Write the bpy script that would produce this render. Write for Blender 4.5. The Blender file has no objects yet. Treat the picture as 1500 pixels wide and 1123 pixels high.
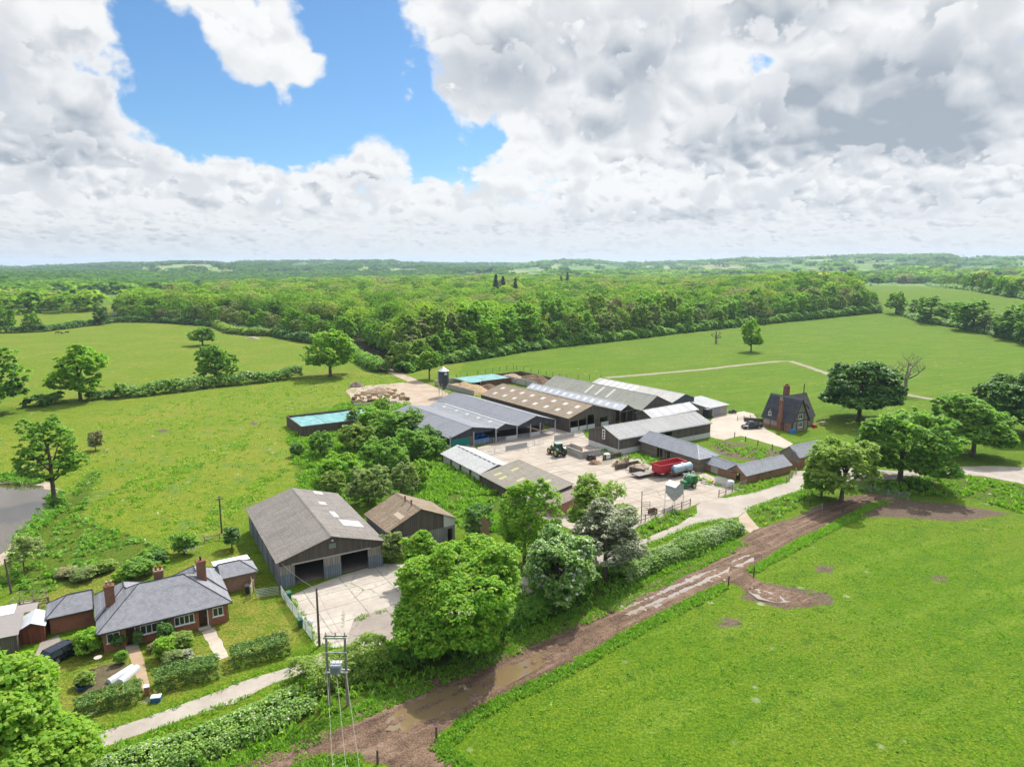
import bpy, bmesh, math, random
import numpy as np
from mathutils import Vector, Matrix
from mathutils.geometry import delaunay_2d_cdt
R = math.radians
SC = bpy.context.scene
COL = SC.collection

# ---------------------------------------------------------------- camera
EYE, FPX, HORIZON = 40.0, 1000.0, 388.0
PITCH = math.atan((561.5 - HORIZON) / FPX)
CP, SP = math.cos(PITCH), math.sin(PITCH)
cd = bpy.data.cameras.new('camera'); cam = bpy.data.objects.new('camera', cd); COL.objects.link(cam)
cam.location = (0, 0, EYE); cam.rotation_euler = (math.pi / 2 - PITCH, 0, 0)
cd.sensor_width = 36; cd.lens = 24; cd.clip_start = 0.5; cd.clip_end = 60000
SC.camera = cam
SC.view_settings.view_transform = 'Standard'; SC.view_settings.look = 'None'
SC.view_settings.exposure = 0.53; SC.view_settings.gamma = 1
SC.cycles.max_bounces = 8; SC.cycles.diffuse_bounces = 3; SC.cycles.glossy_bounces = 2
SC.cycles.transmission_bounces = 4; SC.cycles.transparent_max_bounces = 6; SC.cycles.volume_bounces = 0
SC.cycles.use_adaptive_sampling = True; SC.cycles.adaptive_threshold = 0.015
SC.cycles.use_denoising = True
try: SC.cycles.denoiser = 'OPENIMAGEDENOISE'
except Exception: pass
SC.cycles.caustics_reflective = False; SC.cycles.caustics_refractive = False

# ---------------------------------------------------------------- sun
SUN_AZ, SUN_EL = R(24), R(51)         # azimuth clockwise from +Y (the view direction)
sd = bpy.data.lights.new('sun', 'SUN'); sun = bpy.data.objects.new('sun', sd); COL.objects.link(sun)
sd.energy = 3.7; sd.angle = R(0.55); sd.color = (1.0, 0.955, 0.88)
sdir = Vector((math.sin(SUN_AZ) * math.cos(SUN_EL), math.cos(SUN_AZ) * math.cos(SUN_EL), math.sin(SUN_EL)))
sun.rotation_euler = sdir.to_track_quat('Z', 'Y').to_euler(); sun.location = (0, 0, 200)

# ---------------------------------------------------------------- node helper
class NT:
    def __init__(s, tree): s.t = tree; s.n = tree.nodes; s.l = tree.links
    def node(s, typ, **kw):
        n = s.n.new(typ)
        for k, v in kw.items(): setattr(n, k, v)
        return n
    def put(s, sock, v):
        if v is None: return
        if hasattr(v, 'links') or isinstance(v, bpy.types.NodeSocket): s.l.new(v, sock)
        else:
            if isinstance(v, (tuple, list)) and len(v) == 3 and sock.type == 'RGBA': v = (*v, 1)
            sock.default_value = v
    def math(s, op, a, b=None, c=None, clamp=False):
        n = s.node('ShaderNodeMath', operation=op, use_clamp=clamp)
        s.put(n.inputs[0], a); s.put(n.inputs[1], b); s.put(n.inputs[2], c)
        return n.outputs[0]
    def vmath(s, op, a, b=None, sc=None):
        n = s.node('ShaderNodeVectorMath', operation=op)
        s.put(n.inputs[0], a); s.put(n.inputs[1], b)
        if sc is not None: s.put(n.inputs['Scale'], sc)
        return n.outputs['Value'] if op in ('LENGTH', 'DOT_PRODUCT', 'DISTANCE') else n.outputs[0]
    def comb(s, x, y, z):
        n = s.node('ShaderNodeCombineXYZ'); s.put(n.inputs[0], x); s.put(n.inputs[1], y); s.put(n.inputs[2], z); return n.outputs[0]
    def sep(s, v):
        n = s.node('ShaderNodeSeparateXYZ'); s.put(n.inputs[0], v); return n.outputs
    def noise(s, vec, scale, detail=3, rough=0.5, dist=0.0, dim='3D'):
        n = s.node('ShaderNodeTexNoise', noise_dimensions=dim)
        s.put(n.inputs['Vector'], vec); n.inputs['Scale'].default_value = scale
        n.inputs['Detail'].default_value = detail; n.inputs['Roughness'].default_value = rough
        n.inputs['Distortion'].default_value = dist
        return n.outputs['Fac'] if 'Fac' in n.outputs else n.outputs[0]
    def vor(s, vec, scale, feature='F1', out='Distance', rnd=1.0, dim='3D'):
        n = s.node('ShaderNodeTexVoronoi', feature=feature, voronoi_dimensions=dim); s.put(n.inputs['Vector'], vec)
        n.inputs['Scale'].default_value = scale; n.inputs['Randomness'].default_value = rnd
        return n.outputs[out]
    def step(s, x, a, b, lo=0.0, hi=1.0):
        n = s.node('ShaderNodeMapRange', interpolation_type='SMOOTHSTEP')
        s.put(n.inputs[0], x); n.inputs[1].default_value = a; n.inputs[2].default_value = b
        n.inputs[3].default_value = lo; n.inputs[4].default_value = hi
        return n.outputs[0]
    def mix(s, f, a, b, blend='MIX'):
        n = s.node('ShaderNodeMix', data_type='RGBA', blend_type=blend)
        s.put(n.inputs[0], f); s.put(n.inputs[6], a); s.put(n.inputs[7], b); return n.outputs[2]
    def attr(s, name, out='Fac'):
        n = s.node('ShaderNodeAttribute', attribute_name=name); return n.outputs[out]
    def obj(s): return s.node('ShaderNodeTexCoord').outputs['Object']
    def pos(s): return s.node('ShaderNodeNewGeometry').outputs['Position']
    def bump(s, h, strength=0.3, dist=0.1):
        n = s.node('ShaderNodeBump'); s.put(n.inputs['Height'], h)
        n.inputs['Strength'].default_value = strength; n.inputs['Distance'].default_value = dist
        return n.outputs[0]

# ---------------------------------------------------------------- sky: Nishita blue with cumulus in the world shader
def sky_dir(px, py):
    d = Vector(((px - 750) / FPX, CP - (py - 561.5) / FPX * SP, -SP - (py - 561.5) / FPX * CP)).normalized()
    return math.atan2(d.x, d.y), math.asin(d.z)
W = bpy.data.worlds.new('World'); SC.world = W; W.use_nodes = True
W.node_tree.nodes.clear(); w = NT(W.node_tree)
W.cycles.sampling_method = 'MANUAL'; W.cycles.sample_map_resolution = 512
tc = w.node('ShaderNodeTexCoord').outputs['Generated']
sx, sy, sz = w.sep(tc)
az = w.math('ARCTAN2', sx, sy)
el = w.math('MAXIMUM', w.math('ARCSINE', sz), 0.0)
def blobs(lst):
    tot = None
    for (px, py, rx, ry, amt) in lst:
        a, e = sky_dir(px, py)
        dx = w.math('DIVIDE', w.math('SUBTRACT', az, a), rx / FPX)
        dy = w.math('DIVIDE', w.math('SUBTRACT', el, e), ry / FPX)
        d2 = w.math('MULTIPLY_ADD', dx, dx, w.math('MULTIPLY', dy, dy))
        g = w.math('MULTIPLY', w.math('POWER', math.e, w.math('MULTIPLY', d2, -1.0)), amt)
        tot = g if tot is None else w.math('ADD', tot, g)
    return tot
COVER_BIAS = 0.03
COVER = [(250, 120, 85, 70, -.28), (330, 195, 110, 45, -.25), (520, 60, 70, 110, -.28), (430, 190, 90, 40, -.22), (570, 165, 70, 60, -.26), (650, 215, 60, 45, -.22), (205, 40, 55, 70, -.25), (270, 30, 40, 50, -.1),
         (350, 60, 75, 45, .30), (440, 90, 50, 28, .28), (60, 60, 130, 130, .26), (90, 250, 210, 90, .24), (770, 60, 190, 95, .30), (900, 60, 150, 100, .22), (1260, 140, 190, 120, .30), (1090, 30, 160, 60, .24), (560, 225, 70, 42, .20), (300, 290, 170, 40, .14), (1420, 80, 120, 120, .22),
         (945, 185, 60, 30, -.25), (1110, 95, 30, 20, -.3), (720, 215, 22, 30, -.3), (1500, 60, 26, 26, -.18), (1000, 260, 330, 60, .12), (700, 330, 1600, 70, .13), (820, 195, 120, 55, .20), (1180, 250, 200, 50, .12), (720, 200, 30, 22, -.05)]
GREY = [(70, 140, 120, 55, .62), (70, 235, 120, 28, .5), (790, 95, 150, 50, .72), (940, 90, 70, 40, .35), (1290, 150, 175, 72, .95), (1150, 15, 120, 32, .55), (860, 185, 75, 22, .5), (1050, 215, 60, 26, .42), (540, 262, 70, 12, .32), (430, 305, 100, 12, .25), (1390, 215, 60, 20, .35), (1340, 290, 90, 25, .3), (1000, 310, 160, 14, .3), (150, 350, 180, 12, .2), (760, 330, 160, 12, .2)]
LEV = [(4.4, 1.2, 0.0), (8.5, 1.5, 5.3), (17.0, 2.4, 11.7)]       # cloud scale grows finer towards the horizon
f1 = w.step(el, 0.10, 0.20); f3 = w.step(el, 0.035, 0.085, 1.0, 0.0)
def lev(fn):
    v = [fn(i) for i in range(3)]
    def mixv(f, a_, b_): return w.math('ADD', a_, w.math('MULTIPLY', f, w.math('SUBTRACT', b_, a_)))
    return mixv(f3, mixv(f1, v[1], v[0]), v[2])
QS = []
for s_, k_, z_ in LEV:
    q_ = w.comb(w.math('MULTIPLY', az, s_), w.math('MULTIPLY', el, s_*k_), z_)
    wp = w.node('ShaderNodeTexNoise', noise_dimensions='2D'); w.put(wp.inputs['Vector'], q_); wp.inputs['Scale'].default_value = 2.4; wp.inputs['Detail'].default_value = 2
    QS.append(w.vmath('ADD', q_, w.vmath('SCALE', w.vmath('SUBTRACT', wp.outputs['Color'], (.5, .5, .5)), sc=0.13)))
def shift(i, d): return w.vmath('ADD', QS[i], d)
V4 = [w.vor(q_, 4.0, dim='2D') for q_ in QS]; N0 = [w.noise(q_, 1.6, 8, 0.57, dim='2D') for q_ in QS]
nA = lev(lambda i: w.math('MULTIPLY_ADD', N0[i], 0.95, w.math('MULTIPLY_ADD', V4[i], -0.15, w.math('MULTIPLY_ADD', w.vor(QS[i], 9.5, dim='2D'), -0.09, 0.14))))
nS = lev(lambda i: w.noise(QS[i], 1.6, 5, 0.55, dim='2D')); nT = lev(lambda i: w.noise(shift(i, (0.06, 0.12, 0.0)), 1.6, 5, 0.55, dim='2D'))
vS = lev(lambda i: V4[i]); vT = lev(lambda i: w.vor(shift(i, (0.03, 0.07, 0)), 4.0, dim='2D'))
cov = w.math('ADD', nA, w.math('ADD', blobs(COVER), COVER_BIAS))
alpha = w.step(cov, 0.48, 0.62)
base = w.math('MULTIPLY', blobs(GREY), w.step(nS, 0.25, 0.65, 0.62, 1.12))
relief = w.math('ADD', w.math('MULTIPLY', w.math('SUBTRACT', nT, nS), 2.2), w.math('MULTIPLY', w.math('SUBTRACT', vS, vT), 1.25))
relief = w.math('MULTIPLY', relief, w.math('MULTIPLY', w.step(el, 0.0, 0.13, 0.5, 1.0), w.step(el, 0.17, 0.28, 1.0, 0.7)))
thick = w.step(w.math('ADD', w.math('MULTIPLY', cov, 0.6), w.math('MULTIPLY', nT, 0.5)), 0.62, 1.0, 0.0, 0.24)
gy = w.math('ADD', w.math('ADD', base, thick), relief)
gy = w.math('MULTIPLY', gy, w.step(cov, 0.55, 0.74))
gy = w.math('MINIMUM', w.math('MAXIMUM', gy, 0.0), 1.0)
sund = w.vmath('DOT_PRODUCT', tc, tuple(sdir))
glow = w.math('MULTIPLY', w.step(sund, 0.90, 1.0, 1.0, 5.0), w.step(el, 0.42, 0.85, 1.0, 2.5))             # unseen cloud overhead and round the sun, brightened to add fill light
# crisp bright puffs in front of the grey deck
nF = lev(lambda i: w.math('MULTIPLY_ADD', w.vor(shift(i, (7.3, 2.1, 0)), 3.2, dim='2D'), -0.24, w.math('MULTIPLY_ADD', w.vor(shift(i, (7.3, 2.1, 0)), 8.0, dim='2D'), -0.12, w.math('MULTIPLY', w.noise(shift(i, (7.3, 2.1, 0)), 1.9, 8, 0.58, dim='2D'), 1.1))))
nG = lev(lambda i: w.math('MULTIPLY_ADD', w.vor(shift(i, (7.33, 2.19, 0)), 3.2, dim='2D'), -0.24, w.math('MULTIPLY', w.noise(shift(i, (7.33, 2.19, 0)), 1.9, 4, 0.5, dim='2D'), 1.1)))
fa = w.math('SUBTRACT', nF, w.math('MULTIPLY', base, 0.14))
alphaF = w.math('MULTIPLY', w.step(fa, 0.345, 0.405), w.step(cov, 0.52, 0.60))
greyF = w.math('MINIMUM', w.math('MAXIMUM', w.math('ADD', w.math('MULTIPLY', base, 0.78), w.math('MULTIPLY', w.step(nG, 0.40, 0.66, 0.0, 0.38), w.step(el, 0.0, 0.12, 0.5, 1.0))), 0.0), 1.0)
WHITE_, GREY_ = (6.7, 6.75, 6.8), (2.35, 2.75, 3.3)
cl = w.mix(alphaF, w.mix(w.math('MINIMUM', w.math('ADD', w.math('MULTIPLY', gy, 0.85), 0.05), 1.0), WHITE_, GREY_), w.mix(greyF, WHITE_, (2.9, 3.25, 3.75)))
cloud = w.vmath('SCALE', cl, sc=w.math('MULTIPLY', glow, w.step(el, 0.0, 0.11, 0.84, 1.0)))
sky = w.node('ShaderNodeTexSky', sky_type='NISHITA'); sky.sun_disc = False
sky.sun_elevation = SUN_EL; sky.sun_rotation = SUN_AZ; sky.air_density = 1.0; sky.dust_density = 0.4; sky.ozone_density = 2.0
blue = w.mix(1.0, sky.outputs[0], (0.50, 0.72, 0.88), 'MULTIPLY')
low = w.step(el, 0.075, 0.13, 0.97, 0.0)            # thin far cloud banks close to the horizon
alpha = w.math('MAXIMUM', alpha, low)
bg = w.node('ShaderNodeBackground'); w.put(bg.inputs[0], w.mix(alpha, blue, cloud)); bg.inputs[1].default_value = 0.1
wo = w.node('ShaderNodeOutputWorld'); w.l.new(bg.outputs[0], wo.inputs[0])

# ---------------------------------------------------------------- layout helpers
def G(px, py, z=0.0):
    """world point at height z that the photograph shows at pixel (px, py)"""
    u, v = (px - 750) / FPX, (py - 561.5) / FPX
    t = (EYE - z) / (SP + v * CP)
    return Vector((u * t, t * (CP - v * SP), z))
def GP(pts, z=0.0): return [G(a, b, z) for a, b in pts]
YAW = R(32.0)
E1 = Vector((math.cos(YAW), math.sin(YAW), 0)); E2 = Vector((-math.sin(YAW), math.cos(YAW), 0))
def tag(o, label=None, cat=None, group=None, kind=None):
    if label: o['label'] = label
    if cat: o['category'] = cat
    if group: o['group'] = group
    if kind: o['kind'] = kind
    return o
def empty(name, loc, rz=0.0, label=None, cat=None, group=None):
    o = bpy.data.objects.new(name, None); COL.objects.link(o); o.location = loc; o.rotation_euler = (0, 0, rz)
    o.empty_display_size = 0.5
    return tag(o, label, cat, group)
def link(name, me, mat=None, parent=None, loc=None, rz=0.0):
    o = bpy.data.objects.new(name, me); COL.objects.link(o)
    if mat is not None and not me.materials: me.materials.append(mat)
    if parent is not None: o.parent = parent
    if loc is not None: o.location = loc; o.rotation_euler = (0, 0, rz)
    return o
class MB:
    """collects shapes and builds them as one mesh object"""
    def __init__(s): s.v = []; s.f = []
    def add(s, vs, fs):
        b = len(s.v); s.v += [tuple(v) for v in vs]; s.f += [tuple(i + b for i in f) for f in fs]; return s
    def box(s, x0, x1, y0, y1, z0, z1):
        return s.add([(x0,y0,z0),(x1,y0,z0),(x1,y1,z0),(x0,y1,z0),(x0,y0,z1),(x1,y0,z1),(x1,y1,z1),(x0,y1,z1)],
                     [(0,3,2,1),(4,5,6,7),(0,1,5,4),(1,2,6,5),(2,3,7,6),(3,0,4,7)])
    def hexa(s, lo, hi):
        return s.add(list(lo) + list(hi), [(0,3,2,1),(4,5,6,7),(0,1,5,4),(1,2,6,5),(2,3,7,6),(3,0,4,7)])
    def slab(s, pts, th, n=None):
        """flat polygon pts (counter-clockwise from above) thickened downwards by th"""
        k = len(pts); d = Vector((0, 0, -th)) if n is None else -Vector(n) * th
        lo = [Vector(p) + d for p in pts]
        return s.add(list(pts) + lo, [tuple(range(k)), tuple(range(2 * k - 1, k - 1, -1))] + [(i, i + k, (i + 1) % k + k, (i + 1) % k) for i in range(k)])
    def prism(s, prof, axis, a0, a1):
        """profile [(h, z)] extruded along axis ('x' or 'y') from a0 to a1"""
        k = len(prof)
        P = (lambda h, z, a: (a, h, z)) if axis == 'x' else (lambda h, z, a: (h, a, z))
        vs = [P(h, z, a0) for h, z in prof] + [P(h, z, a1) for h, z in prof]
        return s.add(vs, [tuple(range(k - 1, -1, -1)), tuple(range(k, 2 * k))] + [(i, (i + 1) % k, (i + 1) % k + k, i + k) for i in range(k)])
    def tube(s, p0, p1, r0, r1=None, n=8): return s.path([p0, p1], [r0, r0 if r1 is None else r1], n)
    def path(s, pts, rad, n=8):
        pts = [Vector(p) for p in pts]; rings = []
        if not isinstance(rad, (list, tuple)): rad = [rad] * len(pts)
        for i, p in enumerate(pts):
            d = (pts[min(i + 1, len(pts) - 1)] - pts[max(i - 1, 0)]).normalized()
            a = d.cross(Vector((0, 0, 1)) if abs(d.z) < 0.9 else Vector((1, 0, 0))).normalized(); b = d.cross(a)
            rings.append([p + (a * math.cos(t) + b * math.sin(t)) * rad[i] for t in [2 * math.pi * j / n for j in range(n)]])
        vs = [v for r in rings for v in r]; fs = []
        for i in range(len(pts) - 1):
            for j in range(n): fs.append((i*n+j, i*n+(j+1)%n, (i+1)*n+(j+1)%n, (i+1)*n+j))
        fs.append(tuple(range(n - 1, -1, -1))); fs.append(tuple(range((len(pts)-1)*n, len(pts)*n)))
        return s.add(vs, fs)
    def lathe(s, prof, cx=0, cy=0, n=16):
        """profile [(r, z)] turned about the vertical through (cx, cy)"""
        vs = [(cx + r * math.cos(2*math.pi*j/n), cy + r * math.sin(2*math.pi*j/n), z) for r, z in prof for j in range(n)]
        fs = [(i*n+j, i*n+(j+1)%n, (i+1)*n+(j+1)%n, (i+1)*n+j) for i in range(len(prof)-1) for j in range(n)]
        fs += [tuple(range(n-1, -1, -1)), tuple(range((len(prof)-1)*n, len(prof)*n))]
        return s.add(vs, fs)
    def wheel(s, c, r, w_, axis=(0, 1, 0), n=18, rr=0.62):
        """tyre ring: outer radius r, hole radius r*rr, width w_, axle along axis"""
        c = Vector(c); ax = Vector(axis).normalized(); a = ax.orthogonal().normalized(); b = ax.cross(a)
        prof = [(r*rr, -w_/2), (r*0.9, -w_/2), (r, -w_*0.33), (r, w_*0.33), (r*0.9, w_/2), (r*rr, w_/2)]
        k = len(prof)
        vs = [c + (a*math.cos(t) + b*math.sin(t))*q + ax*h for t in [2*math.pi*j/n for j in range(n)] for q, h in prof]
        fs = [(j*k+i, j*k+(i+1)%k, ((j+1)%n)*k+(i+1)%k, ((j+1)%n)*k+i) for j in range(n) for i in range(k)]
        return s.add(vs, fs)
    def disc(s, c, r, w_, axis=(0, 1, 0), n=18):
        c = Vector(c); ax = Vector(axis).normalized()
        return s.tube(c - ax*w_/2, c + ax*w_/2, r, r, n)
    def build(s, name, mat, parent=None, loc=None, rz=0.0, smooth=False, bevel=0.0):
        me = bpy.data.meshes.new(name); me.from_pydata(s.v, [], s.f)
        bm = bmesh.new(); bm.from_mesh(me); bmesh.ops.recalc_face_normals(bm, faces=bm.faces)
        if bevel: bmesh.ops.bevel(bm, geom=bm.edges, offset=bevel, segments=2, affect='EDGES', profile=0.6)
        bm.to_mesh(me); bm.free()
        if smooth:
            me.polygons.foreach_set('use_smooth', [True] * len(me.polygons))
        return link(name, me, mat, parent, loc, rz)
def copy_tree(o, parent=None):
    c = o.copy(); COL.objects.link(c)
    if parent is not None: c.parent = parent
    for ch in [k for k in o.children]: copy_tree(ch, c)
    return c

# ---------------------------------------------------------------- materials
MATS = {}
def material(name):
    m = bpy.data.materials.new(name); m.use_nodes = True; m.node_tree.nodes.clear(); MATS[name] = m
    return m, NT(m.node_tree)
def finish(n, color, rough=0.8, spec=0.3, normal=None, metal=0.0, **kw):
    b = n.node('ShaderNodeBsdfPrincipled'); n.put(b.inputs['Base Color'], color); n.put(b.inputs['Roughness'], rough)
    b.inputs['Specular IOR Level'].default_value = spec; n.put(b.inputs['Metallic'], metal)
    if normal is not None: n.put(b.inputs['Normal'], normal)
    for k, v in kw.items(): n.put(b.inputs[k.replace('_', ' ')], v)
    o = n.node('ShaderNodeOutputMaterial'); n.l.new(b.outputs[0], o.inputs[0]); return b
def mat_plain(name, col, rough=0.6, spec=0.35, metal=0.0, var=0.12, scale=3.0):
    if name in MATS: return MATS[name]
    m, n = material(name); p = n.obj()
    f = n.noise(p, scale, 4, 0.6)
    c = n.mix(f, tuple(x * (1 - var * 1.6) for x in col), tuple(min(1, x * (1 + var * 1.6)) for x in col))
    finish(n, c, n.step(f, 0.3, 0.7, max(0.05, rough - 0.08), min(1, rough + 0.1)), spec, None, metal); return m
def mat_board(name, c1, c2, width=0.18, horizontal=False):
    if name in MATS: return MATS[name]
    m, n = material(name); x, y, z = n.sep(n.obj()); h = n.math('ADD', x, y)
    a, b = (z, h) if horizontal else (h, z)
    idx = n.math('FLOOR', n.math('DIVIDE', a, width))
    wn = n.node('ShaderNodeTexWhiteNoise', noise_dimensions='1D'); n.put(wn.inputs['W'], idx)
    fr = n.math('FRACT', n.math('DIVIDE', a, width))
    gap = n.step(n.math('ABSOLUTE', n.math('SUBTRACT', fr, 0.5)), 0.40, 0.48)
    st = n.noise(n.comb(n.math('MULTIPLY', a, 6.0), n.math('MULTIPLY', b, 0.5), 0), 1.0, 5, 0.6)
    f = n.math('ADD', n.math('MULTIPLY', wn.outputs[0], 0.55), n.math('MULTIPLY', st, 0.5))
    c = n.mix(f, c1, c2); c = n.mix(n.math('MULTIPLY', gap, 0.75), c, (0.012, 0.011, 0.010))
    big = n.noise(n.obj(), 0.35, 4, 0.6); c = n.mix(n.step(big, 0.45, 0.75, 0, 0.45), c, tuple(v * 0.55 for v in c1))
    finish(n, c, 0.9, 0.2, n.bump(n.math('SUBTRACT', 1.0, gap), 0.5, 0.02)); return m
def mat_brick(name, c1=(0.30, 0.10, 0.052), c2=(0.20, 0.065, 0.04), mortar=(0.30, 0.24, 0.19)):
    if name in MATS: return MATS[name]
    m, n = material(name); x, y, z = n.sep(n.obj())
    v = n.comb(n.math('ADD', x, y), z, 0)
    b = n.node('ShaderNodeTexBrick'); n.put(b.inputs['Vector'], v); b.inputs['Scale'].default_value = 1
    b.inputs['Brick Width'].default_value = 0.225; b.inputs['Row Height'].default_value = 0.075
    b.inputs['Mortar Size'].default_value = 0.006; b.inputs['Color1'].default_value = (*c1, 1); b.inputs['Color2'].default_value = (*c2, 1); b.inputs['Mortar'].default_value = (*mortar, 1)
    g = n.noise(n.obj(), 0.9, 5, 0.65); c = n.mix(n.step(g, 0.4, 0.75, 0, 0.5), b.outputs[0], (0.36, 0.17, 0.10))
    g2 = n.noise(n.obj(), 0.45, 4, 0.6); c = n.mix(n.step(g2, 0.5, 0.75, 0, 0.55), c, (0.12, 0.055, 0.04))
    finish(n, c, 0.9, 0.2, n.bump(b.outputs['Fac'], -0.25, 0.02)); return m
def mat_roof(name, base, dark, light, axis='x', pitch=0.33, seam=1.0, lichen=None, lichen_amt=0.4, metal=0.0, rough=0.75, streak=0.5, row=1.6):
    """corrugated sheet: ribs run down the slope, so they repeat along the ridge axis"""
    if name in MATS: return MATS[name]
    m, n = material(name); x, y, z = n.sep(n.obj())
    a, b = (x, y) if axis == 'x' else (y, x)
    st = n.noise(n.comb(n.math('MULTIPLY', a, 2.4), n.math('MULTIPLY', b, 0.16), 0), 1.0, 5, 0.65)
    c = n.mix(n.step(st, 0.3, 0.7), dark, light); c = n.mix(streak, base, c)
    blot = n.noise(n.obj(), 0.55, 6, 0.7); c = n.mix(n.step(blot, 0.50, 0.72, 0, 0.5), c, dark)
    idx = n.math('FLOOR', n.math('DIVIDE', a, seam)); row_i = n.math('FLOOR', n.math('DIVIDE', b, row))
    wn = n.node('ShaderNodeTexWhiteNoise', noise_dimensions='2D'); n.put(wn.inputs['Vector'], n.comb(idx, row_i, 0))
    c = n.mix(n.step(wn.outputs[0], 0.0, 1.0, 0, 0.30), c, light)
    if lichen:
        li = n.noise(n.obj(), 2.6, 7, 0.78); li2 = n.noise(n.obj(), 0.22, 3, 0.5)
        c = n.mix(n.math('MULTIPLY', n.step(li, 0.45, 0.62), n.step(li2, 0.30, 0.62, lichen_amt * 0.4, lichen_amt)), c, lichen)
    fr = n.math('FRACT', n.math('DIVIDE', a, seam)); sm = n.step(n.math('ABSOLUTE', n.math('SUBTRACT', fr, 0.5)), 0.46, 0.495)
    frr = n.math('FRACT', n.math('DIVIDE', b, row)); sm2 = n.step(n.math('ABSOLUTE', n.math('SUBTRACT', frr, 0.5)), 0.47, 0.498)
    c = n.mix(n.math('MULTIPLY', n.math('MAXIMUM', sm, sm2), 0.35), c, tuple(v * 0.5 for v in dark))
    gr = n.noise(n.obj(), 7.0, 4, 0.8); c = n.mix(n.step(gr, .38, .62), n.mix(1.0, c, (.62, .60, .58), 'MULTIPLY'), n.mix(1.0, c, (1.28, 1.28, 1.28), 'MULTIPLY'))
    rib = n.math('SINE', n.math('MULTIPLY', a, 2 * math.pi / pitch))
    finish(n, c, rough, 0.35, n.bump(rib, 0.35, 0.05), metal); return m
def mat_slate(name, base=(0.115, 0.118, 0.13), var=0.35, rowh=0.28, axis='z', tint=(0.16, 0.155, 0.16)):
    if name in MATS: return MATS[name]
    m, n = material(name); x, y, z = n.sep(n.obj())
    b = n.node('ShaderNodeTexBrick'); n.put(b.inputs['Vector'], n.comb(n.math('ADD', x, n.math('MULTIPLY', y, 0.0)), n.math('MULTIPLY', z, 2.0), 0))
    b.inputs['Scale'].default_value = 1; b.inputs['Brick Width'].default_value = 0.32; b.inputs['Row Height'].default_value = rowh; b.inputs['Mortar Size'].default_value = 0.012
    b.inputs['Color1'].default_value = (*[v * (1 + var * .5) for v in base], 1); b.inputs['Color2'].default_value = (*[v * (1 - var * .5) for v in base], 1); b.inputs['Mortar'].default_value = (*[v * .45 for v in base], 1)
    g = n.noise(n.obj(), 1.1, 5, 0.65); c = n.mix(n.step(g, 0.35, 0.75, 0, 0.55), b.outputs[0], tint)
    finish(n, c, 0.72, 0.3, n.bump(b.outputs['Fac'], -0.3, 0.02)); return m
# ---------------------------------------------------------------- terrain
def sstep(a, b, x):
    t = np.clip((np.asarray(x, float) - a) / (b - a), 0, 1); return t * t * (3 - 2 * t)
SKYLINE = [(-400, 389), (0, 394), (100, 391), (250, 388), (400, 385.5), (520, 385), (640, 388), (760, 388.5), (850, 384.5), (930, 387), (1010, 386), (1100, 384), (1180, 381.5), (1300, 378.5), (1375, 379), (1392, 384), (1500, 383), (1900, 384)]
_saz = np.array([math.atan((px - 750) / FPX) for px, _ in SKYLINE]); _sy = np.array([(HORIZON + 2.5 - y) / FPX for _, y in SKYLINE])
def hgt(x, y):
    """ground height: level round the farm, rising on the right beyond the big meadow, rolling hills far off"""
    x = np.asarray(x, float); y = np.asarray(y, float); r = np.hypot(x, y); az = np.arctan2(x, y)
    right = 15.0 * sstep(470, 820, r) * sstep(0.20, 0.48, az) * (1 - 0.6 * sstep(1300, 2600, r))
    roll = sstep(600, 1600, r) * (5 * np.sin(x / 210.0 + 1.3) + 4 * np.sin(y / 330.0 + x / 500.0) - 4)
    top = EYE + 5200 * np.interp(az, _saz, _sy) - 12
    far = np.maximum(top, 12) * sstep(1700, 5200, r) * (1 - sstep(5400, 8500, r))
    lump = sstep(2000, 4200, r) * (7 * np.sin(az * 23 + r / 700) + 5 * np.sin(az * 51 - r / 300))
    return np.where(y > 0, right + roll * (1 - sstep(2500, 4500, r)) + far + lump * (1 - sstep(4300, 5200, r)), 0)
def GT(px, py):
    z = 0.0
    for _ in range(25):
        p = G(px, py, z); z = 0.5 * z + 0.5 * float(hgt(p.x, p.y))
    return Vector((p.x, p.y, float(hgt(p.x, p.y))))
def poly_sdf(P, X, Y):
    """signed distance to polygon P (negative inside)"""
    n = len(P); d2 = np.full(X.shape, 1e18); inside = np.zeros(X.shape, bool)
    for i in range(n):
        ax, ay = P[i][0], P[i][1]; bx, by = P[(i+1) % n][0], P[(i+1) % n][1]
        ex, ey = bx - ax, by - ay; wx, wy = X - ax, Y - ay
        t = np.clip((wx*ex + wy*ey) / (ex*ex + ey*ey + 1e-12), 0, 1)
        d2 = np.minimum(d2, (wx - ex*t)**2 + (wy - ey*t)**2)
        c = ((ay <= Y) & (by > Y)) | ((by <= Y) & (ay > Y))
        with np.errstate(divide='ignore', invalid='ignore'):
            xi = ax + (Y - ay) * ex / (ey if ey != 0 else 1e-12)
        inside ^= c & (X < xi)
    return np.where(inside, -1, 1) * np.sqrt(d2)
rng = np.random.default_rng(5)
# value noise for outlines and scattering
_perm = rng.random((256, 256))
def vnoise(x, y, s=1.0):
    x = np.asarray(x, float) / s; y = np.asarray(y, float) / s
    xi = np.floor(x).astype(int); yi = np.floor(y).astype(int); fx = x - xi; fy = y - yi
    fx = fx*fx*(3-2*fx); fy = fy*fy*(3-2*fy)
    g = lambda a, b: _perm[a & 255, b & 255]
    return (g(xi, yi)*(1-fx) + g(xi+1, yi)*fx)*(1-fy) + (g(xi, yi+1)*(1-fx) + g(xi+1, yi+1)*fx)*fy
def fnoise(x, y, s): return (vnoise(x, y, s) + .5*vnoise(np.asarray(x)+31, np.asarray(y)+7, s/2.1) + .25*vnoise(np.asarray(x)+3, np.asarray(y)+77, s/4.3)) / 1.75

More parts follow.
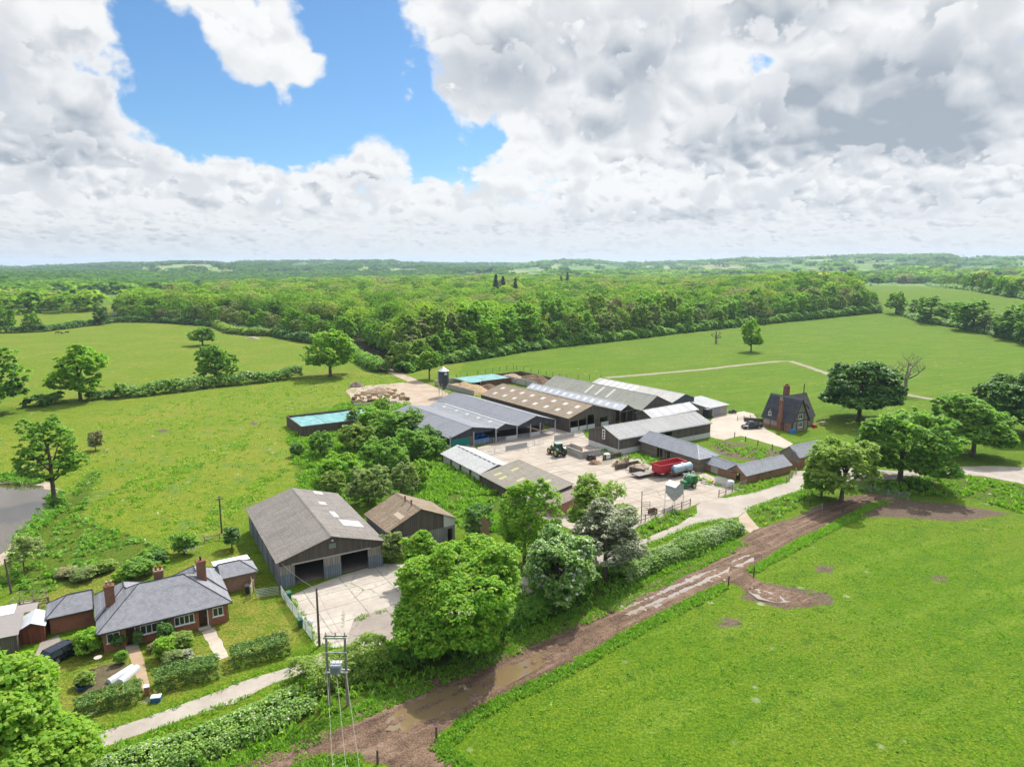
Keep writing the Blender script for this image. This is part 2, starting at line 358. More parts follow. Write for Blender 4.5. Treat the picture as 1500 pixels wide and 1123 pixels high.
# ---------------------------------------------------------------- ground material
def mat_ground():
    m, n = material('ground_grass'); p = n.pos()
    fine = n.noise(p, 3.2, 6, 0.72); mid = n.noise(p, 0.42, 5, 0.6); big = n.noise(p, 0.045, 4, 0.55); tuft = n.noise(p, 1.15, 4, 0.6, 0.6)
    # pasture
    lush = n.mix(n.step(mid, 0.3, 0.7), (0.0806, 0.1652, 0.0050), (0.1184, 0.1948, 0.0064))
    lush = n.mix(n.step(big, 0.40, 0.66, 0, 0.65), lush, (0.1385, 0.1967, 0.0119))
    lush = n.mix(n.step(tuft, 0.52, 0.70, 0, 0.55), lush, (0.0545, 0.1286, 0.0046))
    x_, y_, _ = n.sep(p); stw = n.noise(n.comb(n.math('ADD', n.math('MULTIPLY', x_, .055), n.math('MULTIPLY', y_, .03)), n.math('ADD', n.math('MULTIPLY', y_, .30), n.math('MULTIPLY', x_, -.16)), 0), 1.0, 5, .62)
    lush = n.mix(n.step(stw, .50, .68, 0, .6), lush, (0.1570, 0.2333, 0.0205)); lush = n.mix(n.step(stw, .34, .46, .5, 0), lush, (0.0667, 0.1516, 0.0069))
    dung = n.vor(p, 0.30); lush = n.mix(n.math('MULTIPLY', n.step(dung, 0.10, 0.26, 0.55, 0.0), n.step(big, 0.35, 0.6)), lush, (0.0394, 0.0992, 0.0055))
    rough = n.mix(n.step(mid, 0.3, 0.7), (0.1298, 0.1978, 0.0090), (0.1975, 0.2416, 0.0175))
    rough = n.mix(n.step(big, 0.42, 0.68, 0, 0.7), rough, (0.2336, 0.2370, 0.0301))
    rough = n.mix(n.step(tuft, 0.50, 0.68, 0, 0.75), rough, (0.0727, 0.1449, 0.0101))
    tus = n.noise(p, 0.17, 6, 0.68); rough = n.mix(n.step(tus, 0.53, 0.64, 0, 0.7), rough, n.mix(n.step(tuft, .4, .6), (0.0755, 0.1590, 0.0237), (0.1446, 0.2280, 0.0432)))
    dry = n.mix(n.step(mid, 0.32, 0.66), (0.1005, 0.1713, 0.0091), (0.2050, 0.2062, 0.0294))
    dry = n.mix(n.step(tuft, 0.50, 0.72, 0, 0.5), dry, (0.2533, 0.2281, 0.0450))
    c = n.mix(n.attr('rough'), lush, rough); c = n.mix(n.attr('dry'), c, dry)
    weeds = n.mix(n.step(tuft, 0.35, 0.65), (1.9*0.0358, 0.0897, 0.0094), (0.0781, 0.1537, 0.0110))
    wn = n.math('MULTIPLY', n.step(n.math('ADD', n.attr('weed'), n.math('MULTIPLY', n.math('SUBTRACT', n.math('ADD', tuft, n.math('MULTIPLY', mid, .8)), 0.9), 1.6)), 0.40, 0.75), .8)
    c = n.mix(wn, c, weeds)
    c = n.mix(n.attr('litter'), c, n.mix(mid, (0.0520, 0.0482, 0.0101), (0.0364, 0.0527, 0.0090)))
    # patchwork of far fields
    vf = n.vor(n.vmath('MULTIPLY', p, (0.0032, 0.0021, 0.0)), 1.0, out='Color')
    fr, fg, fb = n.sep(vf)
    far = n.mix(n.step(fr, 0.3, 0.7), (0.13, 0.24, 0.04), (0.24, 0.31, 0.09)); far = n.mix(n.step(fg, 0.66, 0.7), far, (0.055, 0.12, 0.025)); far = n.mix(n.step(fb, 0.88, 0.9), far, (0.26, 0.26, 0.09))
    c = n.mix(n.attr('far'), c, far)
    mud = n.mix(mid, (0.105, 0.074, 0.050), (0.19, 0.138, 0.098))
    mw = n.step(n.math('ADD', n.attr('mud'), n.math('MULTIPLY', n.math('SUBTRACT', n.math('ADD', n.math('MULTIPLY', fine, 0.5), n.math('MULTIPLY', tuft, 0.5)), 0.5), 2.4)), 0.40, 0.62)
    c = n.mix(mw, c, mud)
    blade = n.noise(n.vmath('MULTIPLY', p, (1.0, 0.55, 1.0)), 6.5, 4, 0.75)
    c = n.mix(n.step(fine, 0.36, 0.64, 0.0, 1.0), n.mix(1.0, c, (0.58, 0.66, 0.50), 'MULTIPLY'), n.mix(1.0, c, (1.25, 1.18, 1.35), 'MULTIPLY'))
    c = n.mix(n.step(blade, 0.38, 0.64), n.mix(1.0, c, (0.66, 0.72, 0.6), 'MULTIPLY'), n.mix(1.0, c, (1.20, 1.14, 1.30), 'MULTIPLY'))
    spot = n.vor(p, 0.22, rnd=1.0); c = n.mix(n.math('MULTIPLY', n.step(spot, 0.05, 0.13, 0.8, 0.0), n.step(big, 0.45, 0.55)), c, (0.30, 0.33, 0.20))
    hb = n.math('ADD', n.math('MULTIPLY', fine, 0.6), n.math('MULTIPLY', tuft, 0.8))
    finish(n, c, 0.95, 0.12, n.bump(hb, 0.65, 0.35)); return m
GROUND = mat_ground()

# photo-traced ground zones
ROUGH = GP([(-60, 640), (60, 600), (170, 585), (300, 563), (430, 547), (560, 543), (600, 560), (500, 585), (415, 612), (440, 650), (470, 700), (440, 725), (350, 760), (340, 790), (300, 800), (240, 830), (100, 870), (-60, 850)])
DRY = GP([(40, 1010), (70, 945), (140, 950), (330, 905), (338, 872), (372, 868), (420, 880), (452, 935), (330, 990), (200, 1040), (120, 1070)])
DRY2 = GP([(60, 870), (150, 830), (250, 830), (345, 800), (380, 850), (330, 880), (230, 850), (140, 870), (60, 905)])
WEED = [GP(q) for q in ([(420, 640), (500, 590), (600, 590), (640, 655), (720, 700), (760, 780), (690, 780), (600, 730), (520, 740), (440, 720)],
        [(-40, 860), (-40, 842), (0, 825), (30, 795), (60, 768), (88, 745), (130, 690), (150, 690), (120, 760), (240, 800), (250, 835), (150, 835), (60, 870)],
        [(100, 1090), (130, 1110), (400, 1020), (480, 975), (600, 930), (740, 860), (940, 815), (1085, 770), (1090, 785), (940, 860), (750, 935), (570, 1020), (400, 1095), (300, 1135), (100, 1180)],
        [(1375, 690), (1500, 712), (1560, 730), (1560, 770), (1420, 730), (1300, 725), (1240, 715)],
        [(935, 770), (1010, 740), (1018, 755), (940, 795)], [(1095, 755), (1180, 715), (1210, 720), (1120, 770)])]
MUDDY = [GP([(1265, 740), (1300, 730), (1400, 738), (1480, 752), (1400, 764), (1330, 758), (1260, 756)]), GP([(1055, 905), (1085, 905), (1083, 918), (1052, 918)]), GP([(1195, 828), (1220, 828), (1220, 838), (1196, 838)]), GP([(1362, 843), (1386, 843), (1388, 852), (1366, 852)]),
         GP([(1100, 850), (1215, 868), (1222, 884), (1150, 892), (1085, 876)]),
         GP([(228, 630), (245, 628), (246, 632), (230, 634)]), GP([(366, 617), (376, 616), (378, 622), (368, 623)]), GP([(1060, 645), (1145, 660), (1130, 680), (1060, 668), (1040, 652)])]
WOOD = [GT(a, b) for a, b in [(505, 506), (535, 530), (562, 548), (600, 542), (640, 531), (700, 523), (760, 513), (830, 504), (900, 497), (1000, 484), (1100, 473), (1150, 468), (1220, 461), (1285, 454), (1292, 446), (1282, 436), (1262, 425), (1150, 417), (1000, 411), (800, 408), (600, 410), (470, 416), (440, 424), (300, 436), (170, 452), (145, 466), (200, 471), (300, 478), (390, 488), (430, 494)]]
def build_ground():
    azs = np.concatenate([np.linspace(-180, -48, 34)[:-1], np.linspace(-48, 48, 470), np.linspace(48, 180, 34)[1:]]) * math.pi / 180
    rs = np.concatenate([[1.0, 8, 20, 32], np.geomspace(40, 330, 300), np.geomspace(332, 11800, 180)])
    A, RR = np.meshgrid(azs, rs); X = RR * np.sin(A); Y = RR * np.cos(A); Z = hgt(X, Y)
    co = np.stack([X, Y, Z], -1).reshape(-1, 3); nr, na = X.shape
    i = np.arange(nr - 1)[:, None] * na + np.arange(na - 1)[None, :]
    f = np.stack([i, i + na, i + na + 1, i + 1], -1).reshape(-1, 4)[:, ::-1]
    me = bpy.data.meshes.new('ground'); me.vertices.add(len(co)); me.vertices.foreach_set('co', co.ravel().astype(np.float32))
    me.loops.add(f.size); me.loops.foreach_set('vertex_index', f.ravel().astype(np.int32)); me.polygons.add(len(f))
    me.polygons.foreach_set('loop_start', np.arange(0, f.size, 4, dtype=np.int32)); me.polygons.foreach_set('loop_total', np.full(len(f), 4, np.int32))
    me.polygons.foreach_set('use_smooth', np.ones(len(f), bool)); me.update(); me.validate()
    x, y = co[:, 0], co[:, 1]; near = (np.hypot(x, y) < 360) & (y > 0)
    def zone(polys, soft):
        out = np.zeros(len(co)); xi, yi = x[near], y[near]; v = np.zeros(len(xi))
        for P in polys: v = np.maximum(v, 1 - sstep(-soft, soft, poly_sdf(P, xi, yi)))
        out[near] = v; return out
    att = {'rough': zone([ROUGH], 5), 'dry': zone([DRY, DRY2], 1.5), 'weed': zone(WEED, 1.6), 'mud': zone(MUDDY, 1.4)}
    lt = np.zeros(len(co)); mm = (np.hypot(x, y) < 2600) & (y > 200); lt[mm] = 1 - sstep(-4, 3, poly_sdf(WOOD, x[mm], y[mm])); att['litter'] = lt
    r = np.hypot(x, y); a = np.arctan2(x, y)
    att['far'] = sstep(850, 1200, r) * (1 - sstep(.2, .3, a)) + sstep(1300, 1500, r) * sstep(.2, .3, a)
    lf = (y > 190) & (x < -20) & (r < 800); att['rough'] = np.maximum(att['rough'], lf * 0.75)
    for k, v in att.items():
        t = me.attributes.new(k, 'FLOAT', 'POINT'); t.data.foreach_set('value', v.astype(np.float32))
    o = link('ground', me, GROUND); tag(o, 'green pasture and meadow ground around the farm', 'ground', kind='structure'); return o
build_ground()

# ---------------------------------------------------------------- sheets laid on the ground: road, yards, tracks, water
def sheet(name, P, mat, z=0.004, jit=0.0, js=1.5, step=0.6, cell=None, relief=None, label=None, cat=None, kind='structure', drape=False):
    pts = []
    n = len(P)
    for i in range(n):
        a, b = P[i], P[(i+1) % n]; L = math.hypot(b[0]-a[0], b[1]-a[1]); k = max(1, int(L / step))
        for j in range(k):
            t = j / k; x, y = a[0]+(b[0]-a[0])*t, a[1]+(b[1]-a[1])*t
            if jit: x += jit*(2*float(fnoise(x, y, js))-1); y += jit*(2*float(fnoise(x+91, y+17, js))-1)
            pts.append((x, y))
    edges = [(i, (i+1) % len(pts)) for i in range(len(pts))]
    if cell:
        xs = np.array([q[0] for q in pts]); ys = np.array([q[1] for q in pts])
        gx, gy = np.meshgrid(np.arange(xs.min(), xs.max(), cell), np.arange(ys.min(), ys.max(), cell)); gx = gx + (np.arange(gx.shape[0]) % 2)[:, None]*cell*0.5
        gx, gy = gx.ravel(), gy.ravel(); ins = poly_sdf(pts, gx, gy) < -cell*0.4
        pts += list(zip(gx[ins], gy[ins]))
    v, e, f, *_ = delaunay_2d_cdt([Vector(q) for q in pts], edges, [], 1, 1e-5)
    X = np.array([q.x for q in v]); Y = np.array([q.y for q in v])
    Z = np.full(len(v), z)
    if relief is not None: Z = Z + relief(X, Y)
    if drape: Z = Z + hgt(X, Y)
    me = bpy.data.meshes.new(name); me.from_pydata(list(zip(X, Y, Z)), [], [tuple(q) for q in f])
    bm = bmesh.new(); bm.from_mesh(me)
    for q in bm.faces:
        q.normal_update()
        if q.normal.z < 0: q.normal_flip()
        q.smooth = True
    bm.to_mesh(me); bm.free()
    return tag(link(name, me, mat), label, cat, kind=kind)
def mat_concrete(name, a, b, dirt, cracks=True, grass=0.3, slab=6.0, tyre=0.3):
    m, n = material(name); p = n.pos(); x, y, _ = n.sep(p)
    u = n.math('ADD', n.math('MULTIPLY', x, E1.x), n.math('MULTIPLY', y, E1.y)); v = n.math('ADD', n.math('MULTIPLY', x, E2.x), n.math('MULTIPLY', y, E2.y))
    f1 = n.noise(p, 0.22, 6, 0.65); f2 = n.noise(p, 1.7, 6, 0.7); f3 = n.noise(p, 7.0, 4, 0.6)
    c = n.mix(n.step(f1, 0.32, 0.68), a, b)
    st = n.noise(n.comb(n.math('MULTIPLY', u, 0.10), n.math('MULTIPLY', v, 0.9), 0), 1.0, 5, 0.62)
    c = n.mix(n.step(st, 0.50, 0.72, 0, tyre), c, dirt); c = n.mix(n.step(f2, 0.52, 0.74, 0, 0.45), c, dirt)
    c = n.mix(n.step(f3, 0.3, 0.7, 0, 0.25), c, tuple(k * 1.2 for k in b))
    if cracks:
        wob = n.math('MULTIPLY', n.math('SUBTRACT', f2, 0.5), 0.35)
        def joint(q, w_): return n.step(n.math('ABSOLUTE', n.math('SUBTRACT', n.math('FRACT', n.math('DIVIDE', n.math('ADD', q, wob), w_)), 0.5)), 0.5 - 0.11 / w_, 0.5 - 0.03 / w_)
        j = n.math('MAXIMUM', joint(u, slab), joint(v, slab * 0.75))
        cr = n.vor(n.vmath('ADD', p, n.vmath('SCALE', n.comb(f2, f1, 0), sc=1.2)), 0.16, 'DISTANCE_TO_EDGE'); cr = n.step(cr, 0.006, 0.022, 1, 0)
        j = n.math('MAXIMUM', j, n.math('MULTIPLY', cr, n.step(f1, 0.42, 0.58)))
        green = n.mix(n.step(f1, 0.4, 0.6), (0.075, 0.065, 0.05), (0.06, 0.09, 0.025))
        c = n.mix(n.math('MULTIPLY', j, n.step(f2, 0.3, 0.58, 0.08, 0.62)), c, green)
    if grass:
        c = n.mix(n.math('MULTIPLY', n.step(f1, 0.55, 0.70), n.step(f2, 0.46, 0.60, 0, grass)), c, (0.07, 0.12, 0.025))
    finish(n, c, 0.9, 0.2, n.bump(n.math('ADD', f2, n.math('MULTIPLY', f3, 0.4)), 0.25, 0.06)); return m
CONC = mat_concrete('yard_concrete', (0.315, 0.262, 0.210), (0.415, 0.358, 0.298), (0.165, 0.122, 0.088), tyre=0.8)
APRON = mat_concrete('barn_apron_concrete', (0.33, 0.285, 0.24), (0.45, 0.40, 0.345), (0.16, 0.125, 0.10), slab=5.0, grass=0.5)
LANE = mat_concrete('lane_surface', (0.275, 0.235, 0.195), (0.375, 0.33, 0.28), (0.23, 0.18, 0.135), cracks=False, grass=0.12)
ASPH = mat_concrete('worn_tarmac', (0.23, 0.195, 0.165), (0.31, 0.265, 0.225), (0.15, 0.12, 0.10), slab=9.0, grass=0.15)
GRAVEL = mat_concrete('gravel', (0.35, 0.29, 0.23), (0.44, 0.38, 0.31), (0.22, 0.16, 0.11), cracks=False, grass=0.45)
DIRT = mat_concrete('bare_dirt', (0.30, 0.225, 0.16), (0.40, 0.32, 0.245), (0.17, 0.12, 0.08), cracks=False, grass=0.5)
def ribbon(pts, w):
    """outline of a strip of width(s) w along the world points pts"""
    l, r = [], []
    for i, p in enumerate(pts):
        d = (pts[min(i+1, len(pts)-1)] - pts[max(i-1, 0)]); d = Vector((d.x, d.y, 0)).normalized(); nrm = Vector((-d.y, d.x, 0)); ww = w[i] if isinstance(w, (list, tuple)) else w
        l.append(p + nrm * ww / 2); r.append(p - nrm * ww / 2)
    return l + r[::-1]
sheet('road', GP([(60, 1102), (128, 1076), (200, 1054), (275, 1029), (345, 1001), (400, 984), (437, 970), (468, 956), (515, 948), (560, 930), (640, 895), (720, 855), (800, 838), (880, 812), (933, 793), (993, 769), (1021, 751), (1020, 740), (1028, 733),
      (1052, 729), (1062, 729), (1103, 721), (1130, 713), (1156, 704), (1163, 696), (1167, 690), (1200, 688), (1240, 684), (1320, 690), (1390, 684), (1450, 682), (1500, 684), (1600, 688), (1600, 722), (1500, 709), (1440, 697), (1390, 694), (1320, 702), (1240, 704), (1183, 715), (1140, 730), (1092, 748), (1081, 757), (1060, 760), (1020, 767), (985, 782), (948, 797), (900, 822), (820, 852), (740, 882), (640, 918), (560, 948), (470, 976), (411, 996), (345, 1028), (275, 1051), (200, 1076), (125, 1102), (70, 1130)]),
      LANE, 0.012, 0.28, 2.0, label='pale worn farm lane running past the cottages to the yard entrance', cat='road')
sheet('yard', GP([(698, 668), (700, 655), (752, 640), (825, 622), (846, 618), (858, 640), (878, 656), (905, 668), (922, 664), (942, 672), (962, 684), (1002, 690), (1030, 692), (1064, 706), (1090, 716), (1052, 729), (1030, 733), (1012, 742), (940, 768), (900, 790), (850, 780), (800, 760), (760, 735), (735, 700)]),
      CONC, 0.008, 0.15, 2.0, label='pale concrete farmyard between the sheds', cat='yard')
sheet('yard', GP([(424, 872), (455, 925), (462, 945), (515, 950), (560, 944), (640, 905), (700, 850), (680, 815), (640, 810), (590, 826), (560, 826), (500, 842)]), APRON, 0.006, 0.2, 2.0, label='cracked concrete apron in front of the big grey barn', cat='yard')
sheet('road', GP([(519, 906), (560, 892), (640, 862), (720, 830), (740, 850), (640, 903), (560, 938), (505, 951), (512, 925)]), ASPH, 0.016, 0.15, 2.0, label='brownish worn tarmac strip between the apron and the lane', cat='road')
sheet('yard', GP([(1040, 618), (1046, 609), (1068, 606), (1090, 602), (1104, 606), (1122, 628), (1145, 640), (1162, 650), (1150, 657), (1128, 650), (1085, 638), (1060, 644), (1040, 640)]), GRAVEL, 0.008, 0.25, 2.5, label='pale gravel yard beside the farmhouse', cat='yard')
sheet('path', GP([(690, 641), (640, 600), (596, 606), (600, 640), (660, 662), (700, 664)]), GRAVEL, 0.006, 0.3, 2.0)
sheet('dirt_patch', GP([(506, 572), (520, 566), (560, 563), (596, 560), (630, 566), (642, 580), (640, 592), (600, 602), (560, 598), (520, 588)]), DIRT, 0.010, 0.8, 4.0, label='bare dirt patch under the heap of bales', cat='dirt patch')
sheet('path', ribbon(GP([(535, 515), (560, 538), (580, 547), (610, 560), (640, 573), (655, 585)]), [2.5, 3.5, 4, 4.2, 4.5, 5]), DIRT, 0.014, 0.35, 3.0, label='brown dirt track from the wood to the feed silo', cat='path')
sheet('path', ribbon(GP([(888, 553), (950, 548), (1030, 541), (1100, 533), (1140, 529), (1158, 529), (1180, 536), (1215, 548), (1290, 570), (1330, 578), (1390, 589), (1450, 600), (1520, 612)]), 2.9), mat_concrete('track_stone', (0.22, 0.19, 0.125), (0.28, 0.245, 0.175), (0.17, 0.14, 0.09), cracks=False, grass=0.9), 0.010, 0.5, 3.0, label='grassy stone track crossing the meadow behind the farm', cat='path')
sheet('path', GP([(186, 950), (203, 946), (212, 970), (220, 1008), (212, 1016), (197, 985)]), mat_concrete('garden_path', (0.30, 0.21, 0.13), (0.40, 0.29, 0.19), (0.22, 0.15, 0.09), cracks=False, grass=0.15), 0.010, 0.05, 1.0, label='straight brown garden path to the cottage door', cat='path')
sheet('path', GP([(295, 925), (312, 918), (330, 948), (335, 962), (318, 968)]), GRAVEL, 0.008, 0.2, 1.5, label='worn earth path across the dry lawn', cat='path')
sheet('path', GP([(60, 940), (85, 930), (92, 945), (70, 962), (50, 960)]), ASPH, 0.008, 0.1, 1.5)
sheet('track', GP([(1084, 768), (1082, 757), (1092, 748), (1098, 757), (1112, 773), (1100, 782)]), DIRT, 0.010, 0.2, 1.5, label='rutted mud crossing from the lane to the muddy track', cat='path')

# muddy track with ruts, puddles where the water table cuts the relief
MUD_P = GP([(270, 1160), (320, 1128), (400, 1092), (488, 1056), (568, 1020), (629, 993), (693, 964), (747, 937), (800, 917), (900, 876), (927, 864), (1007, 825), (1087, 788), (1103, 776), (1167, 757), (1199, 741), (1239, 728), (1273, 722), (1320, 730), (1300, 742), (1262, 742), (1233, 757), (1200, 774), (1167, 788), (1140, 804), (1113, 823), (1097, 839),
           (1100, 843), (1127, 857), (1167, 867), (1207, 880), (1193, 887), (1153, 889), (1127, 884), (1097, 871), (1081, 857), (1066, 853), (1020, 876), (932, 917), (800, 992), (720, 1023), (667, 1057), (636, 1081), (638, 1097), (683, 1125), (710, 1150), (575, 1150), (566, 1118), (530, 1112), (480, 1112), (420, 1128), (370, 1160)])
_mc = [(G(a, b), G(c_, d_)) for a, b, c_, d_ in [(300, 1150, 640, 1015), (640, 1015, 900, 893), (900, 893, 1100, 806), (1100, 806, 1270, 735)]]
def mud_relief(X, Y):
    best = np.full(X.shape, 1e9); lat = np.zeros(X.shape)
    for a, b in _mc:
        ex, ey = b.x-a.x, b.y-a.y; L = math.hypot(ex, ey); t = np.clip(((X-a.x)*ex + (Y-a.y)*ey)/L/L, 0, 1)
        d = np.hypot(X-a.x-ex*t, Y-a.y-ey*t); s = ((X-a.x)*(-ey) + (Y-a.y)*ex)/L
        lat = np.where(d < best, s, lat); best = np.minimum(best, d)
    wob = (fnoise(X, Y, 9.0)-.5)*1.5
    rut = np.zeros(X.shape)
    for c_ in (-1.9, -0.6, 0.9, 2.3): rut -= 0.11*np.exp(-((lat+wob-c_)/0.28)**2)
    for c_ in (-1.3, 0.2, 1.6): rut += 0.05*np.exp(-((lat+wob-c_)/0.3)**2)
    edge = sstep(0, 0.9, -poly_sdf(MUD_P, X, Y))
    h = 0.13 + (fnoise(X, Y, 1.1)-.5)*0.13 + (vnoise(X, Y, 0.45)-.5)*0.15 + rut + (fnoise(X, Y, 9.0)-.5)*0.16
    h = h - 0.10*np.exp(-((X-_pd.x)**2+(Y-_pd.y)**2)/7.0) - 0.10*np.exp(-((X-_pd2.x)**2+(Y-_pd2.y)**2)/5.0) - 0.09*np.exp(-((X-_pd3.x)**2+(Y-_pd3.y)**2)/4.0)
    return np.maximum(h*edge, 0.0)
_pd = G(610, 1046); _pd2 = G(668, 1018); _pd3 = G(752, 986)
def mat_mud():
    m, n = material('mud'); p = n.pos(); _, _, z = n.sep(p)
    a = n.noise(p, 0.35, 5, 0.6); b = n.noise(p, 2.6, 6, 0.7)
    c = n.mix(n.step(a, 0.32, 0.68), (0.1268, 0.0781, 0.0503), (0.2180, 0.1411, 0.0926)); c = n.mix(n.step(b, 0.45, 0.72, 0, 0.6), c, (0.0761, 0.0461, 0.0291))
    x_, y_, _ = n.sep(p); u_ = n.math('ADD', n.math('MULTIPLY', x_, .80), n.math('MULTIPLY', y_, .60)); v_ = n.math('ADD', n.math('MULTIPLY', x_, -.60), n.math('MULTIPLY', y_, .80)); sk = n.noise(n.comb(n.math('MULTIPLY', u_, .12), n.math('MULTIPLY', v_, 1.5), 0), 1.0, 6, .66)
    c = n.mix(n.step(sk, .50, .64, 0, .7), c, (0.3042, 0.2088, 0.1411)); c = n.mix(n.step(sk, .36, .47, .75, 0), c, (0.0608, 0.0367, 0.0229))
    wet = n.step(z, 0.06, 0.12, 0.45, 0.0)
    c = n.mix(wet, c, (0.0710, 0.0423, 0.0247)); d_ = n.noise(p, 7.5, 4, 0.7); c = n.mix(n.step(d_, 0.46, 0.66, 0, 0.55), c, (0.2738, 0.1882, 0.1305)); c = n.mix(n.step(d_, 0.38, 0.52, 0.6, 0), c, (0.0527, 0.0320, 0.0212))
    finish(n, c, 0.88, 0.15, n.bump(n.math('ADD', b, n.math('MULTIPLY', d_, .7)), 0.9, 0.14)); return m
sheet('mud_track', MUD_P, mat_mud(), 0.004, 0.35, 1.3, step=0.35, cell=0.17, relief=mud_relief, label='brown churned mud track with ruts and puddles beside the lane', cat='track')
def mat_water(name, col, rough=0.06, bumpy=0.02, spec=0.5):
    m, n = material(name); p = n.pos(); f = n.noise(p, 1.3, 3, 0.5)
    finish(n, n.mix(f, col, tuple(k*0.8 for k in col)), rough, spec, n.bump(f, bumpy, 0.05)); return m
PUD = mat_water('muddy_water', (0.19, 0.135, 0.068)); PUD2 = mat_water('pale_puddle_water', (0.34, 0.29, 0.24))
sheet('puddle', GP([(560, 1070), (575, 1040), (640, 1010), (700, 1000), (716, 1014), (660, 1050), (600, 1072)]), PUD, 0.074, label='large ochre puddle in the mud track below the big tree', cat='puddle')
sheet('puddle', GP([(705, 1016), (720, 985), (790, 955), (800, 975), (770, 990), (722, 1016)]), PUD, 0.079, label='long ochre puddle in the ruts of the mud track', cat='puddle')
sheet('puddle', GP([(900, 898), (900, 880), (960, 860), (1000, 848), (1070, 828), (1064, 850), (1000, 868), (940, 905)]), PUD2, 0.085, label='pale puddles in the ruts near the field gateway', cat='puddle')
sheet('puddle', GP([(1065, 830), (1080, 816), (1105, 812), (1104, 824), (1085, 831)]), PUD2, 0.10, label='small pale puddle by the gateway posts', cat='puddle')
sheet('puddle', GP([(1097, 868), (1098, 860), (1145, 872), (1158, 882), (1140, 884), (1110, 878)]), PUD2, 0.10, label='shiny wet ruts turning into the meadow', cat='puddle')
POND = GP([(-160, 716), (-60, 708), (20, 708), (60, 711), (80, 722), (76, 740), (50, 762), (22, 790), (0, 812), (-60, 850), (-200, 850)])
sheet('pond_bank', GP([(-170, 708), (-60, 701), (25, 701), (66, 704), (90, 719), (87, 742), (60, 768), (30, 798), (4, 826), (-60, 866), (-210, 866)]), DIRT, 0.012, 0.7, 3.0, label='bare muddy bank round the pond', cat='bank')
sheet('pond', POND, mat_water('pond_water', (0.085, 0.066, 0.043), 0.02, 0.006, 1.0), 0.02, 0.5, 3.0, label='brown still pond at the edge of the pasture', cat='pond')
# far field of yellow rape
sheet('field', [GT(a, b) for a, b in [(1157, 405), (1165, 399.6), (1200, 398.6), (1222, 400), (1212, 404.5), (1180, 406)]], mat_plain('rape_flower', (0.48, 0.37, 0.03), 0.9, 0.1, scale=0.05), 0.6, drape=True, step=12, cell=15, label='far field of yellow rape in flower', cat='field')
# ---------------------------------------------------------------- foliage
def mat_leaf(name, a, b, transl=0.5, flower=None, flower_amt=0.0, rough=0.55):
    """leaf colour runs from a to b with the leaf's own tint; thin leaves let light through"""
    if name in MATS: return MATS[name]
    m, n = material(name); t = n.attr('tint')
    a, b = [tuple(min(.50, v*k) for v, k in zip(q, (3.0, 2.65, 2.5))) for q in (a, b)]
    c = n.mix(t, a, b)
    if flower: c = n.mix(n.step(t, 1.2, 1.21), c, flower)
    d = n.node('ShaderNodeBsdfPrincipled'); n.put(d.inputs['Base Color'], c); d.inputs['Roughness'].default_value = rough; d.inputs['Specular IOR Level'].default_value = 0.25
    tr = n.node('ShaderNodeBsdfTranslucent'); n.put(tr.inputs[0], n.mix(1.0, c, (1.15, 1.38, 0.5), 'MULTIPLY'))
    x = n.node('ShaderNodeMixShader'); x.inputs[0].default_value = transl; n.l.new(d.outputs[0], x.inputs[1]); n.l.new(tr.outputs[0], x.inputs[2])
    o = n.node('ShaderNodeOutputMaterial'); n.l.new(x.outputs[0], o.inputs[0]); return m
LEAF = {
 'mid':   mat_leaf('leaf_mid', (0.050, 0.108, 0.018), (0.102, 0.185, 0.030)),
 'lime':  mat_leaf('leaf_lime', (0.064, 0.145, 0.014), (0.128, 0.225, 0.024)),
 'fresh': mat_leaf('leaf_fresh', (0.060, 0.150, 0.014), (0.130, 0.250, 0.020)),
 'dark':  mat_leaf('leaf_dark', (0.024, 0.064, 0.014), (0.056, 0.118, 0.022), 0.25),
 'olive': mat_leaf('leaf_olive', (0.066, 0.108, 0.022), (0.125, 0.185, 0.040)),
 'grey':  mat_leaf('leaf_grey', (0.068, 0.102, 0.036), (0.135, 0.178, 0.072)),
 'silver': mat_leaf('leaf_silver', (0.075, 0.098, 0.062), (0.165, 0.195, 0.135), 0.25),
 'bare': mat_leaf('leaf_bare', (0.088, 0.098, 0.045), (0.140, 0.150, 0.075), 0.3),
 'haw':   mat_leaf('leaf_hawthorn', (0.038, 0.092, 0.016), (0.105, 0.190, 0.035), 0.3, (0.62, 0.62, 0.52)),
 'hedge': mat_leaf('leaf_hedge', (0.036, 0.085, 0.016), (0.105, 0.180, 0.032), 0.25, (0.55, 0.56, 0.45)),
 'laurel': mat_leaf('leaf_laurel', (0.020, 0.055, 0.011), (0.068, 0.125, 0.026), 0.2, rough=0.35),
 'conifer': mat_leaf('leaf_conifer', (0.016, 0.036, 0.014), (0.036, 0.066, 0.024), 0.1),
 'grass': mat_leaf('leaf_grass', (0.045, 0.115, 0.012), (0.110, 0.200, 0.026), 0.45, (0.55, 0.58, 0.45)),
 'nettle': mat_leaf('leaf_nettle', (0.040, 0.105, 0.013), (0.090, 0.175, 0.025), 0.45, (0.5, 0.53, 0.42)),
}
def mat_bark(name, a, b):
    if name in MATS: return MATS[name]
    m, n = material(name); p = n.obj(); f = n.noise(n.vmath('MULTIPLY', p, (6, 6, 1.2)), 1.0, 6, 0.7)
    finish(n, n.mix(n.step(f, 0.3, 0.7), a, b), 0.95, 0.15, n.bump(f, 0.6, 0.05)); return m
BARK = mat_bark('bark', (0.075, 0.058, 0.042), (0.17, 0.14, 0.105)); DEADBARK = mat_bark('dead_bark', (0.15, 0.125, 0.105), (0.30, 0.26, 0.22))

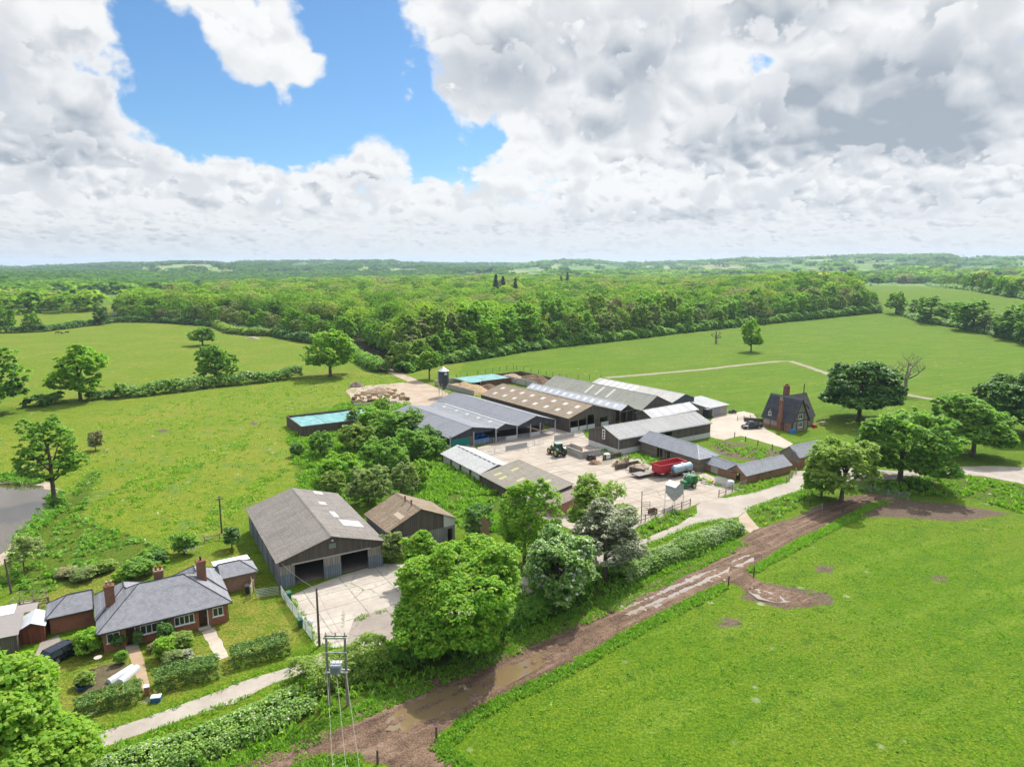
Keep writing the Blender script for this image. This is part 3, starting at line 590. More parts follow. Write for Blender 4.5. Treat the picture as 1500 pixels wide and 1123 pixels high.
def leaf_mesh(name, C, N, S, T, mat, rg, aspect=1.35, blades=False):
    """one four-cornered leaf (or leaf spray) per centre C, facing N, of size S, with tint T"""
    k = len(C); N = N / (np.linalg.norm(N, axis=1, keepdims=True) + 1e-9)
    a = np.cross(N, rg.normal(size=(k, 3))) if not blades else np.array([0, 0, 1.0])-N*N[:, 2:3]; a /= np.linalg.norm(a, axis=1, keepdims=True) + 1e-9; b = np.cross(N, a)
    S = np.broadcast_to(S, (k,))[:, None]; L = a * S * aspect * 0.5; Wd = b * S * 0.5
    bend = N * S * 0.18
    V = np.stack([C - L - bend, C - L*0.1 + Wd + bend*.4, C + L - bend, C + L*0.1 - Wd + bend*.4], 1).reshape(-1, 3)
    me = bpy.data.meshes.new(name); me.vertices.add(4*k); me.vertices.foreach_set('co', V.astype(np.float32).ravel())
    me.loops.add(4*k); me.loops.foreach_set('vertex_index', np.arange(4*k, dtype=np.int32)); me.polygons.add(k)
    me.polygons.foreach_set('loop_start', np.arange(0, 4*k, 4, dtype=np.int32)); me.polygons.foreach_set('loop_total', np.full(k, 4, np.int32))
    me.update()
    t = me.attributes.new('tint', 'FLOAT', 'POINT'); t.data.foreach_set('value', np.repeat(T, 4).astype(np.float32))
    me.materials.append(mat); return me
def unit(rg, k):
    v = rg.normal(size=(k, 3)); return v / np.linalg.norm(v, axis=1, keepdims=True)
def clump_points(rg, cen, rad, tint, per, up=1.7, jit=0.5, inner=0.62, flat=0.7):
    """leaves on the outside of many small clumps"""
    k = len(cen); d = unit(rg, k*per).reshape(k, per, 3); d[..., 2] = np.where(d[..., 2] < -0.12, -d[..., 2], d[..., 2])
    rr = rad[:, None, None] * (inner + (1.06-inner)*rg.random((k, per, 1))**0.7)
    P = cen[:, None, :] + d * rr * np.array([1, 1, flat]); N = d + np.array([0, 0, up]) + rg.normal(size=d.shape)*jit
    T = np.clip(tint[:, None] + rg.normal(size=(k, per))*0.17, 0, 1)
    return P.reshape(-1, 3), N.reshape(-1, 3), T.ravel()
def crown_shape(rg, R_, z0, z1, lobes, spread=(0.45, 0.85), lr=(0.30, 0.46), top=0.55, droop=0.0, dome=True):
    """lobe centres and radii filling an uneven crown of radius R_ between z0 and z1"""
    cz, hz = (z0+z1)/2, (z1-z0)/2; C, Rr = [], []
    if dome:
        for i in range(int(lobes*1.25)):
            t = rg.uniform(0.10, 0.97)**0.9; prof = math.sin(math.pi*min(1, 0.20+0.80*t))**0.55 if t > .38 else 0.70+0.30*t/.38
            a = i*2.399+rg.uniform(-.5, .5); q = prof*rg.uniform(*spread); r = R_*rg.uniform(*lr)*(1.05-.25*t)
            z = z0+(z1-z0)*t; z = min(z, z1-r*.75); z = max(z, z0+r*.45); C.append((math.cos(a)*R_*q, math.sin(a)*R_*q, z)); Rr.append(r)
    for i in range(0 if dome else lobes):
        d = unit(rg, 1)[0]
        if d[2] < -0.8: d[2] *= -0.6
        q = rg.uniform(*spread); x, y = d[0]*R_*q, d[1]*R_*q
        z = cz + d[2]*hz*q*0.95 - droop*hz*(np.hypot(x, y)/R_)**2
        r = R_*rg.uniform(*lr); z = min(z, z1-r*0.75); z = max(z, z0+r*0.5)
        C.append((x, y, z)); Rr.append(r)
    C.append((0, 0, z0+(z1-z0)*top)); Rr.append(R_*0.52)
    return np.array(C), np.array(Rr)
def make_crown(name, seed, R_, z0, z1, lobes, sub, per, leaf, mat, clump=0.26, gap=0.12, flower=0.0, dome=True, bulge=0.52, **kw):
    rg = np.random.default_rng(seed); C, Rr = crown_shape(rg, R_, z0, z1, lobes, dome=dome, **kw)
    if dome:      # one rounded crown whose skin of small leaf clumps swells over the boughs
        n = int(lobes*sub*0.62); d = unit(rg, n); d[:, 2] = np.where(d[:, 2] < -0.72, -d[:, 2], d[:, 2])
        B = unit(rg, lobes+6); B[:, 2] = np.where(B[:, 2] < -.5, -B[:, 2], B[:, 2]); A = bulge*(.15+.85*rg.random(len(B))**.8)
        K_ = rg.uniform(7, 20, len(B)); dt = np.clip(d @ B.T, -1, 1); bump = A*np.exp(K_*(dt-1)); rho = (1-bulge*.80)+np.max(bump, axis=1)
        rho *= 1-.16*rg.random(n)**1.5; inner = rg.random(n) < .16; rho = np.where(inner, rho*rg.uniform(.5, .85, n), rho)
        zm = z0+.40*(z1-z0); hz_ = np.where(d[:, 2] > 0, z1-zm, zm-z0)
        sup = (np.abs(d[:, 0:2]**2).sum(1)**1.15+np.abs(d[:, 2])**2.3)**(-1/2.3)
        p = d*(rho*sup)[:, None]; p = np.stack([p[:, 0]*R_, p[:, 1]*R_, zm+p[:, 2]*hz_], 1); hole = sum(np.sin(d @ rg.normal(size=3)*f_+rg.uniform(0, 6)) for f_ in (2.2, 3.4, 4.6, 6.0)); keep = rg.random(n) > gap+np.where(hole < -1.25, .75, 0); p[:, 0] *= rg.uniform(.9, 1.12); p[:, 1] *= rg.uniform(.88, 1.08); p[:, :2] += rg.normal(size=2)*R_*.10*((p[:, 2:3]-z0)/(z1-z0)); p = p[keep]; lob = np.argmax(bump, axis=1)[keep]
        cr = (0.17+0.042*R_)*(0.65+0.75*rg.random(len(p))); lt = rg.random(len(B))[lob]; ct = np.clip(rg.normal(.40, .19, len(p))+.22*(lt-.5), 0, 1)
        P, N, T = clump_points(rg, p, cr, ct, per, up=1.25)
    else:
        cc, cr, ct = [], [], []
        for c, r in zip(C, Rr):
            d = unit(rg, sub); d[:, 2] = np.where(d[:, 2] < -0.6, -d[:, 2]*0.5, d[:, 2])
            p = c + d * r * (0.72+0.38*rg.random((sub, 1))) * np.array([1, 1, 0.82])
            keep = rg.random(sub) > gap; p = p[keep]
            cc.append(p); cr.append(r*clump*(0.65+0.8*rg.random(len(p)))); ct.append(np.clip(rg.normal(0.42+0.28*rg.random(), 0.16, len(p)), 0, 1))
        P, N, T = clump_points(rg, np.concatenate(cc), np.concatenate(cr), np.concatenate(ct), per, up=1.25)
    if flower: T = np.where(rg.random(len(T)) < flower, 2.0, T)
    S = leaf*(0.6+0.8*rg.random(len(P)))
    return leaf_mesh(name, P, N, S, T, mat, rg), C, Rr
def make_trunk(seed, h, r0, C, Rr, zf=0.35, lean=0.0, limbs=8, mat=None, n=8):
    """tapered trunk forking into limbs that reach the lobes"""
    rg = np.random.default_rng(seed); mb = MB(); top = Vector((lean, lean*0.4, h))
    pts = [Vector((0, 0, -0.25)), Vector((0, 0, 0.25)), Vector((lean*.2, 0, h*0.4)), top*0.75+Vector((0, 0, 0)), top]
    mb.path(pts, [r0*1.55, r0*1.1, r0*0.85, r0*0.7, r0*0.35], n)
    for i in np.argsort(-Rr)[:limbs]:
        e = Vector(C[i]); s = Vector((lean*.5, 0, h*(zf+0.5*rg.random()))); 
        if e.z < s.z: s.z = max(h*zf*0.8, e.z*0.6)
        mid = s.lerp(e, 0.5)+Vector((rg.normal()*.25, rg.normal()*.25, (e-s).length*0.10))
        e = Vector((e.x*.85, e.y*.85, e.z)); mb.path([s, mid, e, e+(e-mid)*0.12], [r0*0.5, r0*0.32, r0*0.16, r0*0.05], 6)
        for _ in range(2):
            q = e + Vector(unit(rg, 1)[0]*Rr[i]*0.8); mb.path([mid.lerp(e, .6), q], [r0*0.14, r0*0.03], 5)
    me = bpy.data.meshes.new('trunk'); me.from_pydata(mb.v, [], mb.f)
    me.materials.append(mat or BARK); me.polygons.foreach_set('use_smooth', [True]*len(me.polygons)); return me
class Kind:
    """one tree shape: crown and trunk meshes that copies share"""
    def __init__(s, seed, R_, z0, z1, lobes, sub, per, leaf, trunk_r=0.35, limbs=8, leafmat='mid', lean=0.0, trunk_h=None, **kw):
        s.crown, C, Rr = make_crown('crown', seed, R_, z0, z1, lobes, sub, per, leaf, LEAF[leafmat], **kw)
        s.trunk = make_trunk(seed+1, trunk_h or z0+(z1-z0)*0.62, trunk_r, C, Rr, limbs=limbs, lean=lean); s.R = R_; s.z1 = z1
    def put(s, name, loc, label, cat='tree', group=None, leaf=None, scale=1.0, sz=None, rz=None, trunk=True):
        o = empty(name, loc, rz if rz is not None else random.uniform(0, 6.28), label, cat, group)
        o.scale = (scale, scale, sz or scale)
        c = link('crown', s.crown, parent=o)
        if leaf: c.material_slots[0].link = 'OBJECT'; c.material_slots[0].material = LEAF[leaf]
        if trunk: link('trunk', s.trunk, parent=o)
        return o
random.seed(4)
def tree_h(px, top, base): 
    """height of a thing whose foot shows at (px, base) and whose top shows at row top"""
    b = GT(px, base); d = b.y; 
    v = (top-561.5)/FPX; return EYE - d*(SP+v*CP)/(CP-v*SP) - b.z
# ---- near trees, each its own shape
Kind(11, 7.7, 0.4, 11.4, 22, 250, 20, 0.25, 0.34, 10, 'fresh', spread=(0.45, 0.92), lr=(0.24, 0.38), droop=0.25).put('broadleaf_tree', G(668, 950), 'large bright green maple-like tree overhanging the mud track below the barn apron', scale=1.0, rz=0.4)
Kind(12, 3.0, 1.4, 6.5, 10, 150, 18, 0.24, 0.14, 6, 'fresh').put('broadleaf_tree', G(618, 853), 'small light green tree against the gable of the brown roofed barn', scale=1.0, rz=2.0)
Kind(13, 4.6, 0.3, 7.2, 15, 210, 19, 0.22, 0.25, 8, 'haw', flower=0.16).put('hawthorn_tree', G(815, 880), 'rounded dark green tree speckled with creamy blossom beside the lane', scale=1.3, rz=1.0)
Kind(14, 4.8, 0.4, 12.4, 18, 150, 17, 0.25, 0.26, 10, 'lime', spread=(0.5, 0.95), lr=(0.22, 0.36), gap=0.3).put('broadleaf_tree', G(768, 832), 'tall loose yellow-green tree rising in front of the low grey shed', rz=0.2)
Kind(15, 4.9, 0.4, 9.2, 17, 190, 19, 0.21, 0.26, 9, 'silver', gap=0.18).put('willow_tree', G(886, 845), 'silvery grey-leaved willow bush beside the lane left of the yard verge', 'tree', scale=1.1, sz=1.15, rz=2.2)
Kind(16, 4.0, 3.5, 11.6, 12, 120, 15, 0.25, 0.20, 9, 'olive', gap=0.35, spread=(0.55, 0.98), dome=False).put('broadleaf_tree', G(872, 818), 'thin-topped olive green tree standing behind the silvery willow', rz=1.2)
Kind(17, 8.2, 0.6, 12.0, 26, 270, 20, 0.28, 0.42, 12, 'lime', spread=(0.5, 0.95), lr=(0.22, 0.36), droop=0.2).put('broadleaf_tree', G(-34, 1215), 'big bright lime-green tree filling the bottom left corner by the lane', rz=0.9)
# ---- farmhouse corner trees
Kind(18, 10.4, 1.6, 14.2, 26, 150, 14, 0.55, 0.50, 10, 'dark', spread=(0.5, 0.9), lr=(0.24, 0.36)).put('chestnut_tree', G(1258, 615), 'broad dark green dome-shaped tree behind the farmhouse garden', scale=1.1, sz=1.08, rz=0.3)
Kind(19, 10.2, 0.2, 13.4, 24, 150, 14, 0.48, 0.45, 12, 'mid', spread=(0.55, 0.95), lr=(0.24, 0.36)).put('broadleaf_tree', G(1318, 705), 'wide spreading grey-green tree over the grey railing beside the lane', leaf='mid', scale=1.03, sz=1.04, rz=1.9)
Kind(20, 5.8, 1.8, 10.6, 13, 105, 13, 0.42, 0.38, 11, 'olive', gap=0.35, spread=(0.6, 1.0), lean=0.6, dome=False).put('oak_tree', G(1232, 735), 'open-crowned old tree with bare limbs showing at the end of the mud track', rz=0.0)
Kind(21, 4.0, 0.3, 6.8, 11, 110, 13, 0.38, 0.2, 5, 'fresh').put('broadleaf_tree', G(1203, 728), 'low dense green tree between the lane and the open-crowned old tree', rz=0.0)
Kind(22, 8.8, 1.2, 13.4, 24, 140, 13, 0.55, 0.45, 11, 'mid', spread=(0.5, 0.95), lr=(0.22, 0.36), gap=0.2).put('oak_tree', G(1425, 668), 'large round mid-green tree beside the lane on the right with its trunk showing', rz=0.5)
Kind(23, 11.0, 1.2, 15.5, 22, 130, 13, 0.58, 0.45, 10, 'mid').put('oak_tree', G(1502, 640), 'dark green tree cut by the right edge behind the round lane tree', leaf='dark', rz=2.5)
# ---- left pasture trees
KO = [Kind(31+i, 7.2, 0.7, 11.8, 18, 85, 12, 0.55, 0.38, 11, 'fresh', spread=(0.55, 1.0), lr=(0.22, 0.36), gap=0.15, droop=0.15) for i in range(3)]
KO[0].put('oak_tree', G(118, 586), 'wide fresh green oak standing at the left end of the pasture hedge', scale=1.32, sz=1.36, rz=0.1)
KO[1].put('oak_tree', G(318, 562), 'rounded oak growing through the middle of the pasture hedge', leaf='mid', scale=1.12, sz=1.22, rz=1.1)
KO[2].put('oak_tree', G(484, 551), 'full rounded oak at the right end of the pasture hedge', leaf='fresh', scale=1.48, sz=1.42, rz=2.1)
KO[1].put('oak_tree', G(297, 506), 'lone oak in the far pasture with its shadow beside it', leaf='mid', scale=1.08, sz=0.86, rz=4.0)
KO[2].put('oak_tree', G(-14, 606), 'dark green tree cut by the left edge of the pasture', leaf='mid', scale=1.5, sz=1.6, rz=0.0)
Kind(36, 5.8, 2.2, 15.0, 16, 100, 13, 0.36, 0.36, 12, 'mid', spread=(0.6, 1.05), lr=(0.2, 0.32), gap=0.25).put('oak_tree', G(80, 735), 'tall narrow tree with a clear trunk standing on the pond bank', rz=0.5)
Kind(37, 5.4, 2.4, 12.0, 14, 90, 12, 0.5, 0.3, 9, 'lime').put('oak_tree', G(629, 556), 'yellow-green tree beside the feed silo', scale=0.95, sz=0.92, rz=0.3)
KO[0].put('oak_tree', G(1100, 515), 'young oak standing alone in the meadow before the wood', leaf='fresh', scale=0.86, sz=1.22, rz=2.0)
Kind(38, 2.6, 0.6, 5.6, 8, 70, 10, 0.22, 0.1, 8, 'grey', gap=0.55, dome=False).put('blossom_tree', G(36, 838), 'thin pale half-bare bush tree at the foot of the pond bank', rz=0.3)
Kind(39, 1.5, 0.3, 4.0, 5, 70, 12, 0.25, 0.08, 4, 'dark').put('conifer_tree', G(340, 803), 'small dark cypress at the corner of the big grey barn', rz=0.3)
Kind(40, 1.9, 0.2, 4.8, 7, 90, 12, 0.30, 0.1, 4, 'grey').put('shrub', G(573, 824), 'pale green shrub growing between the two barns', 'shrub', rz=0.3)
# ---- the scrub between the pasture and the sheds
KS = [Kind(50, 4.2, 0.2, 6.4, 13, 80, 12, 0.36, 0.16, 7, 'mid'), Kind(51, 3.6, 0.2, 6.8, 12, 80, 12, 0.34, 0.16, 7, 'olive', gap=0.3), Kind(52, 4.6, 0.2, 5.6, 13, 80, 12, 0.36, 0.16, 7, 'mid')]
SCRUB = [
 (540, 740, 0, 'grey', .95, 1.12, 'grey-green sallow bush at the front of the scrub behind the two barns'), (592, 730, 1, 'grey', .8, .95, 'pale half-leafed bush at the front right of the scrub'),
 (500, 705, 2, 'fresh', .95, .9, 'fresh green bush on the pasture side of the scrub'), (470, 668, 1, 'mid', .85, .8, 'low green bush nearest the blue-covered clamp'),
 (520, 660, 0, 'olive', 1.05, 1.0, 'olive bush with bare twigs in the middle of the scrub'), (560, 690, 2, 'mid', 1.05, 1.1, 'mid-green bush in the centre of the scrub'),
 (605, 672, 0, 'mid', 1.1, 1.05, 'dense green bush beside the dark slated cattle shed'), (570, 640, 2, 'mid', 1.05, 1.0, 'green bush under the back corner of the cattle shed'),
 (548, 628, 0, 'fresh', 1.0, .9, 'rounded bush beside the cattle track behind the clamp'), (625, 655, 2, 'dark', .8, .8, 'dark bush against the green side of the cattle shed'),
 (600, 634, 0, 'mid', .95, .95, 'rounded bush near the eaves of the dark cattle shed'), (612, 715, 1, 'lime', .72, .78, 'small lime-green bush at the edge of the weedy bank'),
 (488, 728, 1, 'olive', .75, .7, 'yellowish bush at the pasture corner of the scrub'), (435, 668, 1, 'dark', .5, .4, 'small dark bush in front of the clamp wall'),
 (560, 610, 1, 'fresh', .8, .75, 'bush at the back of the scrub by the pale yard'), (520, 625, 1, 'olive', .7, .7, 'twiggy bush by the corner of the blue-covered clamp'), (640, 668, 0, 'mid', .62, .7, 'green bush at the end of the low pale-roofed shed')]
for px, py, k, lf, s_, z_, lab in SCRUB: KS[k].put('shrub', G(px, py), lab, 'shrub', 'bushes in the scrub beside the cattle sheds', leaf=lf, scale=s_*1.08, sz=z_*1.05)
# ---- garden and lane-side shrubs
KB = [Kind(60, 1.35, 0.05, 2.0, 8, 70, 12, 0.16, 0.05, 4, 'mid'), Kind(61, 1.2, 0.05, 1.7, 8, 70, 12, 0.16, 0.05, 4, 'grey'), Kind(62, 1.4, 0.05, 1.8, 8, 70, 12, 0.16, 0.05, 4, 'laurel')]
for px, py, k, lf, s_, z_, lab in [
 (132, 958, 0, 'fresh', 1.25, 1.5, 'tall bright shrub against the left end of the cottage'), (176, 948, 2, 'dark', .85, 1.15, 'dark climber growing round the left cottage door'), (243, 938, 0, 'dark', .8, 1.2, 'dark ivy bush between the two long cottage windows'),
 (202, 946, 0, 'dark', .5, 1.0, 'narrow climber beside the left cottage door'), (178, 972, 0, 'mid', .6, .75, 'small round bush on the left of the garden path'), (243, 962, 0, 'fresh', 1.05, 1.15, 'bright round shrub on the right of the garden path'),
 (262, 950, 1, 'olive', 1.25, 1.0, 'olive shrub in front of the right-hand cottage window'), (250, 976, 1, 'grey', 1.0, .9, 'grey-green shrub nearest the trimmed hedge in the garden'), (276, 950, 0, 'lime', .5, .6, 'small lime shrub on the dry lawn'),
 (124, 1004, 2, 'olive', .8, .75, 'small bush beside the vegetable cloches'), (225, 952, 1, 'bare', .6, .55, 'pale dry plant under the cottage window'), (272, 966, 1, 'silver', .8, .7, 'low grey lavender-like shrub on the lawn')]:
    KB[k].put('garden_shrub', G(px, py), lab, 'shrub', 'shrubs in the cottage garden', leaf=lf, scale=s_, sz=z_)
for px, py, k, lf, s_, z_, lab in [
 (205, 842, 0, 'mid', 1.9, 1.3, 'green thicket bush behind the cottage roof on the left'), (270, 812, 0, 'mid', 1.5, 1.7, 'leafy bush behind the cottage near the barn fence'), (232, 822, 2, 'dark', 1.2, .9, 'low dark bush behind the middle cottage chimney'),
 (120, 850, 1, 'grey', 1.6, .9, 'grey-green bramble bush on the slope above the outbuilding'), (95, 845, 1, 'bare', 1.3, .7, 'brownish scrub bush near the pond bank'), (150, 838, 0, 'olive', 1.4, .8, 'olive bramble bush behind the left chimney'), (82, 742, 0, 'dark', 1.0, .8, 'dark bush at the foot of the pond tree'), (140, 660, 1, 'bare', 1.6, 2.6, 'bare-twigged bush in the pasture right of the pond tree'),
 (180, 850, 0, 'fresh', 1.1, .7, 'fresh green bush beside the left chimney')]:
    KB[k].put('shrub', G(px, py), lab, 'shrub', 'bushes behind the cottages', leaf=lf, scale=s_, sz=z_)
# ---- hedges: one thing per hedge
def hedge(name, pts, w, h, mat, label, leaf=0.24, dens=26, clump=0.42, wob=0.25, flower=0.0, group=None, seed=1, trim=False, cat='hedge', taper=True):
    rg = np.random.default_rng(seed); cen, rad = [], []
    o0 = pts[0]
    for a, b in zip(pts[:-1], pts[1:]):
        L = (b-a).length; d = (b-a).normalized(); s_ = Vector((-d.y, d.x, 0)); k = int(L*dens*(w/2+h)/2.2)
        for _ in range(k):
            t = rg.random(); p = a.lerp(b, t); nz = float(fnoise(p.x, p.y, 3.5)); hh = h*(1+wob*(2*nz-1)*1.6); ww = w*(1+wob*(2*float(fnoise(p.x+50, p.y, 4.0))-1))
            ang = rg.uniform(0, math.pi)
            if trim:
                q = rg.random()*(2*hh+ww)
                lat, z = (-ww/2, q) if q < hh else (ww/2, q-hh) if q < 2*hh else (q-2*hh-ww/2, hh)
                lat *= 0.92; z = min(z, hh-clump*.5)
            else:
                e = 0.75; lat = ww/2*math.copysign(abs(math.cos(ang))**e, math.cos(ang)); z = hh*abs(math.sin(ang))**e*0.92
            p = p + s_*lat; cen.append((p.x, p.y, max(z, 0.12))); rad.append(clump*rg.uniform(.6, 1.25))
    cen = np.array(cen); rad = np.array(rad); cen[:, 2] += hgt(cen[:, 0], cen[:, 1])
    P, N, T = clump_points(rg, cen, rad, np.clip(rg.normal(.45, .2, len(cen)), 0, 1), 13, up=.7 if trim else 1.5)
    if flower:
        patch = fnoise(P[:, 0], P[:, 1], 5.0); T = np.where(rg.random(len(T)) < flower*np.clip((patch-.35)*4, 0, 2.5), 2.0, T)
    me = leaf_mesh(name, P - np.array([o0.x, o0.y, 0]), N, leaf*(.6+.8*rg.random(len(P))), T, LEAF[mat], rg)
    return tag(link(name, me, loc=(o0.x, o0.y, 0)), label, cat, group)
TG = 'clipped hedges along the cottage garden'
hedge('hedge', GP([(113, 1048), (160, 1030), (208, 1020)]), 2.0, 1.35, 'laurel', 'clipped hedge left of the garden path gateway', .10, 95, .17, .06, .02, TG, 3, True)
hedge('hedge', GP([(226, 1010), (270, 995), (322, 985)]), 2.1, 1.6, 'laurel', 'clipped hedge right of the garden path gateway', .10, 95, .17, .06, .02, TG, 4, True)
hedge('hedge', GP([(340, 972), (380, 962), (424, 950)]), 2.2, 1.6, 'laurel', 'clipped hedge nearest the apron fence', .10, 95, .17, .06, .01, TG, 5, True)
LG = 'hedgerow along the lane'
hedge('hedge', GP([(90, 1180), (180, 1134), (260, 1108), (340, 1076), (400, 1050), (450, 1024)]), 4.2, 1.2, 'hedge', 'long low hedgerow between the lane and the mud track at the lower left', .17, 32, .42, .35, .06, LG, 6)
hedge('hedge', GP([(440, 1010), (475, 992), (530, 982), (565, 975)]), 4.2, 2.6, 'olive', 'tall hedge clump under the transformer poles', .17, 34, .45, .35, 0, LG, 7)
hedge('hedge', GP([(560, 985), (620, 958), (700, 930), (760, 910), (800, 895)]), 2.8, 2.0, 'nettle', 'dark hedge at the foot of the large maple-like tree', .18, 26, .45, .35, .0, LG, 8)
hedge('hedge', GP([(905, 852), (960, 828), (1020, 803), (1080, 776)]), 3.0, 1.9, 'hedge', 'white-flecked hedge between the lane and the gateway', .16, 36, .36, .3, .16, LG, 9)
PG = 'field hedges of the left pasture'
hedge('hedge', GP([(48, 597), (60, 592), (92, 590)]), 5.0, 2.6, 'dark', 'short dark hedge at the left foot of the wide oak', .5, 7, .8, .3, 0, PG, 10)
hedge('hedge', GP([(130, 586), (160, 582), (172, 582)]), 4.0, 2.0, 'dark', 'low dark hedge between the wide oak and the pasture hedge', .5, 7, .8, .3, 0, PG, 11)
hedge('hedge', GP([(172, 583), (230, 577), (300, 568), (360, 562), (440, 553)]), 4.5, 3.9, 'haw', 'tall pasture hedge flecked with white hawthorn blossom', .5, 7, .9, .35, .10, PG, 12)
hedge('hedge', GP([(-10, 488), (60, 486), (130, 477), (170, 472), (230, 472), (300, 476), (325, 478)]), 5.0, 3.2, 'dark', 'dark hedge closing the far pasture on the left', .7, 4, 1.2, .3, 0, PG, 13)
hedge('hedge', GP([(318, 478), (340, 488), (370, 491), (404, 492)]), 5.0, 3.4, 'olive', 'curving clipped hedge at the corner of the far pasture', .7, 5, 1.2, .2, 0, PG, 14)
hedge('hedge', GP([(505, 512), (522, 525), (545, 538), (560, 545)]), 5.0, 4.0, 'mid', 'bushy hedge along the left side of the dirt track from the wood', .6, 5, 1.1, .35, 0, PG, 15)
hedge('hedge', GP([(690, 783), (712, 788)]), 3.0, 4.6, 'dark', 'dark ivy-clad stub of wall beside the brown roofed barn', .3, 20, .5, .2, 0, None, 16, True, 'ivy')
tag(hedge('undergrowth', [GT(*q) for q in [(588, 546), (640, 533), (700, 525), (760, 515), (830, 506), (900, 499), (1000, 487), (1100, 476), (1150, 471), (1220, 464), (1288, 457)]], 5.0, 4.2, 'mid', 'shrubby undergrowth along the foot of the wood', .75, 7, 1.15, .5, .0, None, 31, cat='undergrowth'), kind='stuff')
tag(hedge('undergrowth', [GT(*q) for q in [(335, 484), (400, 491), (432, 498), (505, 510)]], 5.0, 3.5, 'dark', 'shrubby undergrowth along the foot of the left arm of the wood', .75, 7, 1.15, .5, .0, None, 32, cat='undergrowth'), kind='stuff')
MG = 'hedge trees of the right meadow'
hedge('hedge', [GT(*q) for q in [(1318, 458), (1350, 471), (1420, 482), (1500, 500), (1560, 515)]], 5.0, 3.0, 'haw', 'rough hedge under the row of trees on the right of the meadow', .8, 4, 1.2, .4, .08, MG, 17)
hedge('hedge', [GT(*q) for q in [(1360, 417), (1400, 423), (1450, 430), (1520, 440)]], 7.0, 3.5, 'haw', 'pale hedge along the foot of the far right wood', 1.0, 3, 1.6, .4, .05, MG, 18)
# ---------------------------------------------------------------- the woods: edge trees as things, the mass behind as one
KW = [Kind(70, 6.4, 0.2, 15.5, 14, 46, 11, 0.80, 0.4, 4, 'mid', spread=(.4, .85), lr=(.32, .48)), Kind(71, 5.8, 0.2, 16.0, 14, 46, 11, 0.76, 0.4, 4, 'mid', spread=(.4, .9), lr=(.32, .46)), Kind(72, 6.8, 0.2, 14.5, 14, 46, 11, 0.80, 0.4, 4, 'mid', spread=(.45, .9), lr=(.3, .44)),
      Kind(73, 5.4, 0.2, 13.5, 12, 40, 10, 0.7, 0.3, 6, 'bare', gap=0.35, spread=(.45, .95))]
WG = 'trees along the edge of the wood'
PLACE = [(150, 'at the far left end'), (205, 'near the left corner'), (260, 'before the lone oak'), (320, 'above the lone oak'), (375, 'above the curving hedge'), (430, 'above the rubble heap'), (480, 'left of the track'), (530, 'beside the dirt track'), (580, 'where the track enters'), (625, 'by the silo tree'), (670, 'behind the feed silo'), (715, 'above the muck clamps'), (760, 'above the aqua clamp sheet'), (810, 'above the brown barn'), (865, 'above the tin roof'), (925, 'above the pale barn'), (985, 'above the long barn'), (1045, 'by the broken tree'), (1110, 'behind the young oak'), (1170, 'above the farmhouse'), (1235, 'above the chestnut'), (1300, 'at the right end'), (1360, 'above hedge trees'), (1420, 'towards the right'), (1480, 'near the right edge'), (1600, 'at the right edge')]
SEEN_LABELS = {}
def uniq(lab, p, s_):
    d = p.y*CP+(EYE-p.z)*SP; px = 750+FPX*p.x/d; place = min(PLACE, key=lambda q: abs(q[0]-px))[1]
    for u_, v_ in (('back row of the left arm of the wood', "left arm's back row"), ('left arm of the wood', "wood's left arm"), ('front edge of the wood', "wood's front edge"), ('second row of the wood', "wood's second row"), ('front of the far right wood', "far right wood")): lab = lab.replace(u_, v_)
    return lab+' '+place
LAB = {'mid': 'mid-green tree in the front edge of the wood', 'lime': 'yellow-green tree in the front edge of the wood', 'olive': 'olive tree in the front edge of the wood', 'fresh': 'fresh green tree in the front edge of the wood', 'grey': 'grey-green tree in the front edge of the wood', 'dark': 'dark green tree in the front edge of the wood', 'bare': 'brownish tree in the front edge of the wood'}
rw = random.Random(8)
def edge_row(pts, spacing, size, group, mixl, lab, back=(0, 0), hs=(0.82, 1.05)):
    W_ = [GT(*q) for q in pts]; acc = 0.0
    for a, b in zip(W_[:-1], W_[1:]):
        L = (b-a).length; t = acc
        while t < L:
            p = a.lerp(b, t/L); p.x += rw.uniform(-2, 2)+back[0]; p.y += rw.uniform(-1.5, 2.5)+back[1]; p.z = float(hgt(p.x, p.y))
            lf = rw.choice(mixl); k = KW[3] if lf == 'bare' else KW[rw.randrange(3)]; s_ = size*1.12*rw.uniform(.8, 1.2)
            k.put('broadleaf_tree', p, uniq(lab[lf] if isinstance(lab, dict) else lab, p, s_), 'tree', group, leaf=lf, scale=s_, sz=s_*rw.uniform(*hs), rz=rw.uniform(0, 6.28)); t += 1.25*spacing*rw.uniform(.75, 1.25)
        acc = t-L
MIXW = ['mid', 'fresh', 'fresh', 'olive', 'olive', 'grey', 'lime', 'lime', 'bare', 'fresh', 'mid']
edge_row([(512, 503), (535, 520), (560, 532), (575, 545)], 7, .82, WG, MIXW, LAB, (9, 5))
edge_row([(585, 545), (640, 532), (700, 524), (760, 514), (830, 505), (900, 498), (1000, 486), (1100, 475), (1150, 470), (1220, 463), (1286, 456)], 8.5, 1.0, WG, MIXW, LAB, (0, 4))
edge_row([(600, 538), (640, 527), (700, 519), (745, 511)], 9, 1.05, WG, ['olive', 'bare', 'olive', 'fresh', 'grey', 'lime'], LAB, (-1, 8), (1.0, 1.2))
LAB2 = {k: v.replace('front edge', 'second row') for k, v in LAB.items()}
edge_row([(600, 540), (700, 522), (830, 504), (1000, 485), (1150, 469), (1290, 454)], 10, 1.1, 'trees of the second row in the wood', MIXW, LAB2, (-2, 15), (1.0, 1.2))
LAB3 = {k: v.replace('front edge of the wood', 'left arm of the wood') for k, v in LAB.items()}
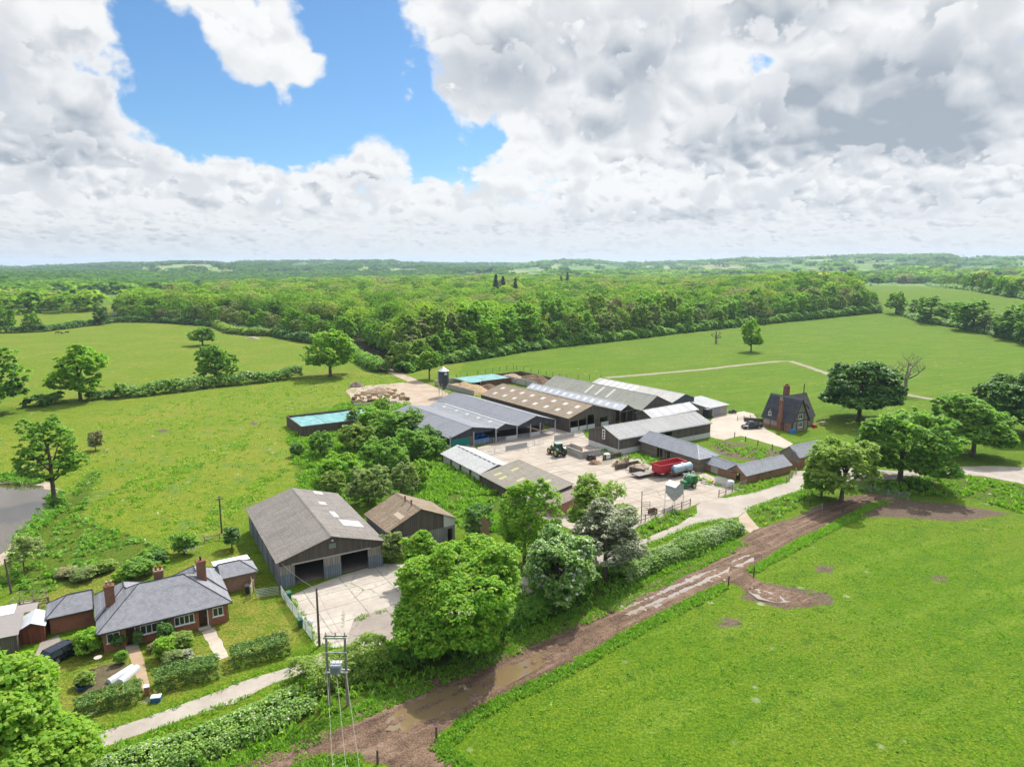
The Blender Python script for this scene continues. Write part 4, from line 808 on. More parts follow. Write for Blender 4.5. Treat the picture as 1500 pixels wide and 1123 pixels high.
edge_row([(145, 470), (200, 472), (300, 477), (390, 490), (430, 496), (505, 508)], 9.5, .84, 'trees of the wood behind the far pasture', MIXW, LAB3, (0, 8))
edge_row([(150, 466), (300, 473), (400, 485), (505, 500)], 11, .95, 'trees of the wood behind the far pasture', ['lime', 'olive', 'lime', 'mid'], {k: v.replace('left arm', 'back row of the left arm') for k, v in LAB3.items()}, (0, 22))
edge_row([(12, 486), (48, 486)], 14, .85, 'pair of trees in the far left hedge', ['mid'], 'rounded tree in the far left hedge')
edge_row([(150, 476), (190, 474)], 16, .8, 'trees at the left corner of the wood', ['fresh', 'dark'], {'fresh': 'rounded fresh green tree at the left corner of the wood', 'dark': 'dark rounded tree at the left corner of the wood'})
HG = 'trees in the hedge on the right of the meadow'
for px, py, lf, s_, z_, lab in [(1312, 459, 'mid', 1.0, 1.05, 'small rounded tree at the left end of the right meadow hedge'), (1338, 463, 'dark', .5, .8, 'narrow dark tree in the right meadow hedge'), (1362, 472, 'mid', 1.45, 1.15, 'broad green tree in the right meadow hedge'), (1395, 474, 'mid', 1.2, .95, 'flat-topped tree in the right meadow hedge'), (1425, 484, 'mid', 1.7, 1.2, 'widest low tree in the right meadow hedge'), (1448, 488, 'grey', 1.0, .8, 'pale low tree in the right meadow hedge'), (1468, 494, 'dark', .95, .85, 'small dark tree in the right meadow hedge'), (1490, 498, 'mid', 1.5, 1.25, 'dark leafy tree by the right edge of the meadow hedge'), (1520, 505, 'mid', 1.5, 1.25, 'tree at the right end of the meadow hedge')]:
    KW[rw.randrange(3)].put('hedgerow_tree', GT(px, py), lab, 'tree', HG, leaf=lf, scale=s_*1.3, sz=z_*1.05, rz=rw.uniform(0, 6))
edge_row([(1290, 416), (1330, 416), (1372, 417), (1420, 424), (1460, 431), (1510, 438)], 19, 1.0, 'trees of the far right wood', ['mid', 'mid', 'grey', 'fresh', 'dark'], {k: v.replace('front edge of the wood', 'front of the far right wood') for k, v in LAB.items()}, (0, 6))
# tall dark conifers standing out of the wood
def conifer(seed, h, r):
    rg = np.random.default_rng(seed); n = 900; t = rg.random(n)**0.75; z = h*(0.12+0.88*t); a = rg.random(n)*6.283; rr = r*(1-t)**0.8*(0.35+0.65*rg.random(n))*(1+0.25*np.sin(z*2.6))
    P = np.stack([np.cos(a)*rr, np.sin(a)*rr, z], 1); N = np.stack([np.cos(a), np.sin(a), np.full(n, .9)], 1)+rg.normal(size=(n, 3))*.4
    me = leaf_mesh('crown', P, N, 1.5*(.6+.6*rg.random(n)), rg.random(n), LEAF['conifer'], rg, 1.6)
    mb = MB(); mb.tube((0, 0, -.3), (0, 0, h*.97), .45, .05); tm = bpy.data.meshes.new('trunk'); tm.from_pydata(mb.v, [], mb.f); tm.materials.append(BARK); return me, tm
CM = [conifer(80, 26, 5.5), conifer(81, 24, 6.0)]
for px, top, dist, k, lab in [(727, 404, 620, 0, 'tall dark conifer on the left of the group standing out of the wood'), (737, 403, 640, 1, 'tallest dark conifer in the middle of the group above the wood'), (755, 409, 630, 0, 'dark conifer on the right of the group above the wood'), (820, 403, 900, 1, 'small far dark conifer pair above the wood, left one'), (829, 401, 910, 0, 'small far dark conifer pair above the wood, right one')]:
    d = Vector(((px-750)/FPX*dist, dist*.985, 0)); v = (top-561.5)/FPX; h = EYE-dist*(SP+v*CP); s_ = h/25.0
    o = empty('conifer_tree', (d.x, d.y, 0), rw.uniform(0, 6), lab, 'tree', 'dark conifers above the wood'); o.scale = (s_*.95, s_*.95, s_)
    link('crown', CM[k][0], parent=o); link('trunk', CM[k][1], parent=o)
# the mass of the woods
LEAFWOOD = None
def mat_wood():
    m, n = material('leaf_woodland'); h = n.attr('hue'); t = n.attr('tint')
    r = n.node('ShaderNodeValToRGB'); n.put(r.inputs[0], h); r.color_ramp.interpolation = 'LINEAR'
    el_ = r.color_ramp.elements; cols = [(0, (.030, .072, .016)), (.2, (.052, .112, .018)), (.5, (.080, .150, .022)), (.7, (.118, .195, .026)), (.82, (.120, .145, .040)), (.92, (.105, .130, .062)), (1, (.108, .122, .062))]
    el_[0].position, el_[0].color = cols[0][0], (*cols[0][1], 1); el_[1].position, el_[1].color = cols[-1][0], (*cols[-1][1], 1)
    for p_, c_ in cols[1:-1]: e_ = el_.new(p_); e_.color = (*c_, 1)
    c = n.mix(t, n.mix(1.0, r.outputs[0], (1.9, 1.75, 1.8), 'MULTIPLY'), n.mix(1.0, r.outputs[0], (3.5, 2.95, 2.7), 'MULTIPLY'))
    d = n.node('ShaderNodeBsdfDiffuse'); n.put(d.inputs[0], c); tr = n.node('ShaderNodeBsdfTranslucent'); n.put(tr.inputs[0], n.mix(1.0, c, (1.05, 1.25, .6), 'MULTIPLY'))
    x = n.node('ShaderNodeMixShader'); x.inputs[0].default_value = .42; n.l.new(d.outputs[0], x.inputs[1]); n.l.new(tr.outputs[0], x.inputs[2])
    o = n.node('ShaderNodeOutputMaterial'); n.l.new(x.outputs[0], o.inputs[0]); return m
MATW = mat_wood()
def forest(name, X, Y, Rc, H_, hue, leaves, leaf, label, seed=1, kind='stuff', flat=None):
    """many crowns in one mesh; each is a bumpy dome of leaf sprays"""
    rg = np.random.default_rng(seed); k = len(X); Z0 = hgt(X, Y); nl = 5
    ld = unit(rg, k*nl).reshape(k, nl, 3); ld[..., 2] = np.abs(ld[..., 2])
    lc = ld*np.stack([Rc*.55, Rc*.55, H_*.25], -1)[:, None, :]+np.stack([0*Rc, 0*Rc, H_*.58], -1)[:, None, :]
    lrad = (Rc*.5)[:, None]*(.8+.5*rg.random((k, nl)))
    pick = rg.integers(0, nl, (k, leaves)); d = unit(rg, k*leaves).reshape(k, leaves, 3); d[..., 2] = np.where(d[..., 2] < -.3, -d[..., 2], d[..., 2])
    rows = np.arange(k)[:, None]; c = lc[rows, pick]; rr = lrad[rows, pick][..., None]
    P = c+d*rr*np.array([1, 1, .9]); low = rg.random((k, leaves)) < .14
    P[..., 2] = np.where(low, P[..., 2]*rg.random((k, leaves))*.8, np.minimum(P[..., 2], (H_*1.05)[:, None]))
    P += np.stack([X, Y, Z0], -1)[:, None, :]
    N = d+np.array([0, 0, 1.5])+rg.normal(size=d.shape)*.5; S = (leaf[:, None] if hasattr(leaf, '__len__') else leaf)*(.65+.7*rg.random((k, leaves)))
    lt = rg.random((k, nl))[rows, pick]; T = np.clip(.25+.5*lt+rg.normal(size=(k, leaves))*.2, 0, 1)
    me = leaf_mesh(name, P.reshape(-1, 3), N.reshape(-1, 3), np.broadcast_to(S, (k, leaves)).ravel(), T.ravel(), MATW, rg)
    a = me.attributes.new('hue', 'FLOAT', 'POINT'); a.data.foreach_set('value', np.repeat(hue, leaves*4).astype(np.float32))
    return tag(link(name, me), label, 'woodland', None, kind)
def scatter(rmin, rmax, az0, az1, s0, grow, rg):
    """points with spacing s0*(r/rmin)**grow in polar rings, jittered"""
    out = []; r = rmin
    while r < rmax:
        s = s0*(r/rmin)**grow; n = max(1, int((az1-az0)*r/s)); a = az0+(np.arange(n)+rg.random(n))*(az1-az0)/n
        q = r+(rg.random(n)-.5)*s*.9; out.append(np.stack([q*np.sin(a), q*np.cos(a), np.full(n, s)], 1)); r += s*.87
    return np.concatenate(out)
def hues(rg, k, X, Y, bias=0.0):
    b = fnoise(X, Y, 90.0); return np.clip(rg.choice([.05, .18, .3, .42, .55, .66, .76, .86, .97], size=k, p=[.06, .12, .14, .16, .14, .12, .11, .09, .06])+rg.normal(size=k)*.05+(b-.5)*.35+bias, 0, 1)
rg = np.random.default_rng(77)
pts = scatter(285, 1750, -.62, .62, 11.0, .42, rg)
sd_ = poly_sdf(WOOD, pts[:, 0], pts[:, 1]); pts = pts[(sd_ < -17)]
r_ = np.hypot(pts[:, 0], pts[:, 1]); H_ = (12.0+8.0*rg.random(len(pts))**1.3)*(.9+.35*fnoise(pts[:, 0], pts[:, 1], 60))
near_ = r_ < 560
for sel, leaves, lf_, nm in ((near_, 480, .95, 'front'), (~near_, 260, 1.3, 'back')):
    q = pts[sel]; forest('woodland', q[:, 0], q[:, 1], np.maximum(5.6, q[:, 2]*.70*rg.uniform(.75, 1.25, len(q))), H_[sel], hues(rg, len(q), q[:, 0], q[:, 1]), leaves, lf_*np.maximum(1, q[:, 2]/13.0), 'leafy canopy of the big wood behind the farm' if nm == 'front' else 'far canopy of the big wood towards the horizon', 3)
# far woods, copses and hedgerows towards the horizon
pts = scatter(620, 5600, -.72, .72, 13, .92, rg); x, y, s_ = pts.T; r_ = np.hypot(x, y); a_ = np.arctan2(x, y)
m1 = fnoise(x, y, 420.0); vx, vy = np.floor(x/230+.6*fnoise(x, y, 300)), np.floor(y/420+.5*fnoise(x+99, y, 300)); hx = np.abs(x/230+.6*fnoise(x, y, 300)-vx-.5); hy = np.abs(y/420+.5*fnoise(x+99, y, 300)-vy-.5)
hedgeline = (hx > .5-6/230) | (hy > .5-7/420)
inwood = poly_sdf(WOOD, x, y) < 5
def band(lst): return np.any([poly_sdf([GT(*q) for q in P], x, y) < 0 for P in lst], axis=0)
FARW = band([[(0, 441), (60, 437), (130, 432), (200, 424), (330, 425), (420, 420), (440, 414), (330, 409), (200, 407), (100, 411), (-80, 417), (-80, 446)], [(-80, 463), (60, 460), (150, 457), (150, 449), (60, 446), (-80, 449)], [(330, 413), (560, 412), (700, 409), (640, 404), (450, 403), (300, 405)],
             [(1285, 415), (1372, 416), (1430, 424), (1580, 448), (1580, 402), (1420, 405), (1300, 406), (1240, 409)], [(790, 409), (830, 410), (910, 410), (910, 404), (800, 404)], [(930, 404), (1150, 404), (1150, 401), (930, 401)]])
OPEN = band([[(-60, 487), (140, 476), (145, 466), (60, 466), (-60, 470)], [(120, 446), (330, 430), (340, 426), (200, 430), (0, 444), (-80, 447), (-80, 449), (60, 446)], [(1290, 452), (1310, 457), (1500, 498), (1600, 520), (1600, 450), (1430, 426), (1372, 417.5), (1290, 417.5)], [(1010, 409), (1170, 411), (1240, 409), (1225, 404), (1150, 405), (1040, 406)], [(1150, 407), (1225, 405), (1225, 398), (1150, 399)], [(1395, 414), (1500, 418), (1560, 417), (1500, 409), (1400, 410)]])
keep = (~inwood) & (~OPEN) & (FARW | ((r_ > 1150) & ((m1 > .60) | hedgeline)))
x, y, s_, r_ = x[keep], y[keep], s_[keep], r_[keep]; H2 = (11+5*rg.random(len(x)))*(.75+.5*fnoise(x, y, 200))
forest('woodland', x, y, np.maximum(5, s_*.6), H2, hues(rg, len(x), x, y, -.06)*(1-.75*sstep(800, 1700, r_)*(x < -20))*(1-.55*sstep(1500, 3200, r_)), 46, np.clip(s_*.30, 1.6, 14), 'distant woods and hedgerows spread to the horizon', 4)
# dead trees
def dead_tree(seed, h, r0, spread, levels=4):
    rg_ = random.Random(seed); mb = MB()
    def grow(p, d, L, r, lev):
        k = 3; pts = [p]; 
        for i in range(k):
            d = (d+Vector((rg_.uniform(-.25, .25), rg_.uniform(-.25, .25), rg_.uniform(-.05, .22)))).normalized(); pts.append(pts[-1]+d*L/k)
        mb.path(pts, [r*(1-.16*i) for i in range(k+1)], 6)
        if lev == 0: return
        for _ in range(3 if lev > 1 else 2):
            q = pts[rg_.choice((2, 3))]; a = rg_.uniform(0, 6.28); e = (d*.55+Vector((math.cos(a), math.sin(a), rg_.uniform(-.1, .5)))*spread).normalized(); grow(q, e, L*rg_.uniform(.55, .8), r*.45, lev-1)
    mb.path([(0, 0, -.3), (0, 0, .3), (.1, 0, h*.25), (0, .1, h*.42), (.1, 0, h*.5)], [r0*1.5, r0*1.1, r0*.9, r0*.8, r0*.7], 9)
    for i in range(5):
        a = i*1.257+rg_.uniform(-.3, .3); grow(Vector((0, 0, h*rg_.uniform(.34, .5))), Vector((math.cos(a), math.sin(a), rg_.uniform(.05, .5))), h*.30, r0*.5, levels-1)
    grow(Vector((.1, 0, h*.48)), Vector((0, 0, 1)), h*.28, r0*.5, levels-1)
    return mb
o = dead_tree(5, 13.5, .6, .75).build('dead_tree', DEADBARK, loc=GT(1325, 578), rz=.4, smooth=True); tag(o, 'bare dead tree with spreading limbs beside the meadow track', 'tree')
o = dead_tree(9, 8.0, .55, .6, 3).build('dead_tree', DEADBARK, loc=GT(1049, 503), rz=1.4, smooth=True); tag(o, 'small broken dead tree stump in the meadow left of the young oak', 'tree')
# ---------------------------------------------------------------- buildings
class Bld:
    """a building: an Empty at its front left ground corner; local x along the front, local y going back"""
    def __init__(s, name, px, py, label, cat='barn', yaw=32.0, group=None):
        s.o = G(px, py); s.yaw = R(yaw); s.root = empty(name, s.o, s.yaw, label, cat, group); s.name = name
    def part(s, mb, name, mat, parent=None, smooth=False, bevel=0.0): return mb.build(name, mat, parent or s.root, smooth=smooth, bevel=bevel)
    def at(s, px, py, z=0):
        p = G(px, py, z)-s.o; c, q = math.cos(s.yaw), math.sin(s.yaw); return (p.x*c+p.y*q, -p.x*q+p.y*c, z)
def wall(mb, axis, fix, th, s0, s1, z0, top, holes=()):
    """wall of thickness th running along axis from s0 to s1; top is [(s, z)] ; holes are (s0, s1, z0, z1)"""
    if not isinstance(top, (list, tuple)): top = [(s0, top), (s1, top)]
    tz = lambda s: float(np.interp(s, [t[0] for t in top], [t[1] for t in top]))
    cuts = sorted({s0, s1} | {t[0] for t in top if s0 < t[0] < s1} | {h[i] for h in holes for i in (0, 1) if s0 < h[i] < s1})
    f0, f1 = min(fix, fix+th), max(fix, fix+th)
    def pc(a, b, za, zb, ta, tb):
        if ta-za < 0.01 and tb-zb < 0.01: return
        if axis == 'x': mb.hexa([(a, f0, za), (b, f0, zb), (b, f1, zb), (a, f1, za)], [(a, f0, ta), (b, f0, tb), (b, f1, tb), (a, f1, ta)])
        else: mb.hexa([(f0, a, za), (f1, a, za), (f1, b, zb), (f0, b, zb)], [(f0, a, ta), (f1, a, ta), (f1, b, tb), (f0, b, tb)])
    for a, b in zip(cuts[:-1], cuts[1:]):
        h = [q for q in holes if q[0] <= a+1e-6 and q[1] >= b-1e-6]
        if not h: pc(a, b, z0, z0, tz(a), tz(b))
        else:
            h = h[0]
            if h[2] > z0+.01: pc(a, b, z0, z0, h[2], h[2])
            pc(a, b, h[3], h[3], max(tz(a), h[3]), max(tz(b), h[3]))
def slope(mb, axis, c0, z0, c1, z1, s0, s1, th=0.09):
    """roof slope from (c0, z0) to (c1, z1) across the ridge axis, s0..s1 along it"""
    if axis == 'y': lo = [(c0, s0, z0), (c1, s0, z1), (c1, s1, z1), (c0, s1, z0)]
    else: lo = [(s0, c0, z0), (s1, c0, z0), (s1, c1, z1), (s0, c1, z1)]
    mb.hexa(lo, [(x, y, z+th) for x, y, z in lo])
def gable_roof(b, axis, c0, cm, c1, e0, rz, e1, s0, s1, mat, over=0.35, over_s=0.3, lights=(), lmat=None, ridge_mat=None, name='roof', th=0.09, lights_r=()):
    """two slopes over c0..c1 with the ridge at cm; rooflights are (t0, t1, s0, s1) as fractions up the left slope"""
    k0, k1 = (rz-e0)/(cm-c0), (rz-e1)/(c1-cm)
    mb = MB(); slope(mb, axis, c0-over, e0-over*k0, cm, rz, s0-over_s, s1+over_s, th); slope(mb, axis, cm, rz, c1+over, e1-over*k1, s0-over_s, s1+over_s, th)
    rf = b.part(mb, name, mat)
    for side, L in ((0, lights), (1, lights_r)):
        for t0, t1, a0, a1 in L:
            if side == 0: p0, q0, p1, q1 = c0+(cm-c0)*t0, e0+(rz-e0)*t0, c0+(cm-c0)*t1, e0+(rz-e0)*t1
            else: p0, q0, p1, q1 = cm+(c1-cm)*(1-t0), rz+(e1-rz)*(1-t0), cm+(c1-cm)*(1-t1), rz+(e1-rz)*(1-t1)
            l = MB(); slope(l, axis, p0, q0+th, p1, q1+th, a0, a1, .03); b.part(l, 'rooflight', lmat, rf)
    r = MB(); w_ = .22
    for sgn, k in ((-1, k0), (1, k1)):
        slope(r, axis, cm+sgn*w_, rz+th-w_*k+.012, cm, rz+th+.012, s0-over_s-.02, s1+over_s+.02, .03)
    b.part(r, 'ridge_cap', ridge_mat or mat, rf); return rf
def hip_roof(b, x0, x1, y0, y1, ze, zr, axis, mat, left=True, right=True, th=.08, ridge_mat=None, name='roof', hipk=1.0, parent=None):
    if axis == 'x':
        h = (y1-y0)/2; ym = (y0+y1)/2; r0 = (x0+(h*hipk if left else 0), ym, zr); r1 = (x1-(h*hipk if right else 0), ym, zr)
        c = [(x0, y0, ze), (x1, y0, ze), (x1, y1, ze), (x0, y1, ze)]
        F = [(0, 1, 5, 4), (1, 2, 5), (2, 3, 4, 5), (3, 0, 4)]
    else:
        h = (x1-x0)/2; xm = (x0+x1)/2; r0 = (xm, y0+(h*hipk if left else 0), zr); r1 = (xm, y1-(h*hipk if right else 0), zr)
        c = [(x0, y0, ze), (x1, y0, ze), (x1, y1, ze), (x0, y1, ze)]
        F = [(0, 1, 4), (1, 2, 5, 4), (2, 3, 5), (3, 0, 4, 5)]
    mb = MB(); mb.add(c+[r0, r1], F+[(3, 2, 1, 0)]); mb.box(x0+.02, x1-.02, y0+.02, y1-.02, ze-.12, ze-.003)
    rf = b.part(mb, name, mat, parent)
    r = MB(); r.path([r0, r1], .075, 6)
    for q, e in ((r0, (c[0], c[3]) if axis == 'x' else (c[0], c[1])), (r1, (c[1], c[2]) if axis == 'x' else (c[2], c[3]))):
        for k in e: r.path([k, q], .06, 6)
    b.part(r, 'ridge_cap', ridge_mat or mat, rf); return rf
# materials of the farm
SLATE = mat_slate('grey_slate', (0.225, 0.225, 0.245), .3, tint=(0.285, 0.28, 0.29)); DSLATE = mat_slate('dark_slate', (0.050, 0.053, 0.062), .55, tint=(0.085, 0.085, 0.095))
BRICK = mat_brick('red_brick', (0.37, 0.12, 0.058), (0.26, 0.08, 0.045)); BRICK2 = mat_brick('old_orange_brick', (0.34, 0.155, 0.09), (0.25, 0.11, 0.07), (.33, .27, .22)); CHIMB = mat_brick('chimney_brick', (0.24, 0.085, 0.05), (0.14, 0.06, 0.045))
WHITE = mat_plain('white_paint', (0.78, 0.78, 0.76), .45); BLACK = mat_plain('black_plastic', (.02, .02, .022), .5); DARKIN = mat_plain('interior_shade', (.05, .045, .04), .9)
GLASS = mat_plain('window_glass', (.035, .045, .05), .08, .6); STEEL = mat_plain('galvanised_steel', (.52, .53, .55), .38, .5, .75, .12, 1.2); POSTW = mat_plain('post_timber', (.17, .13, .095), .9, .2); POLEW = mat_plain('pole_timber', (.13, .10, .075), .9, .2)
REDT = mat_plain('red_tile', (.33, .085, .045), .85); POT = mat_plain('chimney_pot', (.40, .30, .22), .85); STONE = mat_plain('pale_stone', (.42, .37, .31), .9)
ROOFLIGHT = mat_plain('rooflight_sheet', (.46, .445, .40), .5, .3); OLDLIGHT = mat_plain('old_rooflight', (.44, .42, .38), .6)
FIBRE = mat_roof('grey_fibre_cement', (.185, .163, .145), (.095, .082, .072), (.27, .245, .22), 'y', lichen=(.155, .140, .11), lichen_amt=.75)
FIBRE_BR = mat_roof('brown_lichen_sheet', (.225, .165, .105), (.115, .082, .055), (.31, .25, .18), 'y', lichen=(.16, .10, .045), lichen_amt=.85)
FIBRE_PALE = mat_roof('pale_fibre_cement', (.40, .385, .36), (.27, .255, .24), (.50, .485, .46), 'y', lichen=(.34, .33, .25), lichen_amt=.5)
FIBRE_WH = mat_roof('whitened_sheet', (.40, .40, .405), (.28, .28, .275), (.50, .50, .51), 'y', lichen=(.42, .43, .35), lichen_amt=.6)
FIBRE_GR = mat_roof('greenish_sheet', (.235, .235, .20), (.16, .16, .135), (.32, .32, .28), 'y', lichen=(.19, .20, .125), lichen_amt=.7)
BLUEGREY = mat_roof('blue_grey_sheet', (.165, .175, .20), (.125, .13, .15), (.215, .225, .25), 'y', rough=.62, row=6.0); BLUEGREY_B = mat_roof('blue_grey_sheet_light', (.26, .27, .29), (.19, .20, .215), (.34, .345, .36), 'y', rough=.6, row=6.0)
TIN = mat_roof('tin_sheet', (.42, .435, .46), (.27, .28, .295), (.55, .565, .59), 'y', rough=.45, metal=.35); TIN_X = mat_roof('tin_sheet_long', (.255, .26, .265), (.19, .175, .16), (.33, .335, .34), 'x', rough=.7, metal=0, lichen=(.33, .28, .21), lichen_amt=.30, row=4.0)
SLATEB = mat_roof('blue_slate_sheet', (.20, .215, .245), (.15, .155, .175), (.26, .275, .30), 'y', rough=.6, row=.5, seam=.5); SLATEBX = mat_roof('blue_slate_sheet_long', (.22, .23, .255), (.165, .17, .19), (.285, .295, .32), 'x', rough=.6, row=.5, seam=.5)
BOARD = mat_board('weathered_boards', (.085, .070, .058), (.20, .165, .135)); BOARD_D = mat_board('dark_boards', (.07, .06, .052), (.145, .12, .10)); BOARD_P = mat_board('pale_boards', (.21, .19, .165), (.33, .305, .27), .35); SHEETBLUE = mat_board('blue_grey_cladding', (.14, .165, .19), (.22, .25, .28), .3); BOARDH = mat_board('stone_courses', (.20, .165, .125), (.31, .265, .205), .3, True)
BLOCK = mat_plain('concrete_block', (.37, .34, .31), .9, .2, 0, .16, 1.4); BLOCKW = mat_plain('whitewashed_wall', (.62, .60, .56), .85, .2, 0, .12, 1.0); GREENN = mat_plain('green_netting', (.012, .17, .14), .7, .2, 0, .14, .8); GREEND = mat_board('dark_green_netting', (.010, .055, .045), (.018, .085, .07), .6); BLUET = mat_plain('blue_tarpaulin', (.015, .17, .48), .35, .4, 0, .14, 1.2); CLEARB = mat_plain('aqua_sheet', (.22, .45, .42), .35, .4, 0, .10, .35)
SLEEPER = mat_board('railway_sleeper', (.085, .066, .05), (.16, .125, .095), .28); RUST = mat_plain('rusty_steel', (.18, .085, .05), .85, .3, .2)
def window(b, x0, x1, z0, z1, lights, y=0.0, axis='x', frame=WHITE, d=-1):
    """casement: white frame standing proud of the wall with dark panes behind the bars"""
    f = MB(); t = .075; P = (lambda a0, a1, p0, p1, q0, q1: f.box(a0, a1, min(p0, p1), max(p0, p1), q0, q1)) if axis == 'x' else (lambda a0, a1, p0, p1, q0, q1: f.box(min(p0, p1), max(p0, p1), a0, a1, q0, q1))
    o0, o1 = y+d*.045, y-d*.05
    P(x0, x1, o0, o1, z0, z0+t); P(x0, x1, o0, o1, z1-t, z1)
    for i in range(lights+1):
        x = x0+(x1-x0-t)*i/lights; P(x, x+t, o0, o1, z0+t, z1-t)
    fr = b.part(f, 'window', frame); g = MB(); yy = y+d*.012
    if axis == 'x': g.box(x0+.03, x1-.03, min(yy, yy-d*.03), max(yy, yy-d*.03), z0+.03, z1-.03)
    else: g.box(min(yy, yy-d*.03), max(yy, yy-d*.03), x0+.03, x1-.03, z0+.03, z1-.03)
    b.part(g, 'pane', GLASS, fr)
    s = MB()
    if axis == 'x': s.box(x0-.08, x1+.08, min(y+d*.12, y), max(y+d*.12, y), z0-.08, z0-.004)
    else: s.box(min(y+d*.12, y), max(y+d*.12, y), x0-.08, x1+.08, z0-.08, z0-.004)
    b.part(s, 'sill', frame, fr)
def chimney(b, x, y, z0, z1, w_, d_, pots, mat=CHIMB, pot=POT, parent=None):
    c = MB(); c.box(x-w_/2, x+w_/2, y-d_/2, y+d_/2, z0, z1-.25); c.box(x-w_/2-.06, x+w_/2+.06, y-d_/2-.06, y+d_/2+.06, z1-.25, z1-.1); c.box(x-w_/2-.02, x+w_/2+.02, y-d_/2-.02, y+d_/2+.02, z1-.1, z1)
    ch = b.part(c, 'chimney', mat, parent)
    for i in range(pots):
        p = MB(); px_ = x+(i-(pots-1)/2)*w_/max(pots, 1)*.95; p.lathe([(.13, z1-.02), (.11, z1+.12), (.12, z1+.38), (.15, z1+.40), (.14, z1+.46)], px_, y, 10); b.part(p, 'chimney_pot', pot, ch, smooth=True)
def gutter(b, pts, name='gutter', mat=BLACK, r=.06): b.part(MB().path(pts, r, 6), name, mat)

# ---- 1 the pair of brick cottages
b = Bld('cottage', 152.7, 955.6, 'long red brick bungalow pair with grey hipped slate roof and three chimneys', 'cottage'); Lc = 12.2
hl = [(2.1, 3.0, 0, 2.05), (9.2, 10.15, 0, 2.05)]; wn = [(.35, 1.55, .95, 1.98, 2), (3.45, 5.65, .95, 2.0, 4), (6.75, 8.75, .95, 2.0, 4), (10.65, 11.75, .95, 1.98, 2)]
m = MB(); wall(m, 'x', 0, .25, 0, Lc, 0, 2.4, hl+[w_[:4] for w_ in wn]); wall(m, 'y', 0, .25, .25, 9.3, 0, 2.4); wall(m, 'y', Lc-.25, .25, .25, 9.3, 0, 2.4); wall(m, 'x', 9.3, -.25, .25, Lc-.25, 0, 2.4); b.part(m, 'wall', BRICK)
for w_ in wn: window(b, *w_)
for h in hl:
    d = MB(); d.box(h[0]+.04, h[1]-.04, .55, .62, .05, 2.0); dr = b.part(d, 'door', mat_plain('dark_brown_door', (.09, .035, .02), .5)); b.part(MB().box(h[1]-.2, h[1]-.12, .50, .55, 1.0, 1.06), 'handle', STEEL, dr)
    f = MB(); f.box(h[1]-.07, h[1]+.02, -.04, .5, 0, 2.05); b.part(f, 'door_frame', WHITE); b.part(MB().box(h[0]-.15, h[1]+.15, -.7, -.01, 0, .12), 'doorstep', STONE)
    b.part(MB().box(h[0]+.003, h[0]+.02, .25, .6, 0, 2.05), 'porch_side', BRICK)
hip_roof(b, -.5, Lc+.5, -.5, 8.2, 2.42, 5.15, 'x', SLATE, ridge_mat=DSLATE)
hip_roof(b, -.57, 5.4, 2.6, 9.75, 2.43, 4.5, 'y', SLATE, ridge_mat=DSLATE, hipk=.95); hip_roof(b, 6.8, Lc+.57, 2.6, 9.75, 2.43, 4.6, 'y', SLATE, ridge_mat=DSLATE, hipk=.95)
for px, py, z, zt, pots, pt in [(162, 884, 3.4, 5.6, 2, POT), (233.5, 856, 4.2, 6.0, 2, REDT), (296, 851, 3.6, 6.2, 1, BLACK)]:
    x, y, _ = b.at(px, py, z); chimney(b, x, y, z-1.0, zt, .95, .75, pots, CHIMB, pt)
gutter(b, [(-.52, -.55, 2.33), (Lc+.52, -.55, 2.33)]); b.part(MB().path([(Lc+.05, -.06, 2.3), (Lc+.05, -.06, .1)], .04, 6), 'downpipe', BLACK)
x, y, _ = b.at(288, 836, 5.0); a_ = MB(); a_.tube((x, y, 4.2), (x, y, 8.0), .025); a_.tube((x-1.2, y, 7.8), (x+.9, y, 7.9), .018)
for k in range(7): a_.tube((x-1.1+k*.3, y-.35+.02*k, 7.82), (x-1.1+k*.3, y+.35-.02*k, 7.82), .010)
b.part(a_, 'aerial', STEEL)
# left brick outbuilding
b = Bld('outbuilding', 74.8, 928.7, 'low brick outbuilding with hipped slate roof joined to the left end of the cottages', 'outbuilding')
m = MB(); wall(m, 'x', 0, .22, 0, 4.1, 0, 2.0); wall(m, 'y', 0, .22, .22, 3.5, 0, 2.0); wall(m, 'x', 3.5, -.22, .22, 4.1, 0, 2.0); b.part(m, 'wall', BRICK)
hip_roof(b, -.35, 4.2, -.35, 3.85, 2.02, 3.45, 'x', SLATE, right=False, ridge_mat=DSLATE); gutter(b, [(-.3, -.4, 1.96), (4.1, -.4, 1.96)])
# right brick outbuilding
b = Bld('outbuilding', 333, 868, 'small old brick outbuilding with white lean-to at the right end of the cottages', 'outbuilding')
m = MB(); wall(m, 'x', 0, .22, -.3, 3.4, 0, 2.1); wall(m, 'y', 3.4, -.22, .22, 3.0, 0, 2.1); wall(m, 'y', -.3, .22, .22, 3.0, 0, 2.1); wall(m, 'x', 3.0, -.22, -.08, 3.18, 0, 2.1); b.part(m, 'wall', mat_brick('patched_brick', (.30, .13, .08), (.34, .27, .20)))
hip_roof(b, -.7, 3.75, -.35, 3.35, 2.12, 3.3, 'x', SLATE, left=False, ridge_mat=DSLATE)
m = MB(); slope(m, 'x', 3.36, 2.35, 5.4, 2.15, -.9, 3.5, .06); b.part(m, 'lean_to_roof', mat_plain('white_sheet', (.66, .67, .68), .5)); m = MB()
for x in (-.75, 3.3): m.box(x, x+.1, 5.2, 5.3, 0, 2.15)
m.box(-.75, 3.4, 5.3, 5.36, 0, 2.1); b.part(m, 'lean_to_wall', BOARD_P)

